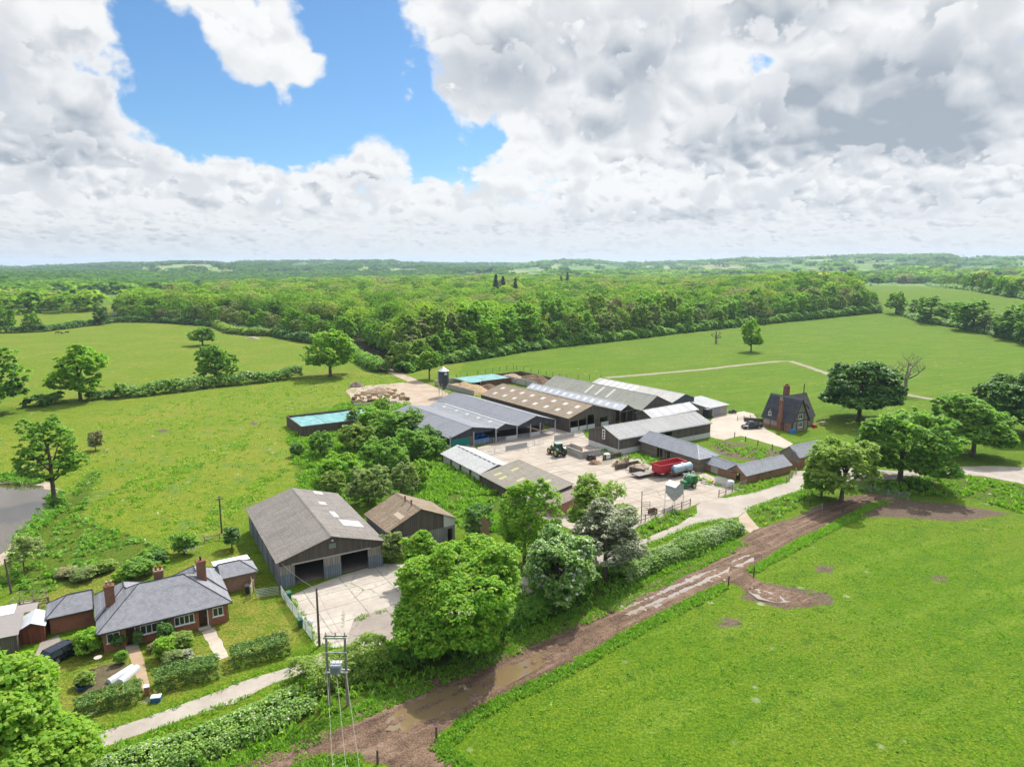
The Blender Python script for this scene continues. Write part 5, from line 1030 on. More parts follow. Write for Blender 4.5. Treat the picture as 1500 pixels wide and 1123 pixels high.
# ---- 2 the big grey barn with two open doorways
b = Bld('barn', 411, 862, 'big grey barn with two open doorways facing the cracked apron', 'barn', 30.2); L_, D_, e_, r_ = 13.4, 22.0, 3.55, 5.55
ds = [(1.85, 5.5), (7.75, 11.4)]; top = [(0, e_), (L_/2, r_), (L_, e_)]
m = MB(); wall(m, 'x', 0, .16, 0, L_, 1.7, 2.86, [(a, c, 0, 2.86) for a, c in ds]); wall(m, 'y', 0, .16, .16, D_, 2.1, e_); wall(m, 'y', L_-.16, .16, .16, D_, 2.1, e_); b.part(m, 'upper_wall', BOARD_P)
m = MB(); wall(m, 'x', -.03, .2, -.02, L_+.02, 0, 1.7, [(a, c, 0, 1.7) for a, c in ds]); wall(m, 'y', -.03, .2, .17, D_, 0, 2.1); wall(m, 'y', L_-.17, .2, .17, D_, 0, 2.1); wall(m, 'x', D_-.2, .2, .17, L_-.17, 0, e_); b.part(m, 'lower_wall', SHEETBLUE)
m = MB(); wall(m, 'x', -.02, .16, 0, L_, 2.9, top); b.part(m, 'gable', BOARD_D); m = MB(); wall(m, 'x', D_-.15, .14, 0, L_, e_+.01, [(0, e_+.011), (L_/2, r_), (L_, e_+.011)]); b.part(m, 'gable', BOARD_D)
m = MB(); m.box(1.5, 11.8, -.10, .02, 2.80, 2.98); b.part(m, 'door_track', mat_plain('pale_timber', (.36, .33, .28), .8)); b.part(MB().box(6.3, 7.15, -.07, -.025, 3.95, 4.6), 'loft_door', mat_plain('faded_green_paint', (.16, .20, .16), .7)); b.part(MB().box(6.62, 6.82, -.22, -.06, 4.98, 5.1), 'floodlight', WHITE)
m = MB()
for y in (3.6, 7.3, 11.0, 14.7, 18.4): m.box(-.10, -.032, y, y+.14, 0, e_-.05); m.box(.4, .55, y, y+.14, 0, e_); m.box(L_-.55, L_-.4, y, y+.14, 0, e_)
b.part(m, 'wall_post', POSTW)
gable_roof(b, 'y', 0, L_/2, L_, e_, r_, e_, 0, D_, FIBRE, .4, .25, lights_r=[(.12, .55, 5.0, 7.6), (.48, .60, 8.6, 11.2), (.50, .66, 14.5, 15.8), (.35, .55, 20.2, 21.8)], lmat=ROOFLIGHT)
m = MB(); m.box(.3, L_-.3, .3, D_-.3, .02, .03); b.part(m, 'floor_slab', mat_plain('dusty_floor', (.20, .17, .14), .95, .1, 0, .2, .6))
# ---- 3 the brown roofed barn
b = Bld('barn', 570, 817, 'smaller barn with brown lichened roof standing right of the big grey barn', 'barn', 33.7); L_, D_, e_, r_ = 10.4, 8.0, 3.9, 6.1
top = [(0, e_), (5.0, r_), (L_, e_-.2)]
m = MB(); wall(m, 'x', 0, .15, 0, 8.6, 2.6, [(0, e_), (5.0, r_), (8.6, r_-(r_-e_+.2)*3.6/5.4)]); b.part(m, 'gable', BOARD_D); m = MB(); wall(m, 'x', -.03, .16, 0, L_, 0, 2.6, [(9.2, 10.0, 0, 2.2)]); wall(m, 'y', 0, .15, .15, D_, 0, e_); wall(m, 'x', D_-.15, .15, .15, L_, 0, top); wall(m, 'y', L_-.15, .15, .15, D_, 0, e_-.2); b.part(m, 'wall', mat_board('grey_cladding', (.17, .165, .16), (.26, .255, .25), .3))
m = MB(); wall(m, 'x', -.02, .14, 8.6, L_, 2.6, [(8.6, r_-(r_-e_+.2)*3.6/5.4), (L_, e_-.2)]); b.part(m, 'corner_sheet', mat_plain('pale_sheet', (.46, .46, .46), .7))
rf = gable_roof(b, 'y', 0, 5.0, L_, e_, r_, e_-.2, 0, D_, FIBRE_BR, .3, .25, lights=[(.42, .56, .6, 3.0)], lmat=mat_plain('buff_rooflight', (.42, .33, .24), .7))
for y in (2.2, 4.3): b.part(MB().lathe([(.09, 5.75), (.09, 6.6), (.16, 6.62), (.16, 6.8), (.03, 6.9)], 4.6, y, 8), 'vent_pipe', RUST, rf)
m = MB(); m.box(-.3, 10.7, -.30, -.27, 0, .01)
b2 = Bld('wall_stub', 703, 790, 'ruined brick gable wall half hidden by ivy behind the yellow-green tree', 'wall'); m = MB(); wall(m, 'x', 0, .3, 0, 1.6, 0, [(0, 2.6), (.8, 3.4), (1.6, 2.5)]); wall(m, 'y', 0, .3, .3, 3, 0, 2.4); b2.part(m, 'wall', mat_brick('pink_brick', (.36, .20, .15), (.30, .16, .12)))

# ---- 4 the low sheds along the yard
b = Bld('shed', 704, 708, 'low shed with pale corrugated roof and pale side panels above the weedy bank', 'shed')
m = MB()
for i in range(5): m.box(-.03, .12, .15+i*4.0-.14, .15+i*4.0+.14, 0, 1.85)
b.part(m, 'post', POSTW)
for i in range(4): q = MB(); q.box(.02, .1, .55+i*4.0, 3.65+i*4.0, .25, 1.65); b.part(q, 'side_panel', mat_plain('dirty_white_panel', (.50, .49, .44), .8, .2, 0, .2, 1.6))
m = MB(); wall(m, 'x', .02, .12, .2, 7.4, 0, [(.2, 1.8), (3.9, 3.0), (7.4, 1.8)]); wall(m, 'x', 16.2, .12, .2, 7.4, 0, [(.2, 1.8), (3.9, 3.0), (7.4, 1.8)]); wall(m, 'y', 7.4, .12, .1, 16.2, 0, 1.8); b.part(m, 'wall', BOARD_P)
gable_roof(b, 'y', 0, 3.7, 7.5, 1.85, 3.05, 1.85, 0, 16.3, FIBRE_WH, .25, .2)
m = MB()
for i in range(9): m.box(3.35, 3.6, .5+i*1.75, 1.5+i*1.75, 2.97, 3.12)
b.part(m, 'ridge_vent', BLACK)
b = Bld('shed', 704, 709, 'dark grey-brown mono-pitch shed between the pale roofed shed and the yard', 'shed'); 
m = MB(); wall(m, 'y', 0, .15, -17.2, -.2, 0, 1.9); wall(m, 'x', -17.35, .15, 0, 8, 0, [(0, 1.9), (8, 3.4)]); wall(m, 'x', -.35, .15, 0, 8, 0, [(0, 1.9), (8, 3.4)]); b.part(m, 'wall', BOARD)
m = MB(); slope(m, 'y', -.35, 1.86, 8.3, 3.48, -17.6, -.1, .09); rf = b.part(m, 'roof', mat_roof('dark_fibre_cement', (.205, .18, .155), (.11, .10, .085), (.29, .26, .225), 'y', lichen=(.24, .22, .09), lichen_amt=.5))
for a, c in ((-3.4, 1.2), (-5.6, .9), (-4.2, 4.3), (-9, 2.5), (-13.5, 5)): m = MB(); slope(m, 'y', c, 1.95+.1875*(c+.35), c+1.6, 1.95+.1875*(c+1.95), a, a+.9, .03); b.part(m, 'rooflight', mat_plain('mossy_rooflight', (.36, .34, .17), .8), rf)
b = Bld('shed', 815, 757, 'low brown roofed lean-to half hidden between the trees by the yard', 'shed')
m = MB(); wall(m, 'x', 0, .15, 0, 6, 0, [(0, 1.8), (6, 2.9)]); wall(m, 'y', 0, .15, .15, 9, 0, 1.8); b.part(m, 'wall', BRICK2); m = MB(); slope(m, 'y', -.3, 1.78, 6.3, 2.95, -.2, 9.3, .09); b.part(m, 'roof', mat_roof('brown_fibre_cement', (.22, .17, .14), (.13, .10, .085), (.29, .235, .20), 'y', lichen=(.17, .13, .09)))
t = empty('water_tank', G(849, 724), 0, 'white cone-topped tank at the end of the mono-pitch shed', 'tank'); MB().lathe([(1.0, 0), (1.0, 1.6), (1.05, 1.65), (.12, 2.4), (.12, 2.55)], 0, 0, 20).build('tank_body', mat_plain('white_plastic', (.62, .66, .70), .4), t, smooth=False); MB().lathe([(.16, 2.5), (.16, 2.62)], 0, 0, 10).build('lid', BLACK, t)

# ---- 5 the dark slated triple-span cattle shed
b = Bld('cattle_shed', 663, 658, 'dark slated triple-span cattle shed with green netting at its left gable', 'cattle shed', 36)
V1, V2 = 10.8, 16.4; spans = [(-.6, 5.2, V1, 2.6, 4.25, 3.25, 0, 30.5), (V1+.06, 13.4, V2, 3.25, 4.2, 3.25, -1.2, 30.2), (V2+.06, 22.0, 28.0, 3.25, 4.95, 3.2, -1.7, 35.5)]
for i, (c0, cm, c1, e0, rz, e1, s0, s1) in enumerate(spans):
    gable_roof(b, 'y', c0, cm, c1, e0, rz, e1, s0, s1, BLUEGREY if i != 1 else BLUEGREY_B, .3 if i == 0 else (.0 if i == 1 else .0), .2, lights=[] if i != 1 else [(.45, .75, y, y+1.1) for y in (3, 8, 13, 18, 24)], lmat=ROOFLIGHT)
    g = MB(); bot = [(c0, e0-.55), (cm, e0-.1), (c1, e1-.55)]
    wall(g, 'x', s0, .1, c0, cm, e0-.5, [(c0, e0), (cm, rz)]); wall(g, 'x', s0, .1, cm, c1, e1-.5, [(cm, rz), (c1, e1)]); b.part(g, 'gable', mat_board('dark_cladding', (.045, .045, .05), (.075, .075, .082), .4))
m = MB(); m.box(-.2, 4.4, -.06, .02, .4, 2.2); b.part(m, 'netting', GREENN); m = MB(); m.box(4.5, 5.4, -.04, .04, 0, 2.3); b.part(m, 'door', mat_plain('worn_door', (.13, .10, .08), .8)); m = MB(); m.box(-.6, 4.4, -.03, .1, 0, .4); m.box(-.62, -.5, .1, 30, 0, 1.0); b.part(m, 'low_wall', BLOCK)
m = MB(); m.box(-.66, -.60, .1, 30, 1.0, 2.5); b.part(m, 'side_netting', GREEND)
m = MB()
for y in range(6): m.box(-.75, -.62, 3+y*5, 3.25+y*5, 0, 2.5)
for x, y in [(-.55, -.15), (5.5, -.15), (V1, -1.3), (V2, -1.75), (20.3, -1.8), (23.2, -1.8), (27.8, -1.8)]: m.box(x-.12, x+.12, y, y+.24, 0, 3.2)
for y in (6, 12, 18, 24):
    for x in (V1, V2, 22.0, 5.0): m.box(x-.1, x+.1, y, y+.2, 0, 3.1)
b.part(m, 'post', mat_plain('post_steel', (.36, .35, .33), .7))
m = MB(); wall(m, 'x', 30.3, .15, -.6, V2, 0, 2.4); wall(m, 'x', 35.3, .15, V2, 28, 0, 2.4); wall(m, 'y', 27.8, .15, 3, 35, 0, 1.6); b.part(m, 'wall', BLOCK)
m = MB(); m.box(-.4, 27.7, .2, 30, .02, .05); b.part(m, 'bedding_floor', mat_plain('cattle_bedding', (.11, .075, .05), 1, .05, 0, .3, .8))
# blue tarpaulin bundle under the first span
bm_ = MB(); P = []
for i in range(9):
    for j in range(7):
        x, y = 5.9+i*.55, .6+j*.6; P.append((x, y, .9+1.35*math.sin(math.pi*(i+.4)/9.0)**.6*(.55+.45*math.sin(math.pi*(j+.5)/7))+.16*math.sin(i*2.3+j*1.7)))
bm_.add(P, [(i*7+j, (i+1)*7+j, (i+1)*7+j+1, i*7+j+1) for i in range(8) for j in range(6)]); base = len(bm_.v)
bm_.box(5.95, 10.3, .75, 4.1, .05, 1.0)
o = bm_.build('tarpaulin', BLUET, loc=b.o, rz=b.yaw); tag(o, 'blue tarpaulin over a stack inside the triple-span cattle shed', 'tarpaulin')
def gate(loc, yaw, L, h, bars, label, mat=STEEL, group=None, name='farm_gate', solid=False, r=.028):
    o = empty(name, loc, yaw, label, 'gate', group)
    m = MB(); m.tube((0, 0, 0), (0, 0, h), r*1.2, n=6); m.tube((L, 0, 0), (L, 0, h), r*1.2, n=6)
    if L > 2.4: m.tube((L/2, 0, .12), (L/2, 0, h), r, n=6)
    m.build('frame', mat, o)
    if solid: MB().box(.04, L-.04, -.02, .02, .1, h).build('panel', mat if solid is True else solid, o)
    else:
        q = MB()
        for k in range(bars): z = .14+(h-.16)*k/(bars-1); q.tube((0, 0, z), (L, 0, z), r, n=6)
        q.build('bars', mat, o)
    return o
def gates(pts, h, bars, kinds, labels, group, mats=STEEL):
    for i, (a, c) in enumerate(zip(pts[:-1], pts[1:])):
        d = c-a; k = kinds[i % len(kinds)]
        gate(a, math.atan2(d.y, d.x), d.length-.08, h, bars, labels[i], STEEL if not k else mat_plain('sheeted_gate', (.40, .395, .39), .6), group, solid=bool(k))
FG = 'cattle gates across the front of the triple-span shed'
fr = lambda x, y: Vector((b.o.x+x*math.cos(b.yaw)-y*math.sin(b.yaw), b.o.y+x*math.sin(b.yaw)+y*math.cos(b.yaw), 0))
gates([fr(5.6, -.3), fr(8.4, -.3), fr(V1-.2, -.6), fr(13.5, -1.5), fr(V2-.2, -1.9), fr(20.1, -2.0), fr(23.0, -2.0), fr(27.6, -2.0)], 1.25, 6, [0, 0, 0, 1, 0, 1, 0],
      ['barred cattle gate in front of the blue tarpaulin', 'barred cattle gate at the foot of the first white valley post', 'barred cattle gate below the middle narrow span', 'solid grey cattle gate below the middle narrow span', 'barred cattle gate under the left half of the right span', 'solid grey cattle gate between the two middle posts of the right span', 'barred cattle gate at the right end of the triple-span shed'], FG)
YG = 'hurdle fence along the feed passage'
gates([G(*q) for q in [(702, 665), (708, 668), (725, 664), (741, 661), (772, 655), (783, 652), (797, 649)]], 1.2, 4, [0, 0, 0, 1, 0, 0], ['short rail hurdle nearest the pale roofed shed', 'rail hurdle left of the dung patch', 'rail hurdle above the dung patch', 'wide solid grey hurdle in the middle of the feed passage', 'rail hurdle right of the wide solid hurdle', 'last rail hurdle before the bend of the feed passage'], YG)
gates([G(*q) for q in [(812, 646), (828, 643), (841, 640), (856, 636)]], 1.3, 4, [1, 1, 0], ['solid grey hurdle behind the green tractor', 'cream solid hurdle behind the green tractor', 'rail hurdle against the long timber barn'], YG)

# ---- 6 brown roofed barn, tin roofed span and the great greenish barn behind
b = Bld('barn', 833, 633, 'brown roofed open-fronted barn with two rows of pale rooflights', 'barn', 36)
W_, D_ = 15.4, 38.5
gable_roof(b, 'y', 0, 7.7, W_, 3.45, 5.75, 3.5, 0, D_, FIBRE_BR, .3, .25, lights=[(.20, .36, 1.6+i*4.6, 2.9+i*4.6) for i in range(8)]+[(.62, .78, 2.4+i*4.6, 3.7+i*4.6) for i in range(8)], lmat=ROOFLIGHT)
m = MB(); wall(m, 'x', 0, .12, 0, W_, 2.6, [(0, 3.45), (7.7, 5.75), (W_, 3.5)], [(6.2, 8.2, 2.6, 3.5)]); wall(m, 'x', 0, .12, 8.3, W_, 0, 2.6, [(10.3, 12.9, 1.1, 2.3)]); b.part(m, 'gable', BOARD)
m = MB(); wall(m, 'y', 0, .12, .2, D_, 0, 3.4); wall(m, 'x', D_-.12, .12, 0, W_, 0, [(0, 3.4), (7.7, 5.7), (W_, 3.4)]); b.part(m, 'wall', BOARD_D)
m = MB()
for x in (.1, 2.9, 5.6, 8.3, W_-.1): m.box(x-.12, x+.12, -.28, -.04, 0, 3.3)
b.part(m, 'post', POSTW); m = MB(); m.box(.3, 15.1, .3, D_-.3, .02, .05); b.part(m, 'bedding_floor', MATS['cattle_bedding'])
fr = lambda x, y, z=0: Vector((b.o.x+x*math.cos(b.yaw)-y*math.sin(b.yaw), b.o.y+x*math.sin(b.yaw)+y*math.cos(b.yaw), z))
WG_ = 'white sheeted gates of the brown roofed barn'; wsh = mat_plain('white_sheeted_gate', (.60, .61, .62), .5)
for x, L, lab in [(.3, 2.4, 'white sheeted gate at the left of the brown roofed barn front'), (3.1, 2.3, 'white sheeted gate second from the left of the brown roofed barn front'), (5.8, 2.3, 'white sheeted gate under the dark loft opening'), (10.4, 2.4, 'white half door in the boarded right side of the brown roofed barn')]: gate(fr(x, -.42), b.yaw, L, 1.15, 2, lab, wsh, WG_, solid=True)
for k, (x, h) in enumerate([(.9, 1.5), (2.0, 1.7)]): pass
bE = Bld('barn', 833, 633, 'narrow tin roofed span with a row of white rooflights beside the brown roof', 'barn', 36)
gable_roof(bE, 'y', 15.6, 18.0, 20.4, 3.65, 4.95, 3.55, -1.8, 37.5, TIN, .02, .25, lights=[(.18, .72, .6+i*2.9, 1.7+i*2.9) for i in range(13)], lmat=mat_plain('white_rooflight', (.58, .58, .575), .45))
m = MB()
for x in (15.7, 18.0, 20.3): m.box(x-.1, x+.1, -1.75, -1.55, 0, 3.6 if x != 18.0 else 4.7)
m.box(15.6, 20.4, -1.74, -1.56, 3.2, 3.42); bE.part(m, 'post', POSTW); m = MB(); wall(m, 'x', 2.0, .1, 15.6, 20.4, 0, 3.3); bE.part(m, 'wall', BOARD_D)
bF = Bld('barn', 833, 633, 'great green-grey roofed barn with three long pale rooflight strips', 'barn', 36)
gable_roof(bF, 'y', 20.8, 26.4, 33.0, 3.6, 6.6, 3.7, -4, 37, FIBRE_GR, .2, .25, lights=[(.25, .88, 10.0+i*4.3, 10.9+i*4.3) for i in range(3)], lmat=ROOFLIGHT)
m = MB(); wall(m, 'x', -4, .12, 20.8, 33.0, 0, [(20.8, 3.6), (26.4, 6.6), (33.0, 3.7)]); wall(m, 'y', 20.8, .12, -3.8, 37, 0, 3.55); wall(m, 'x', 36.8, .12, 21, 33.0, 0, [(21, 3.6), (26.4, 6.5), (33.0, 3.7)]); wall(m, 'y', 32.9, .12, -3.8, 36.8, 0, 3.6); bF.part(m, 'wall', BOARD_D)
bG = Bld('barn', 833, 633, 'pale roofed barn at the meadow side of the sheds', 'barn', 36)
gable_roof(bG, 'y', 33.3, 38.6, 42.6, 3.8, 5.55, 4.2, -3, 30, FIBRE_PALE, .1, .25, lights=[(.2, .9, 13.0+i*2.6, 14.6+i*2.6) for i in range(6)], lmat=mat_plain('white_rooflight', (.58, .58, .575), .45))
m = MB(); wall(m, 'x', -3, .12, 33.3, 42.6, 0, [(33.3, 3.8), (38.6, 5.55), (42.6, 4.2)]); wall(m, 'y', 42.5, .12, -2.8, 30, 0, 4.15); wall(m, 'x', 29.8, .12, 33.4, 42.4, 0, [(33.4, 3.8), (38.6, 5.5), (42.4, 4.2)]); bG.part(m, 'wall', mat_board('slate_blue_cladding', (.07, .085, .11), (.11, .13, .16), .4))
bH = Bld('shed', 833, 633, 'short pale sheet roof with ventilated ridge behind the long timber barn', 'shed', 36)
gable_roof(bH, 'x', -9.8, -6.6, -4.2, 2.8, 4.25, 3.2, 18.6, 36, mat_roof('pale_sheet_long', (.36, .36, .365), (.27, .27, .27), (.45, .45, .455), 'x', rough=.6), .15, .2, lights=[(.1, .9, 21+i*3.2, 22.2+i*3.2) for i in range(5)], lmat=mat_plain('white_rooflight', (.58, .58, .575), .45))
m = MB(); wall(m, 'y', 18.7, .12, -9.7, -4.3, 1.6, [(-9.7, 2.8), (-6.6, 4.2), (-4.3, 3.2)]); wall(m, 'x', -9.7, .12, 18.7, 35.8, 0, 2.7); wall(m, 'y', 35.8, .12, -9.7, -4.3, 0, [(-9.7, 2.8), (-6.6, 4.2), (-4.3, 3.2)]); bH.part(m, 'wall', BOARD)
m = MB()
for i in range(20): m.box(18.9+i*.85, 19.3+i*.85, -6.72, -6.45, 4.3, 4.42)
bH.part(m, 'ridge_vent', BLACK)
bI = Bld('shed', 833, 633, 'low block lean-to with grey sheet roof at the right end of the sheds', 'shed', 36)
m = MB(); wall(m, 'x', -9.4, .2, 40.9, 48.6, 0, 2.5); wall(m, 'y', 48.6, -.2, -9.2, -.5, 0, [(-9.2, 2.5), (-.5, 3.3)]); wall(m, 'y', 40.9, .2, -9.2, -.5, 0, [(-9.2, 2.5), (-.5, 3.3)]); wall(m, 'x', -.5, -.2, 41.1, 48.4, 0, 3.3); bI.part(m, 'wall', BLOCK)
m = MB(); slope(m, 'x', -9.9, 2.5, -.2, 3.45, 40.4, 49.1, .09); bI.part(m, 'roof', mat_roof('mid_grey_sheet', (.27, .275, .28), (.20, .20, .20), (.34, .345, .35), 'x', rough=.6))
m = MB(); m.box(43.2, 45.6, -9.46, -9.40, 0, 2.2); bI.part(m, 'door', mat_plain('grey_door', (.28, .29, .30), .6))
t = empty('water_tank', G(1036, 611), 0, 'black round water tank in front of the block lean-to', 'tank'); MB().lathe([(1.25, 0), (1.25, 2.1), (1.1, 2.35), (.35, 2.6)], 0, 0, 20).build('tank_body', BLACK, t); MB().lathe([(.4, 2.55), (.4, 2.68)], 0, 0, 12).build('lid', BLACK, t)

# ---- 7 the long timber barn
b = Bld('barn', 906, 666, 'long timber clad barn with pale tin roof and whitewashed base in the yard', 'barn', 32.6); L_, D_ = 28.4, 10.2
gable_roof(b, 'x', 0, 5.1, D_, 3.5, 5.2, 3.5, 0, L_, TIN_X, .3, .25)
m = MB(); wall(m, 'x', 0, .14, 0, L_, 1.15, 3.48, [(13.6, 15.8, 2.2, 3.1)]); wall(m, 'y', 0, .14, .14, D_, 1.15, [(.14, 3.5), (5.1, 5.15), (D_, 3.5)]); wall(m, 'y', L_-.14, .14, .14, D_, 1.15, [(.14, 3.5), (5.1, 5.15), (D_, 3.5)]); wall(m, 'x', D_-.14, .14, .14, L_-.14, 1.15, 3.48); b.part(m, 'wall', BOARD)
m = MB(); wall(m, 'x', -.03, .2, -.03, L_+.03, 0, 1.15); wall(m, 'y', -.03, .2, .17, D_, 0, 1.15); wall(m, 'y', L_-.17, .2, .17, D_, 0, 1.15); wall(m, 'x', D_-.17, .2, .17, L_-.17, 0, 1.15); b.part(m, 'base_wall', BLOCKW)
m = MB(); m.box(-.14, -.035, -.14, -.035, 0, 3.45)
for x in (5.7, 11.4, 17.1, 22.8): m.box(x, x+.16, -.12, -.035, 0, 1.3)
b.part(m, 'corner_post', mat_plain('pale_flashing', (.48, .47, .45), .6))
m = MB(); m.box(-.07, -.01, 4.5, 5.4, 2.4, 4.6); b.part(m, 'window', WHITE); m = MB()
for k in range(3): m.box(-.09, -.072, 4.68, 5.22, 2.6+k*.62, 3.05+k*.62)
b.part(m, 'pane', GLASS)
gutter(b, [(-.2, -.38, 3.36), (L_+.2, -.38, 3.36)], mat=mat_plain('grey_gutter', (.3, .3, .3), .5))
# ---- 8 hipped stone barn
b = Bld('barn', 938, 662, 'stone walled barn with hipped blue-grey roof beside the red trailer', 'barn'); 
m = MB(); wall(m, 'y', 0, .3, -16.6, 0, 0, 2.5, [(-9.0, -7.3, 0, 2.2), (-6.6, -5.0, 0, 2.3)]); wall(m, 'x', -16.6, .3, .3, 5.4, 0, 2.5); wall(m, 'y', 5.4, -.3, -16.3, 0, 0, 2.5); wall(m, 'x', 0, -.3, .3, 5.1, 0, [(.3, 2.5), (2.7, 4.2), (5.1, 2.5)]); b.part(m, 'wall', mat_board('old_stone', (.17, .135, .10), (.27, .225, .17), .32, True))
hip_roof(b, -.35, 5.75, -17.0, .3, 2.52, 4.35, 'y', SLATEB, left=True, right=False, hipk=1.1, ridge_mat=mat_plain('lead_flashing', (.42, .43, .45), .5))
m = MB()
for y in (-9.0, -7.9, -6.8, -5.9, -5.0): m.box(-.06, .1, y, y+.12, 0, 2.4)
for z in (.7, 1.4, 2.1): m.box(-.04, .02, -9.0, -6.7, z, z+.1)
b.part(m, 'timber_frame', mat_plain('bare_timber', (.26, .20, .14), .85))
# ---- 9 brick outbuildings, L-shaped
b = Bld('outbuilding', 1092, 707.6, 'low L-shaped orange brick outbuilding with slate roof beside the lane', 'outbuilding')
m = MB(); wall(m, 'x', 0, .25, 0, 13.2, 0, 1.5); wall(m, 'y', 0, .25, .25, 4.3, 0, [(.25, 1.55), (2.15, 2.85), (4.3, 1.5)], [(1.3, 2.3, 0, 1.45)]); wall(m, 'y', 13.2, -.25, .25, 4.3, 0, [(.25, 1.5), (2.15, 2.85), (4.3, 1.5)]); wall(m, 'x', 4.3, -.25, 3.5, 12.95, 0, 1.5); wall(m, 'y', -.03, .25, 4.3, 10, 0, 1.5, [(6.6, 8.4, 0, 1.3)]); wall(m, 'x', 10, -.25, .22, 3.4, 0, [(.22, 1.5), (1.7, 2.6), (3.4, 1.5)]); b.part(m, 'wall', BRICK2)
gable_roof(b, 'x', 0, 2.15, 4.3, 1.52, 2.95, 1.52, 0, 13.2, SLATEBX, .25, .2); gable_roof(b, 'y', 0, 1.7, 3.4, 1.52, 2.65, 1.52, 3.2, 10, SLATEB, .22, .15)
b.part(MB().box(.02, .08, 6.62, 8.38, 0, 1.28), 'door', mat_plain('pale_door', (.45, .42, .38), .7)); b.part(MB().box(.9, .95, 1.2, 2.4, 0, 1.4), 'doorway_shade', DARKIN)  # near-black panel behind the opening stands in for the shade inside
m = MB(); m.box(-.06, -.005, .3, 4.0, 1.47, 1.56); b.part(m, 'tie_beam', mat_plain('dark_oak', (.10, .07, .05), .8))
# ---- 10 small barn
b = Bld('barn', 1142, 678, 'small barn with rounded boarded gable and blue-grey roof between the lane and the farmhouse', 'barn')
o_ = b.at(1170, 683); m = MB(); wall(m, 'y', 0, .2, -4.4, .2, 0, 1.15); wall(m, 'x', -4.4, .2, .2, 9.2, 0, 2.3); wall(m, 'x', .2, -.2, .2, 9.2, 0, 2.3); wall(m, 'y', 9.2, -.2, -4.2, 0, 0, [(-4.2, 2.3), (-2.1, 3.9), (0, 2.3)]); b.part(m, 'wall', BRICK2)
m = MB(); wall(m, 'y', .02, .12, -4.4, .2, 1.15, [(-4.4, 2.35), (-3.4, 3.3), (-2.1, 3.95), (-.8, 3.3), (.2, 2.35)]); b.part(m, 'gable', mat_board('grey_gable_boards', (.22, .20, .175), (.32, .295, .26), .25)); b.part(MB().box(-.05, .015, -2.7, -1.5, 1.9, 3.2), 'loft_door', mat_plain('bleached_door', (.25, .21, .16), .8))
gable_roof(b, 'x', -4.4, -2.1, .2, 2.3, 4.0, 2.3, 0, 9.2, SLATEBX, .25, .2)

# ---- 11 the farmhouse
b = Bld('farmhouse', 1160, 633, 'half-timbered farmhouse with steep dark slate roof and tall brick chimneys', 'house', 32)
PANEL = mat_plain('grey_render_panel', (.27, .235, .205), .9, .15, 0, .12, 1.2); OAK = mat_plain('dark_oak_frame', (.055, .04, .03), .8); PINKB = mat_brick('pinkish_brick', (.33, .17, .12), (.25, .12, .085))
W_, D_, e_, r_ = 6.0, 8.6, 2.65, 7.9
m = MB(); wall(m, 'x', 0, .25, 0, W_, 0, [(0, e_), (W_/2, r_-.1), (W_, e_)]); wall(m, 'x', D_, -.25, .25, W_, 0, [(.25, e_), (W_/2, r_-.1), (W_, e_)]); wall(m, 'y', W_, -.25, .25, D_-.25, 0, e_); b.part(m, 'gable', PANEL)
m = MB(); wall(m, 'y', 0, .25, .25, D_-.25, 0, e_); b.part(m, 'wall', PINKB)
m = MB()
for y in (.0, 2.3, 3.9, 6.2, 8.35): m.box(-.04, .06, y, y+.22, 0, e_)
m.box(-.035, .05, 0, D_, 2.4, 2.6)
for z in (2.5, 4.4): m.box(.15 if z < 3 else 1.2, W_-.15 if z < 3 else W_-1.2, -.04, .06, z, z+.2)
for x in (0, 1.55, 4.3, 5.8): m.box(x, x+.2, -.035, .05, 0, 2.5)
for x in (1.55, 4.25): m.box(x, x+.18, -.033, .05, 2.7, 4.4)
b.part(m, 'timber_frame', OAK)
m = MB(); m.box(-.03, .02, 4.15, 8.3, .8, 1.9); b.part(m, 'render_panel', mat_plain('pale_render_panel', (.36, .31, .265), .9))
window(b, 2.2, 3.9, .9, 2.1, 3); window(b, 2.3, 3.7, 2.95, 4.1, 2)
gable_roof(b, 'y', 0, W_/2, W_, e_, r_, e_, 0, D_, DSLATE, .3, .35, ridge_mat=mat_plain('ridge_tile', (.12, .12, .13), .8))
m = MB()
for s in (-1, 1):
    x0, x1 = W_/2, W_/2+s*(W_/2+.35); z0, z1 = r_+.02, e_-.62
    m.hexa([(x0, -.42, z0-.38), (x1, -.42, z1-.1), (x1, -.34, z1-.1), (x0, -.34, z0-.38)], [(x0, -.42, z0), (x1, -.42, z1+.3), (x1, -.34, z1+.3), (x0, -.34, z0)])
b.part(m, 'bargeboard', OAK)
# second wing across
gable_roof(b, 'x', 2.2, 5.0, 7.8, 2.75, 7.75, 2.75, 3.0, 11.6, mat_slate('brown_slate', (.105, .10, .095), .4, tint=(.17, .155, .13)), .3, .3, name='wing_roof')
m = MB(); wall(m, 'x', 2.2, .25, 5.8, 11.6, 0, 2.75); wall(m, 'y', 11.6, -.25, 2.45, 7.8, 0, [(2.45, 2.75), (5, 7.6), (7.8, 2.75)]); wall(m, 'x', 7.8, -.25, 5.8, 11.35, 0, 2.75); b.part(m, 'wing_wall', PANEL)
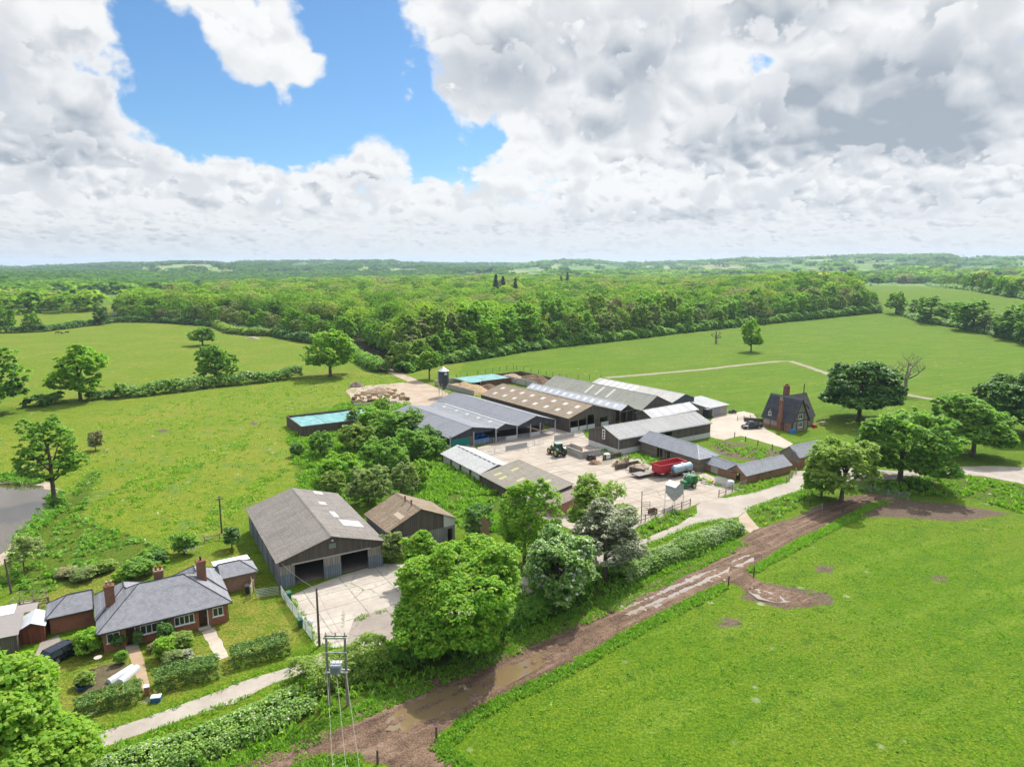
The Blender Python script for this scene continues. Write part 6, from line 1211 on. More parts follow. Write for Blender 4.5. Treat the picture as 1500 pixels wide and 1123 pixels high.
# dormers: small gables
def dormer(x0, x1, y0, y1, z0, zr, axis, dirn):
    d = MB()
    if axis == 'y':   # faces -x
        d.prism([((y0+y1)/2, zr), (y0, z0), (y1, z0)], 'x', x0, x1); rf = b.part(MB().hexa([(x0-.15, y0-.15, z0-.1), (x1, y0-.15, z0-.1), (x1, (y0+y1)/2, zr+.05), (x0-.15, (y0+y1)/2, zr+.05)], [(x0-.15, y0-.15, z0+.0), (x1, y0-.15, z0+.0), (x1, (y0+y1)/2, zr+.15), (x0-.15, (y0+y1)/2, zr+.15)]).hexa([(x0-.15, y1+.15, z0-.1), (x1, y1+.15, z0-.1), (x1, (y0+y1)/2, zr+.05), (x0-.15, (y0+y1)/2, zr+.05)], [(x0-.15, y1+.15, z0), (x1, y1+.15, z0), (x1, (y0+y1)/2, zr+.15), (x0-.15, (y0+y1)/2, zr+.15)]), 'dormer_roof', DSLATE)
        return b.part(d.box(x0, x1, y0+.05, y1-.05, z0-1.0, z0), 'dormer', PANEL, rf)
    d.prism([((x0+x1)/2, zr), (x0, z0), (x1, z0)], 'y', y0, y1); rf = b.part(MB().hexa([(x0-.15, y0-.15, z0-.1), (x0-.15, y1, z0-.1), ((x0+x1)/2, y1, zr+.05), ((x0+x1)/2, y0-.15, zr+.05)], [(x0-.15, y0-.15, z0), (x0-.15, y1, z0), ((x0+x1)/2, y1, zr+.15), ((x0+x1)/2, y0-.15, zr+.15)]).hexa([(x1+.15, y0-.15, z0-.1), (x1+.15, y1, z0-.1), ((x0+x1)/2, y1, zr+.05), ((x0+x1)/2, y0-.15, zr+.05)], [(x1+.15, y0-.15, z0), (x1+.15, y1, z0), ((x0+x1)/2, y1, zr+.15), ((x0+x1)/2, y0-.15, zr+.15)]), 'dormer_roof', DSLATE)
    return b.part(d.box(x0+.05, x1-.05, y0, y1, z0-1.0, z0), 'dormer', PANEL, rf)
dormer(.15, 1.8, 6.1, 7.3, 3.9, 4.9, 'y', -1); window(b, 6.3, 7.1, 3.0, 3.85, 2, .15, 'y')
dormer(8.0, 9.5, 2.5, 4.2, 4.3, 5.4, 'x', -1)
c = MB(); c.box(-.45, .25, 2.9, 4.1, 0, 3.3); c.hexa([(-.45, 2.9, 3.3), (.25, 2.9, 3.3), (.25, 4.1, 3.3), (-.45, 4.1, 3.3)], [(-.3, 3.1, 3.8), (.25, 3.1, 3.8), (.25, 3.9, 3.8), (-.3, 3.9, 3.8)])
for y in (3.1, 3.52): c.box(-.3, .24, y, y+.36, 3.8, 7.4)
c.box(-.36, .3, 3.05, 3.94, 7.2, 7.5); ch = b.part(c, 'chimney', mat_brick('bright_chimney_brick', (.36, .12, .065), (.25, .08, .05)))
for y in (3.28, 3.7): b.part(MB().lathe([(.14, 7.5), (.11, 7.65), (.12, 8.0), (.15, 8.05), (.14, 8.1)], -.03, y, 10), 'chimney_pot', POT, ch, smooth=True)
x, y, _ = b.at(1160, 574, 7.6); chimney(b, 4.6, 5.6, 6.0, 10.2, 1.5, .8, 4, CHIMB, REDT)
b.part(MB().tube((10.8, 5.0, 6.9), (10.8, 5.0, 10.2), .12), 'flue', BLACK)
# ---------------------------------------------------------------- silo, feed bin, clamps
t = empty('feed_silo', G(650, 580), R(32), 'tall dark grey feed silo with pale cone top on legs behind the cattle shed', 'silo')
NAVY = mat_roof('navy_silo_sheet', (.055, .065, .085), (.04, .045, .06), (.09, .10, .12), 'x', pitch=.6, rough=.5, metal=.3)
MB().lathe([(.35, 2.0), (1.6, 4.2), (1.65, 4.3), (1.65, 7.9)], 0, 0, 28).build('bin', NAVY, t, smooth=False)
MB().lathe([(1.75, 7.88), (1.7, 7.98), (.5, 8.8), (.3, 8.85), (.3, 9.05), (.1, 9.15)], 0, 0, 28).build('cone_top', STEEL, t)
for a in range(4): x, y = 1.45*math.cos(a*math.pi/2+.78), 1.45*math.sin(a*math.pi/2+.78); MB().tube((x, y, 0), (x, y, 4.4), .08).build('leg', STEEL, t)
m = MB()
for z in (1.2, 2.6):
    for a in range(4): x, y = 1.45*math.cos(a*math.pi/2+.78), 1.45*math.sin(a*math.pi/2+.78); x2, y2 = 1.45*math.cos((a+1)*math.pi/2+.78), 1.45*math.sin((a+1)*math.pi/2+.78); m.tube((x, y, z), (x2, y2, z+.9), .03, n=5)
m.build('brace', STEEL, t); MB().box(-.45, .45, -1.70, -1.64, 6.9, 7.35).build('nameplate', WHITE, t)
m = MB(); m.tube((-1.75, -.25, 1.5), (-1.75, -.25, 8.2), .03, n=5); m.tube((-1.75, .25, 1.5), (-1.75, .25, 8.2), .03, n=5)
for k in range(20): m.tube((-1.75, -.25, 1.7+k*.33), (-1.75, .25, 1.7+k*.33), .02, n=5)
m.build('ladder', STEEL, t)
p = G(987, 742); t = empty('feed_hopper', p, R(32+4), 'galvanised square feed hopper on four thin legs at the yard entrance', 'hopper')
m = MB(); q = 1.05; m.box(-q, q, -q, q, 2.4, 3.85); m.hexa([(-.12, -.12, 1.0), (.12, -.12, 1.0), (.12, .12, 1.0), (-.12, .12, 1.0)], [(-q, -q, 2.4), (q, -q, 2.4), (q, q, 2.4), (-q, q, 2.4)]); m.build('bin', mat_plain('bright_zinc', (.34, .375, .40), .5, .5, .55, .10, 1.5), t)
m = MB(); slope(m, 'y', -q-.1, 3.82, 0, 4.4, -q-.1, q+.1, .04); slope(m, 'y', 0, 4.4, q+.1, 3.82, -q-.1, q+.1, .04); m.build('lid', mat_plain('white_zinc', (.72, .74, .76), .4, .5, .3), t); m = MB(); m.prism([(-q, 3.86), (q, 3.86), (0, 4.39)], 'y', -q+.01, q-.01); m.build('gable', MATS['bright_zinc'], t)
for x in (-q, q):
    for y in (-q, q): MB().tube((x, y, 0), (x, y, 2.5), .045).build('leg', STEEL, t)
m = MB()
for z in (1.2, 2.05):
    for a, c in (((-q, -q), (q, -q)), ((q, -q), (q, q)), ((q, q), (-q, q)), ((-q, q), (-q, -q))): m.tube((*a, z), (*c, z), .02, n=5)
m.box(-q-.02, q+.02, -q-.02, q+.02, 3.08, 3.12); m.build('brace', STEEL, t)
def walled(name, px, py, yaw, segs, h, mat, label, cat='silage clamp', th=.22):
    b = Bld(name, px, py, label, cat, yaw); m = MB()
    for (ax, ay, bx, by) in segs:
        if abs(ax-bx) > abs(ay-by): wall(m, 'x', ay, th, min(ax, bx), max(ax, bx), 0, h)
        else: wall(m, 'y', ax, th, min(ay, by)+th, max(ay, by), 0, h)
    b.part(m, 'wall', mat); return b
b = walled('silage_clamp', 441.6, 639.7, 32, [(0, 0, 20, 0), (0, 0, 0, 13.4), (0, 13.4, 20, 13.4), (20, 0, 20, 13.6)], 2.5, SLEEPER, 'sleeper-walled silage clamp under aqua sheeting beside the scrub')
def cover(b, x0, x1, y0, y1, z, mat, amp=.12, n=22):
    P, F = [], []
    for i in range(n+1):
        for j in range(n+1):
            x, y = x0+(x1-x0)*i/n, y0+(y1-y0)*j/n; P.append((x, y, z+amp*(2*float(fnoise(x*1.0+b.o.x, y+b.o.y, 2.2))-1)+amp*1.6*(2*float(fnoise(x+40, y, 6.0))-1)))
    F = [(i*(n+1)+j, (i+1)*(n+1)+j, (i+1)*(n+1)+j+1, i*(n+1)+j+1) for i in range(n) for j in range(n)]
    m = MB(); m.add(P, F); return m
def mat_sheetcover():
    m, n = material('clamp_sheeting'); p = n.obj(); x, y, z = n.sep(p)
    f = n.noise(p, .55, 5, .62); g = n.noise(p, 2.0, 5, .6)
    c = n.mix(n.step(f, .35, .65), (.12, .30, .285), (.20, .39, .37)); c = n.mix(n.step(g, .60, .70, 0, .7), c, (.10, .20, .20)); c = n.mix(n.step(f, .58, .68, 0, .8), c, (.50, .58, .56))
    seam = n.math('MAXIMUM', n.step(n.math('ABSOLUTE', n.math('SUBTRACT', n.math('FRACT', n.math('DIVIDE', x, 6.6)), .5)), .47, .495), n.step(n.math('ABSOLUTE', n.math('SUBTRACT', n.math('FRACT', n.math('DIVIDE', y, 6.8)), .5)), .475, .495))
    finish(n, n.mix(seam, c, (.06, .13, .14)), .4, .4, n.bump(g, .3, .1)); return m
COVERM = mat_sheetcover()
b.part(cover(b, .25, 20, .25, 13.35, 2.08, COVERM), 'sheeting', COVERM)
b = walled('silage_clamp', 693, 578, 36, [(-1, -2, -1, 22), (-1, 22, 22.5, 22), (9.4, 10, 22, 10), (22.5, -4, 22.5, 22)], 1.7, BLOCK, 'long walled muck clamp beyond the cattle shed holding straw heaps', 'muck clamp')
m = MB(); m.box(9.5, 21.8, 9.86, 9.98, .1, 2.0); b.part(m, 'brown_boards', mat_board('stained_boards', (.10, .045, .025), (.22, .12, .07), .5))
m = MB()
for k in range(3): m.box(22.30, 22.46, -3.6+k*6.0, 1.6+k*6.0, .3, 2.3)
b.part(m, 'pale_panel', mat_plain('pale_wall_panel', (.46, .42, .42), .8))
b.part(cover(b, 6, 22, 10.4, 21.6, 1.75, COVERM, .08), 'sheeting', COVERM)
CLP = b
b = walled('silage_clamp', 693, 578, 36, [(23, 22, 35, 22), (35, -2, 35, 22)], 1.5, SLEEPER, 'sleeper-walled bay of dark muck at the meadow corner of the clamps', 'muck clamp')
def heap(name, loc, rz, rx, ry, h, mat, label, cat, seed, rough=.35, n=34, kind=None):
    P, F = [], []
    for i in range(n+1):
        for j in range(n+1):
            u, v = i/n*2-1, j/n*2-1; d = math.hypot(u, v); x, y = u*rx, v*ry
            z = h*max(0, 1-d**1.7)*(.6+.8*float(fnoise(x+seed*13, y, 3.0)))+rough*max(0, 1-d**6)*(float(fnoise(x+seed, y+5, .8))-.35); P.append((x, y, max(z, -.05) if d < 1.02 else -.1))
    F = [(i*(n+1)+j, (i+1)*(n+1)+j, (i+1)*(n+1)+j+1, i*(n+1)+j+1) for i in range(n) for j in range(n)]
    m = MB(); m.add(P, F); o = m.build(name, mat, loc=loc, rz=rz, smooth=False); return tag(o, label, cat, None, kind)
def mat_heap(name, a, b_, c_):
    m, n = material(name); p = n.obj(); f = n.noise(p, .8, 6, .7); g = n.noise(p, 5.0, 5, .7)
    finish(n, n.mix(n.step(g, .45, .7, 0, .8), n.mix(n.step(f, .35, .65), a, b_), c_), .95, .1, n.bump(g, .8, .12)); return m
STRAW = mat_heap('old_straw', (.33, .235, .13), (.45, .335, .20), (.20, .12, .06)); MUCK = mat_heap('dark_muck', (.075, .05, .032), (.15, .10, .065), (.32, .22, .13)); SOILH = mat_heap('pale_soil', (.30, .22, .15), (.40, .31, .22), (.20, .14, .09))
cf = lambda x, y, z=0: Vector((CLP.o.x+x*math.cos(CLP.yaw)-y*math.sin(CLP.yaw), CLP.o.y+x*math.sin(CLP.yaw)+y*math.cos(CLP.yaw), z))
heap('straw_heap', cf(3.6, 8), R(36), 4.6, 11.5, 2.1, STRAW, 'long tan heap of strawy muck inside the muck clamp', 'straw heap', 1); heap('muck_heap', cf(8.6, 3.5), R(36), 3.4, 5.5, 2.0, MUCK, 'dark muck heap at the mouth of the muck clamp', 'muck heap', 2)
heap('straw_heap', cf(26.5, 16), R(36), 4.5, 5.6, 2.4, STRAW, 'tan straw heap in the meadow corner bay of the clamps', 'straw heap', 3); heap('muck_heap', cf(30, 7), R(36), 4.6, 8.0, 2.5, MUCK, 'dark coarse muck heap beside the end of the brown roofed barn', 'muck heap', 4)
heap('soil_heap', G(553, 577), R(10), 6.5, 3.0, 1.9, SOILH, 'brown soil heap on the bare dirt patch among the bales', 'soil heap', 5); heap('brush_heap', G(522, 566), R(10), 3.0, 2.0, 1.3, mat_heap('dry_brush', (.16, .12, .10), (.25, .20, .165), (.10, .075, .06)), 'grey-brown brushwood pile at the left of the bare dirt patch', 'brush pile', 6, .6)
heap('rubble_heap', GT(370, 496), 0, 4.2, 1.6, 1.3, mat_heap('pale_rubble', (.36, .30, .24), (.48, .42, .35), (.28, .23, .18)), 'pale rubble heap by the far pasture hedge', 'rubble heap', 7)
# broken bales lying on the dirt patch: each one a thing
rb = random.Random(12); BALE = mat_heap('weathered_bale', (.40, .29, .17), (.50, .39, .25), (.26, .17, .09)); BALE_D = mat_heap('rotten_bale', (.17, .115, .07), (.27, .19, .12), (.11, .07, .04))
def bale_mesh(sd, long_):
    bm = bmesh.new(); bmesh.ops.create_cube(bm, size=1); bmesh.ops.scale(bm, vec=(2.3 if long_ else 1.3, 1.1, .95), verts=bm.verts); bmesh.ops.subdivide_edges(bm, edges=bm.edges, cuts=3, use_grid_fill=True)
    r = random.Random(sd)
    for v in bm.verts: v.co += Vector((r.uniform(-.1, .1), r.uniform(-.1, .1), r.uniform(-.08, .08))); v.co *= 1-.10*(v.co.length/1.3)**2; v.co.z += .45
    me = bpy.data.meshes.new('bale'); bm.to_mesh(me); bm.free(); me.materials.append(BALE); return me
BM = [bale_mesh(i, i % 2) for i in range(6)]
for i, (px, py) in enumerate([(519, 586), (524, 580), (530, 585), (535, 578), (541, 583), (548, 579), (556, 583), (562, 577), (567, 582), (573, 578), (578, 583), (584, 580), (589, 585), (533, 591), (543, 590), (520, 592), (568, 572), (577, 573), (590, 578), (551, 588), (597, 586), (526, 589), (560, 588)]):
    o = link('straw_bale', BM[i % 6], loc=G(px, py, 0), rz=rb.uniform(-.6, .9)); o.scale = [rb.uniform(.8, 1.25)]*3; dk = i in (0, 13, 14, 15, 20)
    if dk: o.material_slots[0].link = 'OBJECT'; o.material_slots[0].material = BALE_D
    tag(o, 'dark rotten straw bale in the heap on the dirt patch' if dk else 'tan broken straw bale in the heap on the dirt patch', 'bale', 'broken bales on the dirt patch')
for px, py, w_, lab in [(531, 594, 4.5, 'long dark concrete trough at the near left of the bale heap'), (558, 597, 6.5, 'long low concrete trough at the near side of the bale heap'), (572, 591, 4.0, 'pale concrete beam on the dirt patch right of the bales')]:
    m = MB(); m.box(-w_/2, w_/2, -.6, -.45, 0, .7); m.box(-w_/2, w_/2, .45, .6, 0, .7); m.box(-w_/2, -w_/2+.15, -.45, .45, 0, .7); m.box(w_/2-.15, w_/2, -.45, .45, 0, .7); m.box(-w_/2+.15, w_/2-.15, -.45, .45, 0, .2); tag(m.build('trough', BLOCK, loc=G(px, py), rz=R(8)), lab, 'trough')

# ---------------------------------------------------------------- yard clutter
b = walled('block_enclosure', 852.4, 671.8, 32, [(0, 0, 5.2, 0), (0, 0, 0, 6.4), (0, 6.4, 1.6, 6.4)], 1.45, BLOCK, 'grey block-walled bay in the yard between the tractor and the timber barn', 'wall', .2)
m = MB(); m.box(.3, 5, .3, 6, .02, .06); b.part(m, 'floor_slab', mat_plain('dusty_tan_floor', (.42, .32, .22), .95, .1)); m = MB(); m.box(2.3, 2.5, 3.0, 7.2, 0, 1.5); m.box(1.6, 2.3, 7.0, 7.2, 0, 1.2); b.part(m, 'inner_wall', BLOCK)
for px, py, L, D, yw, lab in [(884, 674, 4.6, .3, 30, 'low sleeper wall beside the white cube tank'), (902.5, 688, 5.6, .35, 30, 'low sleeper wall in the middle of the yard bays'), (922, 691, 3.2, .35, -38, 'low sleeper wall at the front of the weedy yard bay')]:
    b = Bld('sleeper_wall', px, py, lab, 'wall', yw); m = MB(); m.box(0, L, 0, D, 0, 1.05); b.part(m, 'timber', SLEEPER); m = MB()
    for k in range(3): m.box(k*(L-.2)/2, k*(L-.2)/2+.2, -.16, -.01, 0, 1.15)
    b.part(m, 'post', POSTW)
t = empty('cube_tank', G(889, 672), R(32), 'white cube tank in a cage in the yard', 'tank'); MB().box(-.55, .55, -.5, .5, .15, 1.15).build('tank_body', mat_plain('milky_plastic', (.80, .80, .77), .4), t, bevel=.06); m = MB()
for k in range(5):
    x = -.57+k*.285; m.tube((x, -.53, .1), (x, -.53, 1.18), .014, n=5); m.tube((x, .53, .1), (x, .53, 1.18), .014, n=5)
for z in (.4, .8, 1.18): m.tube((-.58, -.53, z), (.58, -.53, z), .014, n=5); m.tube((-.58, .53, z), (.58, .53, z), .014, n=5)
m.build('cage', STEEL, t); MB().box(-.6, .6, -.55, .55, 0, .12).build('pallet', POSTW, t)
# dark machine by the block bay, heap of scrap, pallets
t = empty('implement', G(866, 673), R(20), 'dark rusty implement with a hitch lying beside the block-walled bay', 'implement'); m = MB(); m.box(-.9, .9, -.5, .5, .5, .62); m.box(-.7, -.2, -.4, .4, .62, 1.05); m.box(.1, .8, -.3, .3, .62, .9); m.tube((-.9, 0, .55), (-1.8, 0, .3), .07); m.build('body', BLACK, t)
for x in (-.6, .5):
    for y in (-.6, .6): w_ = MB().wheel((x, y, .34), .34, .22).build('wheel', BLACK, t); MB().disc((x, y, .34), .21, .12).build('hub', RUST, w_)
heap('scrap_heap', G(872, 679), R(20), 1.6, 1.0, .7, mat_heap('rusty_scrap', (.20, .10, .06), (.40, .28, .18), (.08, .06, .05)), 'rusty orange-brown scrap heap in front of the dark implement', 'scrap heap', 8, .5, 20)
heap('timber_heap', G(911, 681), R(30), 2.6, 1.4, .9, mat_heap('broken_timber', (.24, .17, .11), (.38, .29, .20), (.12, .08, .055)), 'brown pile of broken timber in the left yard bay', 'timber heap', 9, .8, 26)
heap('stone_heap', G(934, 686), R(30), 3.0, 1.6, .8, mat_heap('mixed_rubble', (.30, .23, .17), (.46, .39, .31), (.15, .10, .08)), 'pinkish rubble heap in the right yard bay', 'rubble heap', 10, .8, 26)
t = empty('flat_trailer', G(936, 702), R(32), 'flat pale trailer bed beside the red trailer', 'trailer'); MB().box(0, 6.2, 0, 2.2, .55, .68).build('bed', BOARD_P, t); m = MB(); m.box(0, 6.2, .1, .22, .35, .55); m.box(0, 6.2, 1.98, 2.1, .35, .55); m.tube((0, 1.1, .45), (-1.3, 1.1, .4), .06); m.build('chassis', BLACK, t)
for x in (4.2, 5.2):
    for y in (.1, 2.1): MB().wheel((x, y, .36), .36, .24).build('wheel', BLACK, t)
for i, (px, py, yw) in enumerate([(903, 682, 60), (915, 677, 75), (918, 679, 40)]):
    t = empty('pallet', G(px, py, .3), R(yw), ['wooden pallet leaning at the left of the broken timber', 'upright rusty frame pallet above the broken timber', 'wooden pallet on end at the right of the broken timber'][i], 'pallet', 'pallets in the yard bays'); m = MB()
    for k in range(5): m.box(-.6+k*.27, -.42+k*.27, -.05, -.02, 0, 1.1)
    for k in range(3): m.box(-.6, .66, -.02, .08, .05+k*.46, .14+k*.46)
    m.build('slats', mat_plain('pallet_wood', (.30, .20, .12), .9), t)

# ---------------------------------------------------------------- farm vehicles
def tractor():
    t = empty('tractor', G(817, 667), R(118), 'green tractor with yellow wheels standing by the block bay', 'tractor')
    GREEN = mat_plain('tractor_green', (.015, .10, .03), .35, .5); YEL = mat_plain('wheel_yellow', (.55, .42, .06), .5)
    # x forward
    b_ = MB(); b_.hexa([(.5, -.38, .85), (2.75, -.32, .9), (2.75, .32, .9), (.5, .38, .85)], [(.5, -.4, 1.75), (2.65, -.3, 1.5), (2.65, .3, 1.5), (.5, .4, 1.75)]); b_.build('bonnet', GREEN, t, bevel=.05)
    c = MB(); c.box(-1.2, 2.4, -.28, .28, .55, .9); c.box(2.4, 2.9, -.5, .5, .45, .85); c.build('chassis', BLACK, t)
    cab = MB(); cab.hexa([(-.85, -.75, 1.2), (.55, -.72, 1.2), (.55, .72, 1.2), (-.85, .75, 1.2)], [(-.7, -.68, 2.65), (.42, -.66, 2.65), (.42, .66, 2.65), (-.7, .68, 2.65)]); cab.build('cab', GLASS, t)
    pf = MB()
    for (x0, y0, x1, y1) in [(-.85, -.76, -.7, -.69), (.56, -.73, .43, -.67), (.56, .73, .43, .67), (-.85, .76, -.7, .69)]: pf.tube((x0, y0, 1.15), (x1, y1, 2.68), .055, n=6)
    pf.box(-.9, .58, -.78, .78, 1.1, 1.25); pf.build('cab_frame', GREEN, t); MB().box(-.85, .6, -.78, .78, 2.66, 2.86).build('cab_roof', mat_plain('roof_pale_green', (.24, .42, .30), .4), t, bevel=.06)
    for y in (-.98, .98):
        w_ = MB().wheel((-.85, y, .93), .93, .52, n=26).build('wheel', BLACK, t); MB().disc((-.85, y, .93), .60, .30).build('rim', YEL, w_); MB().disc((-.85, y*1.13, .93), .18, .2).build('hub', YEL, w_)
        w_ = MB().wheel((2.0, y*.94, .68), .68, .42, n=22).build('wheel', BLACK, t); MB().disc((2.0, y*.94, .68), .42, .26).build('rim', YEL, w_)
        f = MB(); n = 8; pr = [(-.85+1.02*math.cos(a), .93+1.02*math.sin(a)) for a in [math.pi*(.12+.72*k/n) for k in range(n+1)]]
        for (xa, za), (xb, zb) in zip(pr[:-1], pr[1:]): f.hexa([(xa, y-.28, za), (xb, y-.28, zb), (xb, y+.28, zb), (xa, y+.28, za)], [(xa, y-.28, za+.05), (xb, y-.28, zb+.05), (xb, y+.28, zb+.05), (xa, y+.28, za+.05)])
        f.build('mudguard', GREEN, t)
        MB().tube((.6, y*.9, 1.7), (.75, y*1.12, 2.1), .03).box(.68, .78, y*1.12-.1, y*1.12+.1, 1.95, 2.3).build('mirror', BLACK, t)
        MB().disc((2.72, y*.2, 1.28), .09, .06, (1, 0, 0)).build('headlight', WHITE, t)
    MB().tube((1.3, -.42, 1.6), (1.3, -.42, 2.5), .06).build('exhaust', BLACK, t)
    m = MB(); m.box(-1.6, -1.15, -.4, .4, .5, .8); m.tube((-1.2, -.35, .7), (-1.9, -.45, .45), .05); m.tube((-1.2, .35, .7), (-1.9, .45, .45), .05); m.build('linkage', BLACK, t)
    return t
tractor()
RED = mat_plain('trailer_red', (.42, .022, .035), .42, .45, 0, .16, 1.2)
p = G(968.4, 701); t = empty('farm_trailer', p, R(31), 'high-sided red tipping trailer standing empty in the yard', 'trailer')
m = MB(); Lr, Wr = 6.3, 2.4; th = .08; x0 = -.2
m.box(x0, Lr, 0, Wr, .95, 1.05)
for (a, c, d, e, f, g, h, i) in [(x0, Lr, 0, th, -.02, Lr+.12, -.12, -.04), (x0, Lr, Wr-th, Wr, -.02, Lr+.12, Wr+.04, Wr+.12)]: m.hexa([(a, d, 1.05), (c, d, 1.05), (c, e, 1.05), (a, e, 1.05)], [(f-.15, h, 2.55), (g, h, 2.55), (g, i, 2.55), (f-.15, i, 2.55)])
m.hexa([(x0, th, 1.05), (x0+th, th, 1.05), (x0+th, Wr-th, 1.05), (x0, Wr-th, 1.05)], [(x0-.15, -.04, 2.55), (x0-.07, -.04, 2.55), (x0-.07, Wr+.04, 2.55), (x0-.15, Wr+.04, 2.55)])
m.hexa([(Lr-th, th, 1.05), (Lr, th, 1.05), (Lr, Wr-th, 1.05), (Lr-th, Wr-th, 1.05)], [(Lr+.04, -.04, 2.55), (Lr+.12, -.04, 2.55), (Lr+.12, Wr+.04, 2.55), (Lr+.04, Wr+.04, 2.55)])
m.build('body', RED, t); m = MB()
for k in range(6): m.hexa([(.3+k*1.1, -.06, 1.0), (.42+k*1.1, -.06, 1.0), (.42+k*1.1, -.01, 1.0), (.3+k*1.1, -.01, 1.0)], [(.3+k*1.1, -.19, 2.5), (.42+k*1.1, -.19, 2.5), (.42+k*1.1, -.13, 2.5), (.3+k*1.1, -.13, 2.5)])
m.box(-.42, Lr+.2, -.16, -.04, 2.5, 2.6); m.box(-.42, Lr+.2, Wr+.04, Wr+.16, 2.5, 2.6); m.box(-.42, -.3, -.04, Wr+.04, 2.5, 2.6); m.box(Lr+.04, Lr+.2, -.04, Wr+.04, 2.5, 2.6); m.build('rib', RED, t)
m = MB(); m.box(-.1, Lr, .55, .75, .7, .94); m.box(-.1, Lr, 1.65, 1.85, .7, .94); m.tube((-.1, .65, .8), (-1.7, 1.2, .55), .07); m.tube((-.1, 1.75, .8), (-1.7, 1.2, .55), .07); m.build('drawbar', mat_plain('dark_red', (.22, .02, .02), .6), t)
for x in (3.6, 4.8):
    for y in (.1, Wr-.1): w_ = MB().wheel((x, y, .55), .55, .42, n=22).build('wheel', BLACK, t); MB().disc((x, y, .55), .33, .3).build('rim', mat_plain('wheel_grey', (.45, .45, .45), .5), w_)
p = G(992, 701); t = empty('slurry_tanker', p, R(33), 'silver-blue slurry tanker between the red trailer and the green machine', 'tanker')
m = MB(); pts = [(r, z) for r, z in [(.05, -.28), (.55, -.2), (.8, 0), (.82, .05), (.82, 4.4), (.78, 4.5), (.5, 4.72), (.05, 4.78)]]
vs = []; n = 24
for r, a in pts: vs += [(a, 1.0+r*math.cos(2*math.pi*k/n), 1.55+r*math.sin(2*math.pi*k/n)) for k in range(n)]
m.add(vs, [(i*n+j, i*n+(j+1)%n, (i+1)*n+(j+1)%n, (i+1)*n+j) for i in range(len(pts)-1) for j in range(n)]+[tuple(range(n)), tuple(range((len(pts)-1)*n, len(pts)*n))]); m.build('tank_body', mat_plain('pale_blue_metal', (.36, .47, .54), .4, .5, .35, .1, 1), t, smooth=True)
m = MB()
for x in (.35, 2.2, 4.1): m.wheel((x, 1.0, 1.55), .87, .14, (1, 0, 0), 24, .93)
m.build('band', STEEL, t); MB().disc((-.32, 1.0, 1.55), .35, .12, (1, 0, 0)).build('end_hatch', mat_plain('hatch_blue', (.06, .25, .50), .4), t); MB().disc((2.3, 1.0, 2.42), .28, .2, (0, 0, 1)).build('top_hatch', STEEL, t)
m = MB(); m.box(-.3, 4.7, .55, .75, .55, .8); m.box(-.3, 4.7, 1.25, 1.45, .55, .8); m.tube((-.3, .65, .7), (-1.7, 1.0, .5), .07); m.tube((-.3, 1.35, .7), (-1.7, 1.0, .5), .07); m.box(-1.0, -.5, .6, 1.4, .7, 1.25); m.build('chassis', RUST, t)
for y in (-.05, 2.05): w_ = MB().wheel((2.9, y, .68), .68, .46, n=22).build('wheel', BLACK, t); MB().disc((2.9, y, .68), .4, .3).build('rim', mat_plain('rim_tan', (.42, .33, .20), .6), w_)
p = G(1005, 713); t = empty('baler', p, R(25), 'dark green round baler with pale hoses parked in the yard', 'baler'); BG = mat_plain('baler_green', (.02, .16, .05), .4, .45)
m = MB(); vs = []; n = 20
m.prism([(0.15, .6), (.0, 1.3), (.15, 1.9), (.6, 2.25), (1.2, 2.3), (1.75, 1.95), (1.95, 1.35), (1.8, .75), (1.3, .45), (.6, .42)], 'y', -.95, .95); m.build('chamber', BG, t, bevel=.04)
m = MB()
for y in (-1.0, .96):
    for a in range(6): an = a*math.pi/3; m.hexa([(.98+.1*math.cos(an), y, 1.35+.1*math.sin(an)), (.98+.85*math.cos(an), y, 1.35+.75*math.sin(an)), (.98+.85*math.cos(an)+.1, y, 1.35+.75*math.sin(an)), (.98+.1*math.cos(an)+.12, y, 1.35+.1*math.sin(an))], [(.98+.1*math.cos(an), y+.04, 1.35+.1*math.sin(an)), (.98+.85*math.cos(an), y+.04, 1.35+.75*math.sin(an)), (.98+.85*math.cos(an)+.1, y+.04, 1.35+.75*math.sin(an)), (.98+.1*math.cos(an)+.12, y+.04, 1.35+.1*math.sin(an))])
m.build('side_rib', mat_plain('dark_green_paint', (.01, .07, .025), .5), t)
m = MB(); m.box(-.9, .1, -.6, .6, .6, 1.25); m.box(-1.2, -.3, -1.0, 1.0, .25, .5); m.build('pickup_reel', BG, t); MB().tube((-1.2, 0, .55), (-2.4, 0, .5), .08).build('drawbar', BG, t)
for y in (-1.12, 1.12): w_ = MB().wheel((.85, y, .5), .5, .36, n=20).build('wheel', BLACK, t); MB().disc((.85, y, .5), .3, .26).build('rim', mat_plain('wheel_yellow', (.55, .42, .06), .5) if 'wheel_yellow' not in MATS else MATS['wheel_yellow'], w_)
m = MB(); m.path([(-.6, .2, 1.2), (-.4, .3, 2.0), (.2, .35, 2.45), (.6, .3, 2.3)], .06, 6); m.path([(1.6, .6, 2.1), (1.9, .7, 2.6), (2.2, .6, 2.5), (2.3, .5, 2.1)], .06, 6); m.path([(.4, -.5, 2.2), (.0, -.6, 2.55), (-.5, -.5, 2.2)], .05, 6); m.build('hose', WHITE, t)
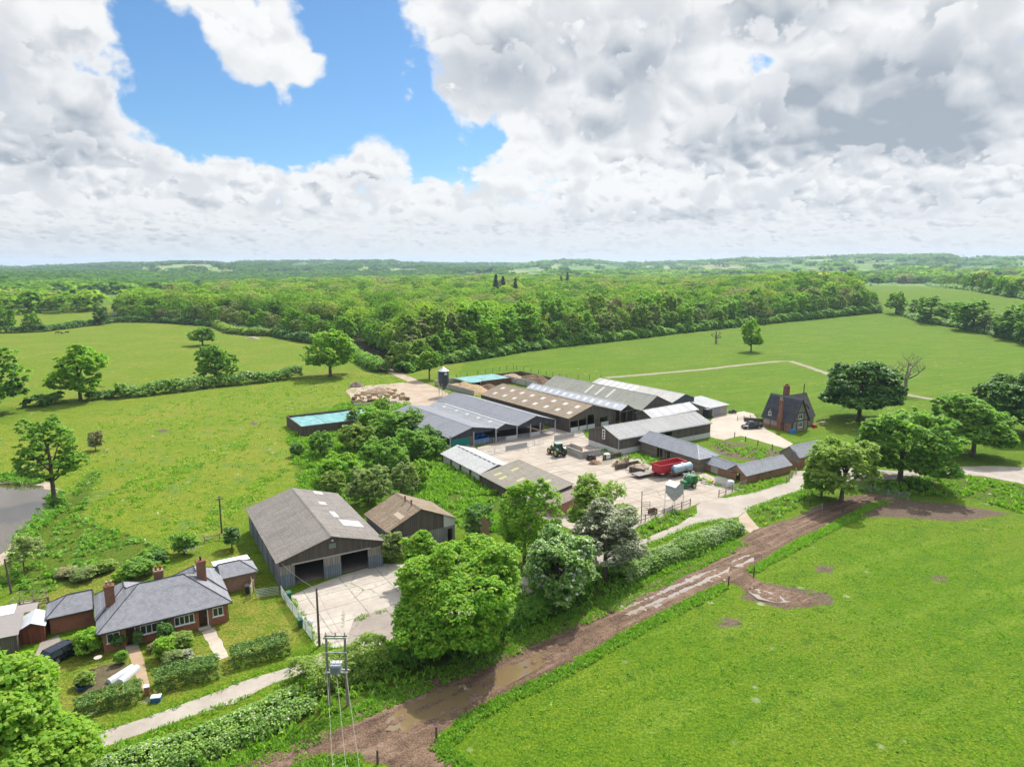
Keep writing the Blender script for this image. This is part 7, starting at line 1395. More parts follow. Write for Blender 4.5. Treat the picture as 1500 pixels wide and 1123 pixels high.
# stacked white gates, wrapped bale, frame and box
WGm = mat_plain('bright_galvanised', (.42, .425, .43), .45, .4, .2)
for k in range(3): gate(G(1047+k*1.5, 709-k*1.0), R(-50), 3.4, 1.35, 6, ['front silver gate leaning in the stack before the brick outbuilding', 'middle silver gate in the stack before the brick outbuilding', 'back silver gate in the stack before the brick outbuilding'][k], WGm, 'silver gates stacked in the yard', r=.04)
m = MB(); m.lathe([(.45, 0), (.62, .08), (.66, .5), (.66, .8), (.6, 1.15), (.42, 1.22)], 0, 0, 20); tag(m.build('wrapped_bale', mat_plain('white_wrap', (.74, .75, .74), .35), loc=G(1070, 713)), 'white wrapped bale beside the stacked silver gates', 'bale')
m = MB(); m.box(-1.0, 1.0, -.06, .06, .02, .1); m.box(-1.0, 1.0, 1.0, 1.1, .02, .1); m.box(-1.0, -.9, .06, 1.0, .02, .1); m.box(.9, 1.0, .06, 1.0, .02, .1); tag(m.build('steel_frame', BLACK, loc=G(1034, 709), rz=R(-35)), 'black square frame lying on the yard concrete', 'frame'); m = MB(); m.box(-.35, .35, -.2, .2, 0, .35); m.tube((-.5, 0, .3), (.5, .1, .35), .05); tag(m.build('tool_box', mat_plain('machine_yellow', (.55, .33, .03), .5), loc=G(1042, 706), rz=.4), 'small yellow tool lying by the black frame', 'tool')
m = MB(); m.box(-.7, .7, -.4, .4, 0, .1); m.box(-.7, .7, -.4, -.34, .1, .8); m.box(-.7, .7, .34, .4, .1, .8); m.box(-.7, -.64, -.34, .34, .1, .8); m.box(.64, .7, -.34, .34, .1, .8); tag(m.build('crate', mat_plain('brown_crate', (.12, .075, .05), .8), loc=G(956, 752), rz=R(32)), 'dark brown crate inside the yard fence left of the hopper', 'crate')
t = gate(G(940, 752), R(20), 1.5, 1.9, 6, 'tall curved-top hurdle standing behind the yard fence', RUST)
m = MB(); m.tube((0, 0, -.2), (0, 0, 5.2), .07, .06); tag(m.build('pole', RUST, loc=G(939, 766)), 'thin rusty pole beside the yard fence', 'pole')
# ---------------------------------------------------------------- cars
def car(loc, rz, paint, label, pickup=False, L=4.3, Wd=1.78, H=1.5):
    t = empty('parked_car' if not pickup else 'pickup_truck', loc, rz, label, 'car' if not pickup else 'pickup')
    PA = mat_plain(paint[0], paint[1], .22, .6, .2, .04); h = L/2
    lo = [(-h, .35), (-h-.04, .62), (-h+.05, .92), (h*.40, .95), (h*.92, .80), (h, .62), (h-.02, .32)]
    m = MB(); k = len(lo)
    for s, wv in ((0, .5),): m.add([(x, -Wd/2+(.05 if z > .85 else 0), z) for x, z in lo]+[(x, Wd/2-(.05 if z > .85 else 0), z) for x, z in lo], [tuple(range(k)), tuple(range(2*k-1, k-1, -1))]+[(i, i+k, (i+1) % k+k, (i+1) % k) for i in range(k)])
    body = m.build('body', PA, t, bevel=.05)
    if pickup: g = [(-.35, .93), (-.25, H+.25), (h*.30, H+.25), (h*.52, .95)]
    else: g = [(-h+.10, .92), (-h+.42, H-.04), (h*.18, H-.02), (h*.52, .94)]
    top_ = [(g[1][0]-.02, H+(.24 if pickup else -.05)), (g[2][0]+.02, H+(.24 if pickup else -.03))]
    m = MB(); m.hexa([(g[0][0], -Wd/2+.08, g[0][1]), (g[3][0], -Wd/2+.08, g[3][1]), (g[3][0], Wd/2-.08, g[3][1]), (g[0][0], Wd/2-.08, g[0][1])], [(g[1][0], -Wd/2+.24, g[1][1]), (g[2][0], -Wd/2+.24, g[2][1]), (g[2][0], Wd/2-.24, g[2][1]), (g[1][0], Wd/2-.24, g[1][1])]); m.build('windows', GLASS, t)
    MB().box(g[1][0]-.04, g[2][0]+.04, -Wd/2+.22, Wd/2-.22, g[1][1]-.0, g[1][1]+.05).build('roof', PA, t, bevel=.02)
    pil = MB()
    for s in (-1, 1):
        y0, y1 = s*(Wd/2-.07), s*(Wd/2-.225)
        pil.tube((g[0][0], y0, g[0][1]), (g[1][0], y1, g[1][1]), .045, n=6); pil.tube((g[3][0], y0, g[3][1]), (g[2][0], y1, g[2][1]), .04, n=6); xm = (g[0][0]+g[3][0])/2-.1; pil.tube((xm, y0, .94), (xm-.02, y1, g[1][1]), .035, n=6)
        MB().box(h*.38, h*.48, s*(Wd/2+.08)-.1, s*(Wd/2+.08)+.1, .95, 1.1).build('mirror', PA, t)
        MB().box(h-.10, h+.015, s*.62-.17, s*.62+.17, .62, .76).build('headlight', WHITE, t); MB().box(-h-.035, -h+.08, s*.68-.12, s*.68+.12, .66, .9).build('tail_light', mat_plain('tail_red', (.35, .01, .01), .3), t)
        for x in (-h*.62, h*.64): w_ = MB().wheel((x, s*(Wd/2-.08), .32), .32, .21, n=20).build('wheel', BLACK, t); MB().disc((x, s*(Wd/2-.06), .32), .2, .19).build('rim', STEEL, w_)
    pil.build('pillar', PA, t); MB().box(-h-.06, -h-.03, -.27, .27, .5, .61).build('number_plate', mat_plain('yellow_plate', (.60, .48, .08), .4), t); MB().box(-h-.05, h+.03, -Wd/2+.08, Wd/2-.08, .25, .42).build('bumper', BLACK, t)
    if pickup:
        m = MB(); m.box(-h+.02, -.4, -Wd/2+.07, -Wd/2+.13, .93, 1.15); m.box(-h+.02, -.4, Wd/2-.13, Wd/2-.07, .93, 1.15); m.box(-h+.0, -h+.06, -Wd/2+.13, Wd/2-.13, .93, 1.15); m.build('load_bed', PA, t)
    return t
car(G(96, 960), R(66), ('dark_navy_paint', (.012, .016, .028)), 'dark navy hatchback parked on the cottage lawn', H=1.46)
car(G(1101, 627), R(190), ('charcoal_paint', (.028, .03, .036)), 'dark grey pickup truck parked on the gravel by the farmhouse', True, 4.9, 1.85, 1.5)
t = empty('quad_bike', G(1073, 605), R(200), 'small black quad bike parked at the end of the block lean-to', 'quad bike'); m = MB(); m.box(-.9, .9, -.35, .35, .45, .8); m.box(-.9, -.3, -.55, .55, .75, .85); m.box(.35, .95, -.5, .5, .72, .82); m.box(-.4, .2, -.2, .2, .8, 1.0); m.tube((.35, 0, .8), (.25, 0, 1.2), .04); m.tube((.25, -.4, 1.2), (.25, .4, 1.2), .03); m.build('body', BLACK, t, bevel=.0)
for x in (-.62, .65):
    for y in (-.48, .48): MB().wheel((x, y, .3), .3, .26).build('wheel', BLACK, t)

# ---------------------------------------------------------------- fences
def rail_fence(pts, h, rails, label, mat=POSTW, spacing=2.4, group=None, pr=.07, wire=False):
    o = empty('fence', pts[0], 0, label, 'fence', group); o0 = pts[0]
    for i, (a, c) in enumerate(zip(pts[:-1], pts[1:])):
        L = (c-a).length; k = max(1, round(L/spacing)); r = MB()
        for j in range(k+(1 if i == len(pts)-2 else 0)):
            p = a.lerp(c, j/k)-o0; MB().box(p.x-pr, p.x+pr, p.y-pr, p.y+pr, -.2, h+.1).build('post', mat, o)
        d = (c-a).normalized(); s = Vector((-d.y, d.x, 0))
        for z in rails:
            A, C = a-o0, c-o0; w_, hh = (.02, .045) if not wire else (.008, .008); off = s*(pr+.02)
            r.hexa([A+off-s*w_+Vector((0, 0, z-hh)), C+off-s*w_+Vector((0, 0, z-hh)), C+off+s*w_+Vector((0, 0, z-hh)), A+off+s*w_+Vector((0, 0, z-hh))], [A+off-s*w_+Vector((0, 0, z+hh)), C+off-s*w_+Vector((0, 0, z+hh)), C+off+s*w_+Vector((0, 0, z+hh)), A+off+s*w_+Vector((0, 0, z+hh))])
        r.build('rails' if not wire else 'wires', mat if not wire else STEEL, o)
    return o
PALEP = mat_plain('silvered_timber', (.30, .26, .21), .9, .2)
rail_fence(GP([(930, 768), (960, 759), (985, 750), (1011, 740)]), 1.15, [.45, .95], 'weathered post and rail fence below the feed hopper', PALEP)
rail_fence(GP([(1053, 727), (1073, 719), (1093, 711)]), 1.15, [.45, .95], 'post and rail fence right of the yard entrance under the brick outbuilding', PALEP)
rail_fence(GP([(1152, 706), (1160, 699), (1166, 694)]), 1.1, [.4, .8], 'short pale fence at the lane end of the brick outbuilding', PALEP)
rail_fence(GP([(1186, 753), (1204, 747)]), 1.1, [.5, .95], 'broken two-post rail at the end of the mud track', PALEP)
rail_fence(GP([(1250, 716), (1275, 722), (1300, 728), (1330, 732)]), 1.4, [.3, .6, .9, 1.2], 'grey slatted railing in deep shade below the spreading tree', mat_plain('grey_rail', (.22, .21, .20), .8), 2.0)
rail_fence(GP([(652, 556), (700, 550), (752, 540), (757, 541), (800, 550), (830, 556), (880, 556)]), 1.6, [.5, 1.1], 'wire fence with dark posts behind the muck clamps', mat_plain('dark_post', (.06, .05, .045), .9), 4.2, wire=True)
rail_fence(GP([(1076, 640), (1092, 646), (1110, 652), (1131, 658)]), 1.1, [.5, .95], 'wire fence with dark posts along the weedy rubble patch', mat_plain('dark_post', (.06, .05, .045), .9), 2.8, wire=True)
rail_fence(GP([(1080, 616), (1118, 612), (1150, 608)]), 1.1, [.4, .8], 'rail fence behind the farmhouse gravel yard', PALEP)
rail_fence(GP([(300, 795), (322, 790), (340, 795)]), 1.0, [.4, .8], 'low fence at the back of the cottage garden', PALEP)
rail_fence(GP([(30, 893), (52, 890), (72, 886)]), 1.0, [.35, .7, .95], 'dark rail fence left of the brick outbuilding by the cottages', POSTW)
rail_fence(GP([(368, 876), (372, 866), (366, 856)]), 1.5, [.3, .6, .9, 1.2, 1.45], 'pale slatted fence beside the small old brick outbuilding', mat_plain('pale_yellow_wood', (.42, .36, .22), .8), 1.2)
gate(G(375, 876), R(18), 2.6, 1.15, 6, 'silver gate between the garden and the big barn', WGm)
AG = 'silver hurdles along the edge of the apron'; apts = GP([(412, 872), (420, 885), (429, 898), (438, 911), (448, 925), (458, 939)]); AL = ['silver hurdle nearest the big barn corner', 'second silver hurdle from the big barn along the apron', 'middle silver hurdle along the apron', 'silver hurdle behind the lower green bin', 'last silver hurdle before the lane at the apron']
for i, (a, c) in enumerate(zip(apts[:-1], apts[1:])): d = c-a; gate(a, math.atan2(d.y, d.x), d.length-.06, 1.3, 6, AL[i], WGm, AG, r=.035)
GP_ = mat_plain('post_dark', (.09, .075, .06), .9)
for px, py, lab in [(1104, 843, 'gatepost on the far side of the muddy field gateway'), (1067, 857, 'gatepost on the near side of the muddy field gateway'), (639, 1083, 'short post at the corner of the meadow by the large puddle'), (553, 1118, 'stub post at the bottom edge of the mud track'), (1084, 783, 'post at the end of the white-flecked hedge'), (1186, 742, 'post beside the open-crowned old tree'), (1234, 752, 'post on the meadow side of the track end')]:
    m = MB(); m.tube((0, 0, -.2), (.03, 0, 1.25), .10, .09); tag(m.build('fence_post', GP_, loc=G(px, py)), lab, 'post', 'posts along the mud track')
# ---------------------------------------------------------------- poles and wires
def pole(px, py, h, label, arm=True, lean=0.0):
    t = empty('utility_pole', G(px, py), R(30), label, 'utility pole'); MB().tube((0, 0, -.3), (lean, 0, h), .14, .10, 10).build('shaft', POLEW, t)
    if arm:
        m = MB(); m.box(lean-.5, lean+.5, -.17, -.09, h-.5, h-.4); m.build('crossarm', POLEW, t)
        for x in (-.4, 0, .4): MB().lathe([(.03, h-.4), (.06, h-.3), (.03, h-.2)], lean+x, -.13, 8).build('insulator', mat_plain('porcelain', (.45, .30, .22), .4), t)
    return t
pole(325, 781, 5.9, 'slim wooden pole in the pasture behind the big grey barn'); pole(468, 946, 6.6, 'wooden pole on the grass verge in front of the barn apron', False); pole(17, 869, 4.6, 'leaning wooden pole at the left edge by the animal pen', False, -.25)
t = empty('transformer_pole', (-16.0, 57, 0), 0, 'twin wooden pole structure carrying a grey transformer above the lane hedge', 'utility pole')
for x in (-.85, .85): MB().tube((x, 0, -.3), (x, 0, 7.0), .14, .10, 10).build('shaft', mat_plain('silvered_pole', (.22, .20, .18), .9), t)
m = MB(); m.box(-1.05, 1.05, -.24, -.14, 6.75, 6.9); m.box(-1.05, 1.05, .14, .24, 6.75, 6.9); m.box(-1.0, 1.0, -.22, -.14, 5.35, 5.45); m.box(-1.05, 1.05, -.28, -.14, 3.35, 3.5); m.box(-1.05, 1.05, .14, .28, 3.35, 3.5); m.build('crossarm', STEEL, t)
tr = MB().box(-.48, .48, -.62, .12, 3.52, 4.35).build('transformer', mat_plain('transformer_grey', (.30, .35, .40), .5, .4, .2), t, bevel=.04); m = MB()
for k in range(6): m.box(-.4+k*.15, -.36+k*.15, -.74, -.622, 3.6, 4.25)
m.build('cooling_fin', MATS['transformer_grey'], tr); MB().box(-.5, .5, -.3, .1, 4.37, 4.45).build('lid', WHITE, tr)
for x in (-.9, -.0, .9):
    MB().lathe([(.04, 6.9), (.09, 7.0), (.05, 7.1), (.09, 7.2), (.03, 7.3)], x*.95, 0, 8).build('insulator', MATS['porcelain'], t); MB().lathe([(.03, 4.45), (.07, 4.52), (.04, 4.6), (.07, 4.68), (.02, 4.8)], x*.4, -.15, 8).build('bushing', MATS['porcelain'], t)
m = MB()
for x in (-.85, 0, .85): m.path([(x, -.1, 6.8), (x*.8, -.2, 5.4), (x*.45, -.15, 4.8)], .012, 5)
m.build('jumper', STEEL, t)
WIRE = mat_plain('overhead_wire', (.26, .23, .20), .5, .4, .3)
def wire(a, c, sag, label, r=.018):
    P = [a.lerp(c, k/14)-Vector((0, 0, sag*4*(k/14)*(1-k/14))) for k in range(15)]; o0 = P[0]
    tag(MB().path([p-o0 for p in P], r, 5).build('overhead_wire', WIRE, loc=o0), label, 'wire', 'overhead wires')
for k, x in enumerate((-.85, 0, .85)): wire(Vector((-16.0+x, 57-.2, 3.6)), Vector((-.8+x*1.6, 8, 7.0)), .9, ['left of the three overhead wires running down from the transformer', 'middle of the three overhead wires running down from the transformer', 'right of the three overhead wires running down from the transformer'][k])
q = G(468, 946); wire(q+Vector((0, 0, 6.5)), G(409, 822, 3.3), .25, 'thin wire from the verge pole to the corner of the big barn', .018); wire(q+Vector((0, 0, 6.4)), Vector((-15.2, 57, 6.7)), .3, 'thin wire from the verge pole to the twin poles', .018)
# ---------------------------------------------------------------- cottage garden things
t = empty('garden_shed', G(31, 945), R(27), 'red-brown wooden shed with pale pitched roof left of the cottages', 'shed'); m = MB(); wall(m, 'x', 0, .06, 0, 2.2, 0, [(0, 1.75), (1.1, 2.3), (2.2, 1.75)]); wall(m, 'x', 3.2, .06, 0, 2.2, 0, [(0, 1.75), (1.1, 2.3), (2.2, 1.75)]); wall(m, 'y', 0, .06, .06, 3.2, 0, 1.75); wall(m, 'y', 2.2, -.06, .06, 3.2, 0, 1.75); m.build('wall', mat_board('red_brown_boards', (.12, .035, .02), (.22, .075, .045), .14), t)
m = MB(); slope(m, 'y', -.15, 1.70, 1.1, 2.32, -.15, 3.4, .04); slope(m, 'y', 1.1, 2.32, 2.35, 1.70, -.15, 3.4, .04); m.build('roof', mat_plain('pale_felt', (.47, .48, .50), .7), t); m = MB(); m.box(.7, 1.5, -.04, -.004, .05, 1.7); m.build('door', MATS['red_brown_boards'], t)
t = empty('garden_shed', G(-14, 962), R(27), 'grey-roofed brown shed cut by the left edge below the white roof', 'shed'); m = MB(); wall(m, 'x', 0, .1, 0, 2.4, 0, 1.9); wall(m, 'y', 2.4, -.1, .1, 3.6, 0, [(.1, 1.9), (3.6, 2.4)]); m.build('wall', BOARD, t); m = MB(); slope(m, 'x', -.2, 1.9, 3.9, 2.5, -1.2, 2.6, .06); m.build('roof', mat_plain('brown_grey_felt', (.26, .235, .22), .85, .2, 0, .1, 2), t)
t = empty('garden_shed', G(-12, 926), R(27), 'low white-roofed shed at the left edge behind the grey-roofed shed', 'shed'); m = MB(); m.box(0, 2.0, 0, 1.8, 0, 1.75); m.build('wall', BOARD_P, t); m = MB(); slope(m, 'x', -.2, 1.8, 2.0, 1.95, -.4, 2.2, .05); m.build('roof', mat_plain('white_sheet', (.66, .67, .68), .5), t)
t = empty('garden_shed', G(18, 922), R(27), 'open lean-to with faded brown roof between the sheds', 'shed'); m = MB(); slope(m, 'x', 0, 1.7, 1.8, 1.9, 0, 2.4, .05); m.build('roof', mat_plain('faded_brown_roof', (.28, .245, .22), .9), t); m = MB()
for x, y in ((.05, .1), (2.3, .1), (.05, 1.7), (2.3, 1.7)): m.box(x, x+.08, y, y+.08, 0, 1.72)
m.build('post', POSTW, t)
t = empty('animal_pen', G(16, 897), R(12), 'wire animal pen with grey boards beside the leaning pole', 'pen'); m = MB()
for x in (0, 1.4, 2.9):
    for y in (0, 2.2): m.box(x, x+.07, y, y+.07, 0, 1.5)
for z in (.1, .75, 1.45): m.box(0, 2.97, -.02, -.001, z, z+.06); m.box(0, 2.97, 2.271, 2.29, z, z+.06); m.box(-.02, -.001, 0, 2.27, z, z+.06); m.box(2.971, 2.99, 0, 2.27, z, z+.06)
m.build('frame', PALEP, t); m = MB()
for k in range(20): m.tube((k*.15, -.01, 0), (k*.15, -.01, 1.5), .006, n=4); m.tube((k*.15, 2.28, 0), (k*.15, 2.28, 1.5), .006, n=4)
m.build('netting', STEEL, t); m = MB(); m.box(.1, 2.8, .05, .12, .1, .7); m.box(.4, 1.6, .9, 1.9, .05, .5); m.build('boards', PALEP, t)
for px, py, rz, L, lab in [(159, 1001, 50, 2.7, 'left white tunnel cloche in the vegetable patch'), (176, 1001, 20, 2.5, 'right white tunnel cloche in the vegetable patch')]:
    m = MB(); n = 10; pr = [(.40*math.cos(math.pi*k/n), .5*math.sin(math.pi*k/n)) for k in range(n+1)]; m.prism(pr, 'y', 0, L); o = m.build('cloche', mat_plain('white_fleece', (.50, .52, .52), .6), loc=G(px, py), rz=R(-rz*.4)); tag(o, lab, 'cloche', 'tunnel cloches in the garden')
heap('vegetable_bed', G(150, 992), R(-10), 2.2, 2.6, .12, mat_heap('garden_soil', (.10, .07, .045), (.15, .11, .07), (.07, .10, .03)), 'dug vegetable bed around the white cloches', 'garden bed', 14, .1, 20)
t = empty('cool_box', G(229, 1026), R(12), 'blue box with pale lid on the verge outside the garden gateway', 'box'); MB().box(-.42, .42, -.28, .28, 0, .42).build('tub', mat_plain('box_blue', (.03, .12, .32), .4), t, bevel=.03); MB().box(-.44, .44, -.30, .30, .425, .52).build('lid', mat_plain('pale_lid', (.62, .70, .76), .4), t, bevel=.02)
m = MB(); m.lathe([(.45, 0), (.6, .5), (.63, .52), (.55, .48), (.42, .06)], 0, 0, 20); tag(m.build('tub', mat_plain('tub_blue', (.02, .06, .13), .5), loc=G(122, 1009)), 'dark blue tub beside the small garden bush', 'tub')
for px, py, mt, lab in [(216, 1017, BRICK, 'brick gate pier with white cap at the foot of the garden path')]:
    t = empty('gate_pier', G(px, py), R(20), lab, 'gate pier'); MB().box(-.2, .2, -.2, .2, 0, .85).build('pier', mt, t); MB().box(-.25, .25, -.25, .25, .86, .94).build('cap', WHITE, t)
for px, py, yw, lab in [(423, 878, 30, 'green wheelie bin by the corner of the big barn'), (440, 918, 30, 'green wheelie bin halfway along the silver hurdles'), (363, 868, 20, 'dark wheelie bin against the small old brick outbuilding')]:
    GB = mat_plain('bin_green', (.03, .14, .07), .5) if 'dark' not in lab else mat_plain('bin_dark', (.03, .03, .045), .5); t = empty('wheelie_bin', G(px, py), R(yw), lab, 'bin', 'wheelie bins'); MB().hexa([(-.24, -.27, .08), (.24, -.27, .08), (.24, .25, .08), (-.24, .25, .08)], [(-.29, -.33, .95), (.29, -.33, .95), (.29, .33, .95), (-.29, .33, .95)]).build('body', GB, t, bevel=.02)
    MB().hexa([(-.31, -.36, .955), (.31, -.36, .955), (.31, .36, .955), (-.31, .36, .955)], [(-.28, -.33, 1.0), (.28, -.33, 1.0), (.28, .36, 1.06), (-.28, .36, 1.06)]).build('lid', GB, t); MB().wheel((-.2, .3, .1), .1, .05, (1, 0, 0)).wheel((.2, .3, .1), .1, .05, (1, 0, 0)).build('wheels', BLACK, t)
m = MB(); m.lathe([(.3, 0), (.34, .05), (.34, .35), (.2, .5), (.1, .55)], 0, 0, 14); tag(m.build('salt_tub', mat_plain('white_tub', (.62, .65, .66), .5), loc=G(454, 913)), 'small white tub on the apron near the verge', 'tub')
m = MB(); m.path([(.0, 0, 0), (0, 0, .9)], .03, 6); m.lathe([(.05, .9), (.35, .98), (.38, 1.05), (.05, 1.03)], 0, 0, 14); tag(m.build('bird_bath', STONE, loc=G(145, 976)), 'bird bath on the cottage lawn', 'bird bath')
# garden and wall details by the farmhouse
b = Bld('garden_wall', 1090, 617, 'low dark stone wall beside the pickup and the farmhouse', 'wall', -18); m = MB(); m.box(0, 5.2, 0, .35, 0, 1.0); b.part(m, 'wall', mat_board('dark_stone', (.07, .065, .06), (.12, .11, .10), .25, True))
for px, py, lab, c, s in [(1161, 634, 'blue tarpaulin bundle against the farmhouse gable', BLUET, .8), (1193, 626, 'red play slide beside the farmhouse wing', RED, .7)]:
    m = MB(); m.hexa([(-s, -s*.6, 0), (s, -s*.6, 0), (s, s*.6, 0), (-s, s*.6, 0)], [(-s*.7, -s*.4, s*1.2), (s*.8, -s*.3, s*.9), (s*.7, s*.4, s*1.1), (-s*.6, s*.5, s*1.3)]); tag(m.build('bundle' if 'bundle' in lab else 'play_slide', c, loc=G(px, py), rz=.3, bevel=.12), lab, 'bundle' if 'bundle' in lab else 'toy')
t = empty('picnic_table', G(1205, 622), R(20), 'wooden picnic table on the farmhouse lawn', 'table'); MB().box(-.9, .9, -.4, .4, .72, .77).build('table_top', PALEP, t)
for y in (-.75, .75): MB().box(-.9, .9, y-.14, y+.14, .42, .46).build('bench', PALEP, t)
for x in (-.6, .6): MB().hexa([(x-.04, -.7, 0), (x+.04, -.7, 0), (x+.04, -.6, 0), (x-.04, -.6, 0)], [(x-.04, -.3, .71), (x+.04, -.3, .71), (x+.04, -.2, .71), (x-.04, -.2, .71)]).hexa([(x-.04, .6, 0), (x+.04, .6, 0), (x+.04, .7, 0), (x-.04, .7, 0)], [(x-.04, .2, .71), (x+.04, .2, .71), (x+.04, .3, .71), (x-.04, .3, .71)]).build('leg', PALEP, t)
# dark cattle lying far off in the pasture
def cow_mesh():
    bm = bmesh.new(); J = [((-.85, 0, 1.05), .30), ((-.3, 0, 1.0), .38), ((.35, 0, 1.0), .37), ((.8, 0, 1.1), .27), ((1.1, 0, 1.3), .17), ((1.4, 0, 1.32), .14), ((1.65, 0, 1.18), .09)]
    vs = [bm.verts.new(p) for p, _ in J]; rad = [r for _, r in J]
    for a, c in zip(vs[:-1], vs[1:]): bm.edges.new((a, c))
    def leg(k, x, y, hind):
        pts = [((x, y, .72), .17), ((x+(-.12 if hind else .02), y, .42), .085), ((x+(-.02 if hind else 0), y, .05), .06)]; prev = vs[k]
        for p, r in pts: v = bm.verts.new(p); rad.append(r); bm.edges.new((prev, v)); prev = v
    for y in (-.2, .2): leg(0, -.85, y, True); leg(3, .75, y, False)
    for y in (-.17, .17): v = bm.verts.new((1.38, y, 1.42)); rad.append(.04); bm.edges.new((vs[5], v))
    v = bm.verts.new((-1.12, 0, .95)); rad.append(.04); bm.edges.new((vs[0], v)); v2 = bm.verts.new((-1.18, 0, .5)); rad.append(.03); bm.edges.new((v, v2))
    me = bpy.data.meshes.new('cow'); bm.to_mesh(me); bm.free(); return me, rad
cm_, rad_ = cow_mesh(); o = link('cow', cm_, mat_plain('cow_black', (.02, .018, .016), .7)); sm = o.modifiers.new('skin', 'SKIN'); o.modifiers.new('sub', 'SUBSURF').levels = 1; o.modifiers['sub'].render_levels = 1
for i, r in enumerate(rad_): o.data.skin_vertices[0].data[i].radius = (r, r)
o.data.skin_vertices[0].data[0].use_root = True
o.location = GT(84, 489); o.rotation_euler = (0, 0, .3); tag(o, 'black cow in the far pasture, left of three', 'cow', 'cattle in the far pasture')
for px, py, rz, lab in [(91, 489.5, 2.6, 'black cow in the far pasture, middle of three'), (98, 488.5, .1, 'black cow in the far pasture, right of three')]: c = o.copy(); COL.objects.link(c); c.location = GT(px, py); c.rotation_euler = (0, 0, rz); tag(c, lab)
# ---------------------------------------------------------------- long grass and weeds
def tufts(name, polys, dens, h, spread, mat, label, seed, flower=0.0, leaf=.22, edge=None):
    """clumps of upright blades, scattered over ground polygons or along lines"""
    rg = np.random.default_rng(seed); C = []
    for P in polys:
        xs, ys = [q[0] for q in P], [q[1] for q in P]; n = int((max(xs)-min(xs))*(max(ys)-min(ys))*dens); x = rg.uniform(min(xs), max(xs), n); y = rg.uniform(min(ys), max(ys), n); k = (poly_sdf(P, x, y) < 0) & (fnoise(x, y, 2.6) > .38); C.append(np.stack([x[k], y[k]], 1))
    for pts, w_, dd in edge or []:
        for a, c in zip(pts[:-1], pts[1:]):
            L = (c-a).length; n = int(L*w_*dd); t_ = rg.random(n); d = (c-a).normalized(); o_ = (rg.random(n)-.5)*w_*(.6+.8*fnoise(a.x+(c.x-a.x)*t_, a.y+(c.y-a.y)*t_, 3.0)); C.append(np.stack([a.x+(c.x-a.x)*t_-d.y*o_, a.y+(c.y-a.y)*t_+d.x*o_], 1))
    C = np.concatenate(C); k = len(C); per = 7; hh = h*(.45+.9*fnoise(C[:, 0], C[:, 1], 4.0))*(.7+.6*rg.random(k))
    P = np.repeat(np.concatenate([C, np.zeros((k, 1))], 1), per, 0); P[:, :2] += rg.normal(size=(k*per, 2))*spread; P[:, 2] = np.repeat(hh, per)*(.25+.75*rg.random(k*per))
    bl = mat == 'grass'; N = rg.normal(size=P.shape)*(np.array([1, .8, .3]) if bl else .55)+np.array([0, 0, .55 if bl else .85]); T = np.clip(np.repeat(rg.normal(.45, .22, k), per)+rg.normal(size=k*per)*.15, 0, 1)
    if flower: T = np.where(rg.random(len(T)) < flower, 2.0, T)
    o0 = np.array([C[:, 0].mean(), C[:, 1].mean(), 0]); P[:, 2] += hgt(P[:, 0], P[:, 1])
    return tag(link(name, leaf_mesh(name, P-o0, N, leaf*(.6+.8*rg.random(len(P))), T, LEAF[mat], rg, 2.4 if bl else 1.9, bl), loc=o0), label, 'grass' if 'grass' in name else 'weeds', None, 'stuff')
tufts('grass', [], 0, .26, .12, 'grass', 'long grass strips along both sides of the muddy track', 21, .008, .12, [(GP([(650, 1090), (690, 1052), (740, 1025), (800, 998), (860, 966), (940, 920), (1000, 890), (1062, 858)]), 1.5, 26), (GP([(1100, 838), (1120, 826), (1160, 803), (1200, 783), (1240, 762), (1275, 742), (1300, 735)]), 1.6, 24), (GP([(640, 1092), (660, 1110), (690, 1130)]), 1.6, 28), (GP([(430, 1122), (480, 1118), (530, 1120)]), 2.2, 22),
      (GP([(300, 1140), (400, 1100), (490, 1062), (570, 1026), (630, 1000)]), 2.6, 22), (GP([(640, 995), (700, 968), (750, 945), (800, 925), (900, 882), (1000, 834), (1085, 794)]), 3.0, 20), (GP([(128, 1086), (275, 1036), (400, 990)]), .0, 0)])
tufts('weeds', [WEED[0]], 3.2, .6, .22, 'grass', 'rank grass and weeds on the bank below the scrub', 22, .004, .26)
tufts('weeds', [WEED[1]], 1.0, .6, .22, 'nettle', 'rank weeds around the pond and behind the cottages', 23, .01, .30)
tufts('weeds', [WEED[2]], 2.4, .5, .18, 'grass', 'cow parsley and weeds between the lane and the mud track', 24, .02, .24)
tufts('weeds', [WEED[3], WEED[4], WEED[5]], 1.2, .5, .2, 'grass', 'long verge grass beside the lane and yard entrance', 25, .015, .26)
tufts('weeds', [GP([(150, 720), (230, 690), (300, 660), (370, 640), (360, 655), (290, 690), (200, 740), (160, 770)]), GP([(230, 800), (300, 760), (380, 700), (420, 690), (400, 715), (330, 765), (260, 805)]), GP([(130, 720), (160, 690), (150, 740), (110, 790)])], .8, .28, .35, 'grass', 'patches of rough dark grass and docks in the pasture', 26, 0, .22)
tufts('grass', [GP([(930, 662), (970, 672), (950, 690), (915, 672)]), GP([(1015, 697), (1055, 706), (1092, 712), (1150, 697), (1158, 704), (1095, 722), (1062, 715), (1010, 704)]), GP([(880, 655), (905, 668), (930, 664), (938, 672), (905, 674), (870, 662)]), GP([(1040, 645), (1140, 660), (1130, 676), (1060, 664)])], 2.2, .35, .15, 'grass', 'grass growing along the foot of the yard buildings', 27, .02, .22)
tufts('grass', [GP([(700, 1150), (690, 1060), (800, 1005), (1062, 866), (1085, 885), (1150, 895), (1220, 886), (1110, 845), (1240, 770), (1330, 765), (1560, 770), (1560, 1150)])], 1.15, .09, .16, 'grass', 'small darker tussocks dotted over the near meadow', 28, .003, .11)
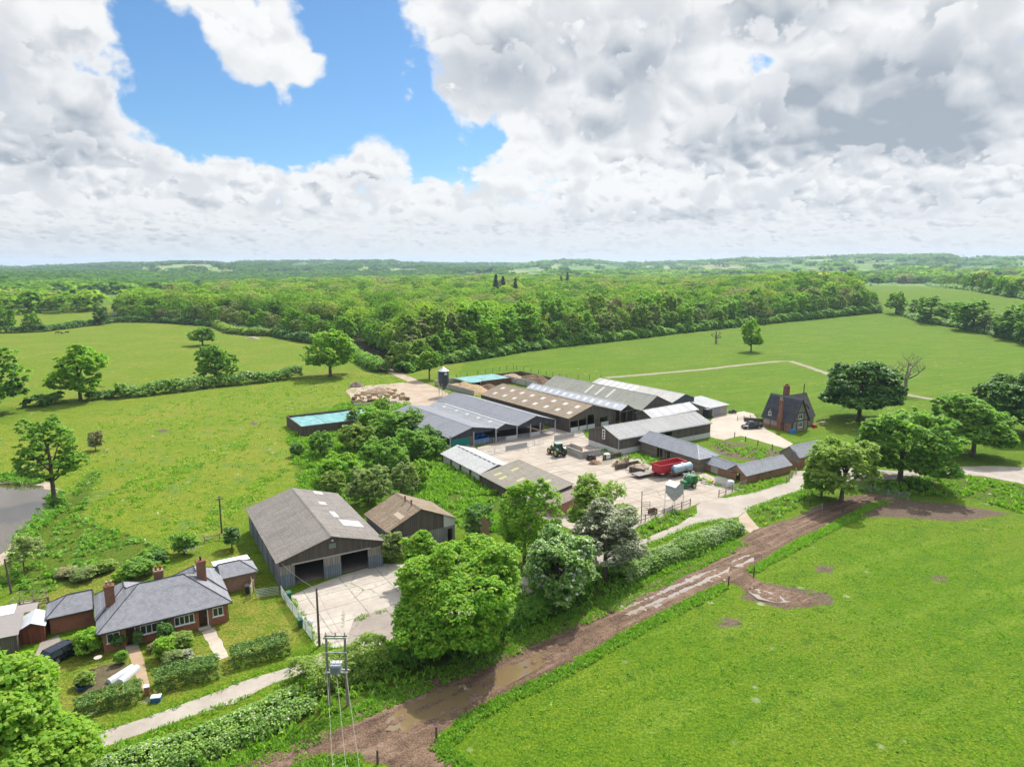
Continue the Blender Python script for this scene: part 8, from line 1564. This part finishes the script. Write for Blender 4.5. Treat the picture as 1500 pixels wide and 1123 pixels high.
tufts('weeds', [[q for q in GP([(90, 690), (120, 640), (170, 600), (300, 580), (430, 555), (560, 548), (600, 560), (500, 585), (415, 612), (440, 650), (470, 700), (440, 725), (350, 760), (340, 790), (240, 815), (110, 780)])]], .2, .2, .38, 'grass', 'rough tussocks over the left pasture', 29, .002, .22)
tufts('weeds', [], 0, 1.0, .3, 'nettle', 'reeds and rank growth along the pond bank', 30, .003, .3, [(GP([(-60, 703), (20, 702), (64, 706)]), 4.0, 4), (GP([(84, 722), (82, 745), (55, 770), (26, 800)]), 3.0, 3)])
tufts('grass', [], 0, .22, .14, 'grass', 'grass creeping over the edges of the lane and the apron', 33, .004, .11, [(GP([(128, 1075), (200, 1053), (275, 1028), (345, 1000), (437, 969), (462, 955)]), .8, 5), (GP([(128, 1106), (275, 1055), (411, 1001), (470, 979), (560, 950)]), .9, 6), (GP([(456, 926), (463, 945), (515, 952)]), 1.0, 8), (GP([(424, 874), (440, 900), (455, 926)]), .7, 9), (GP([(519, 908), (562, 893)]), 1.0, 5), (GP([(948, 799), (985, 784), (1020, 769), (1062, 761)]), 1.2, 10), (GP([(1094, 747), (1140, 731), (1183, 716)]), 1.2, 10), (GP([(1062, 728), (1103, 720), (1156, 703)]), 1.0, 10)])
# ---------------------------------------------------------------- haze: one even box of air over the whole scene
m, n = material('haze_air'); v = n.node('ShaderNodeVolumePrincipled'); v.inputs['Color'].default_value = (.66, .83, 1, 1); v.inputs['Density'].default_value = 0.000085; v.inputs['Anisotropy'].default_value = 0.25
o = n.node('ShaderNodeOutputMaterial'); n.l.new(v.outputs[0], o.inputs['Volume'])
hz = MB().box(-12400, 12400, -12400, 12400, -30, 150).build('haze', m); tag(hz, 'thin pale air haze over the whole landscape', 'haze', kind='stuff')

# things that look alike are told apart by their order from the left
ORD = ['leftmost', 'second', 'third', 'fourth', 'fifth', 'sixth', 'seventh', 'eighth', 'ninth', 'tenth', 'eleventh', 'twelfth', 'thirteenth', 'fourteenth', 'fifteenth', 'sixteenth', 'seventeenth', 'eighteenth', 'nineteenth', 'twentieth']
same = {}
for o in SC.objects:
    if o.parent is None and o.get('label'): same.setdefault(o['label'], []).append(o)
def column(o): x, y, z = o.location; return x/(y*CP+(EYE-z)*SP)
for t, L in same.items():
    if len(L) < 2: continue
    for i, o in enumerate(sorted(L, key=column)): o['label'] = t+(', leftmost' if i == 0 else ', '+ORD[min(i, 19)]+' from the left')
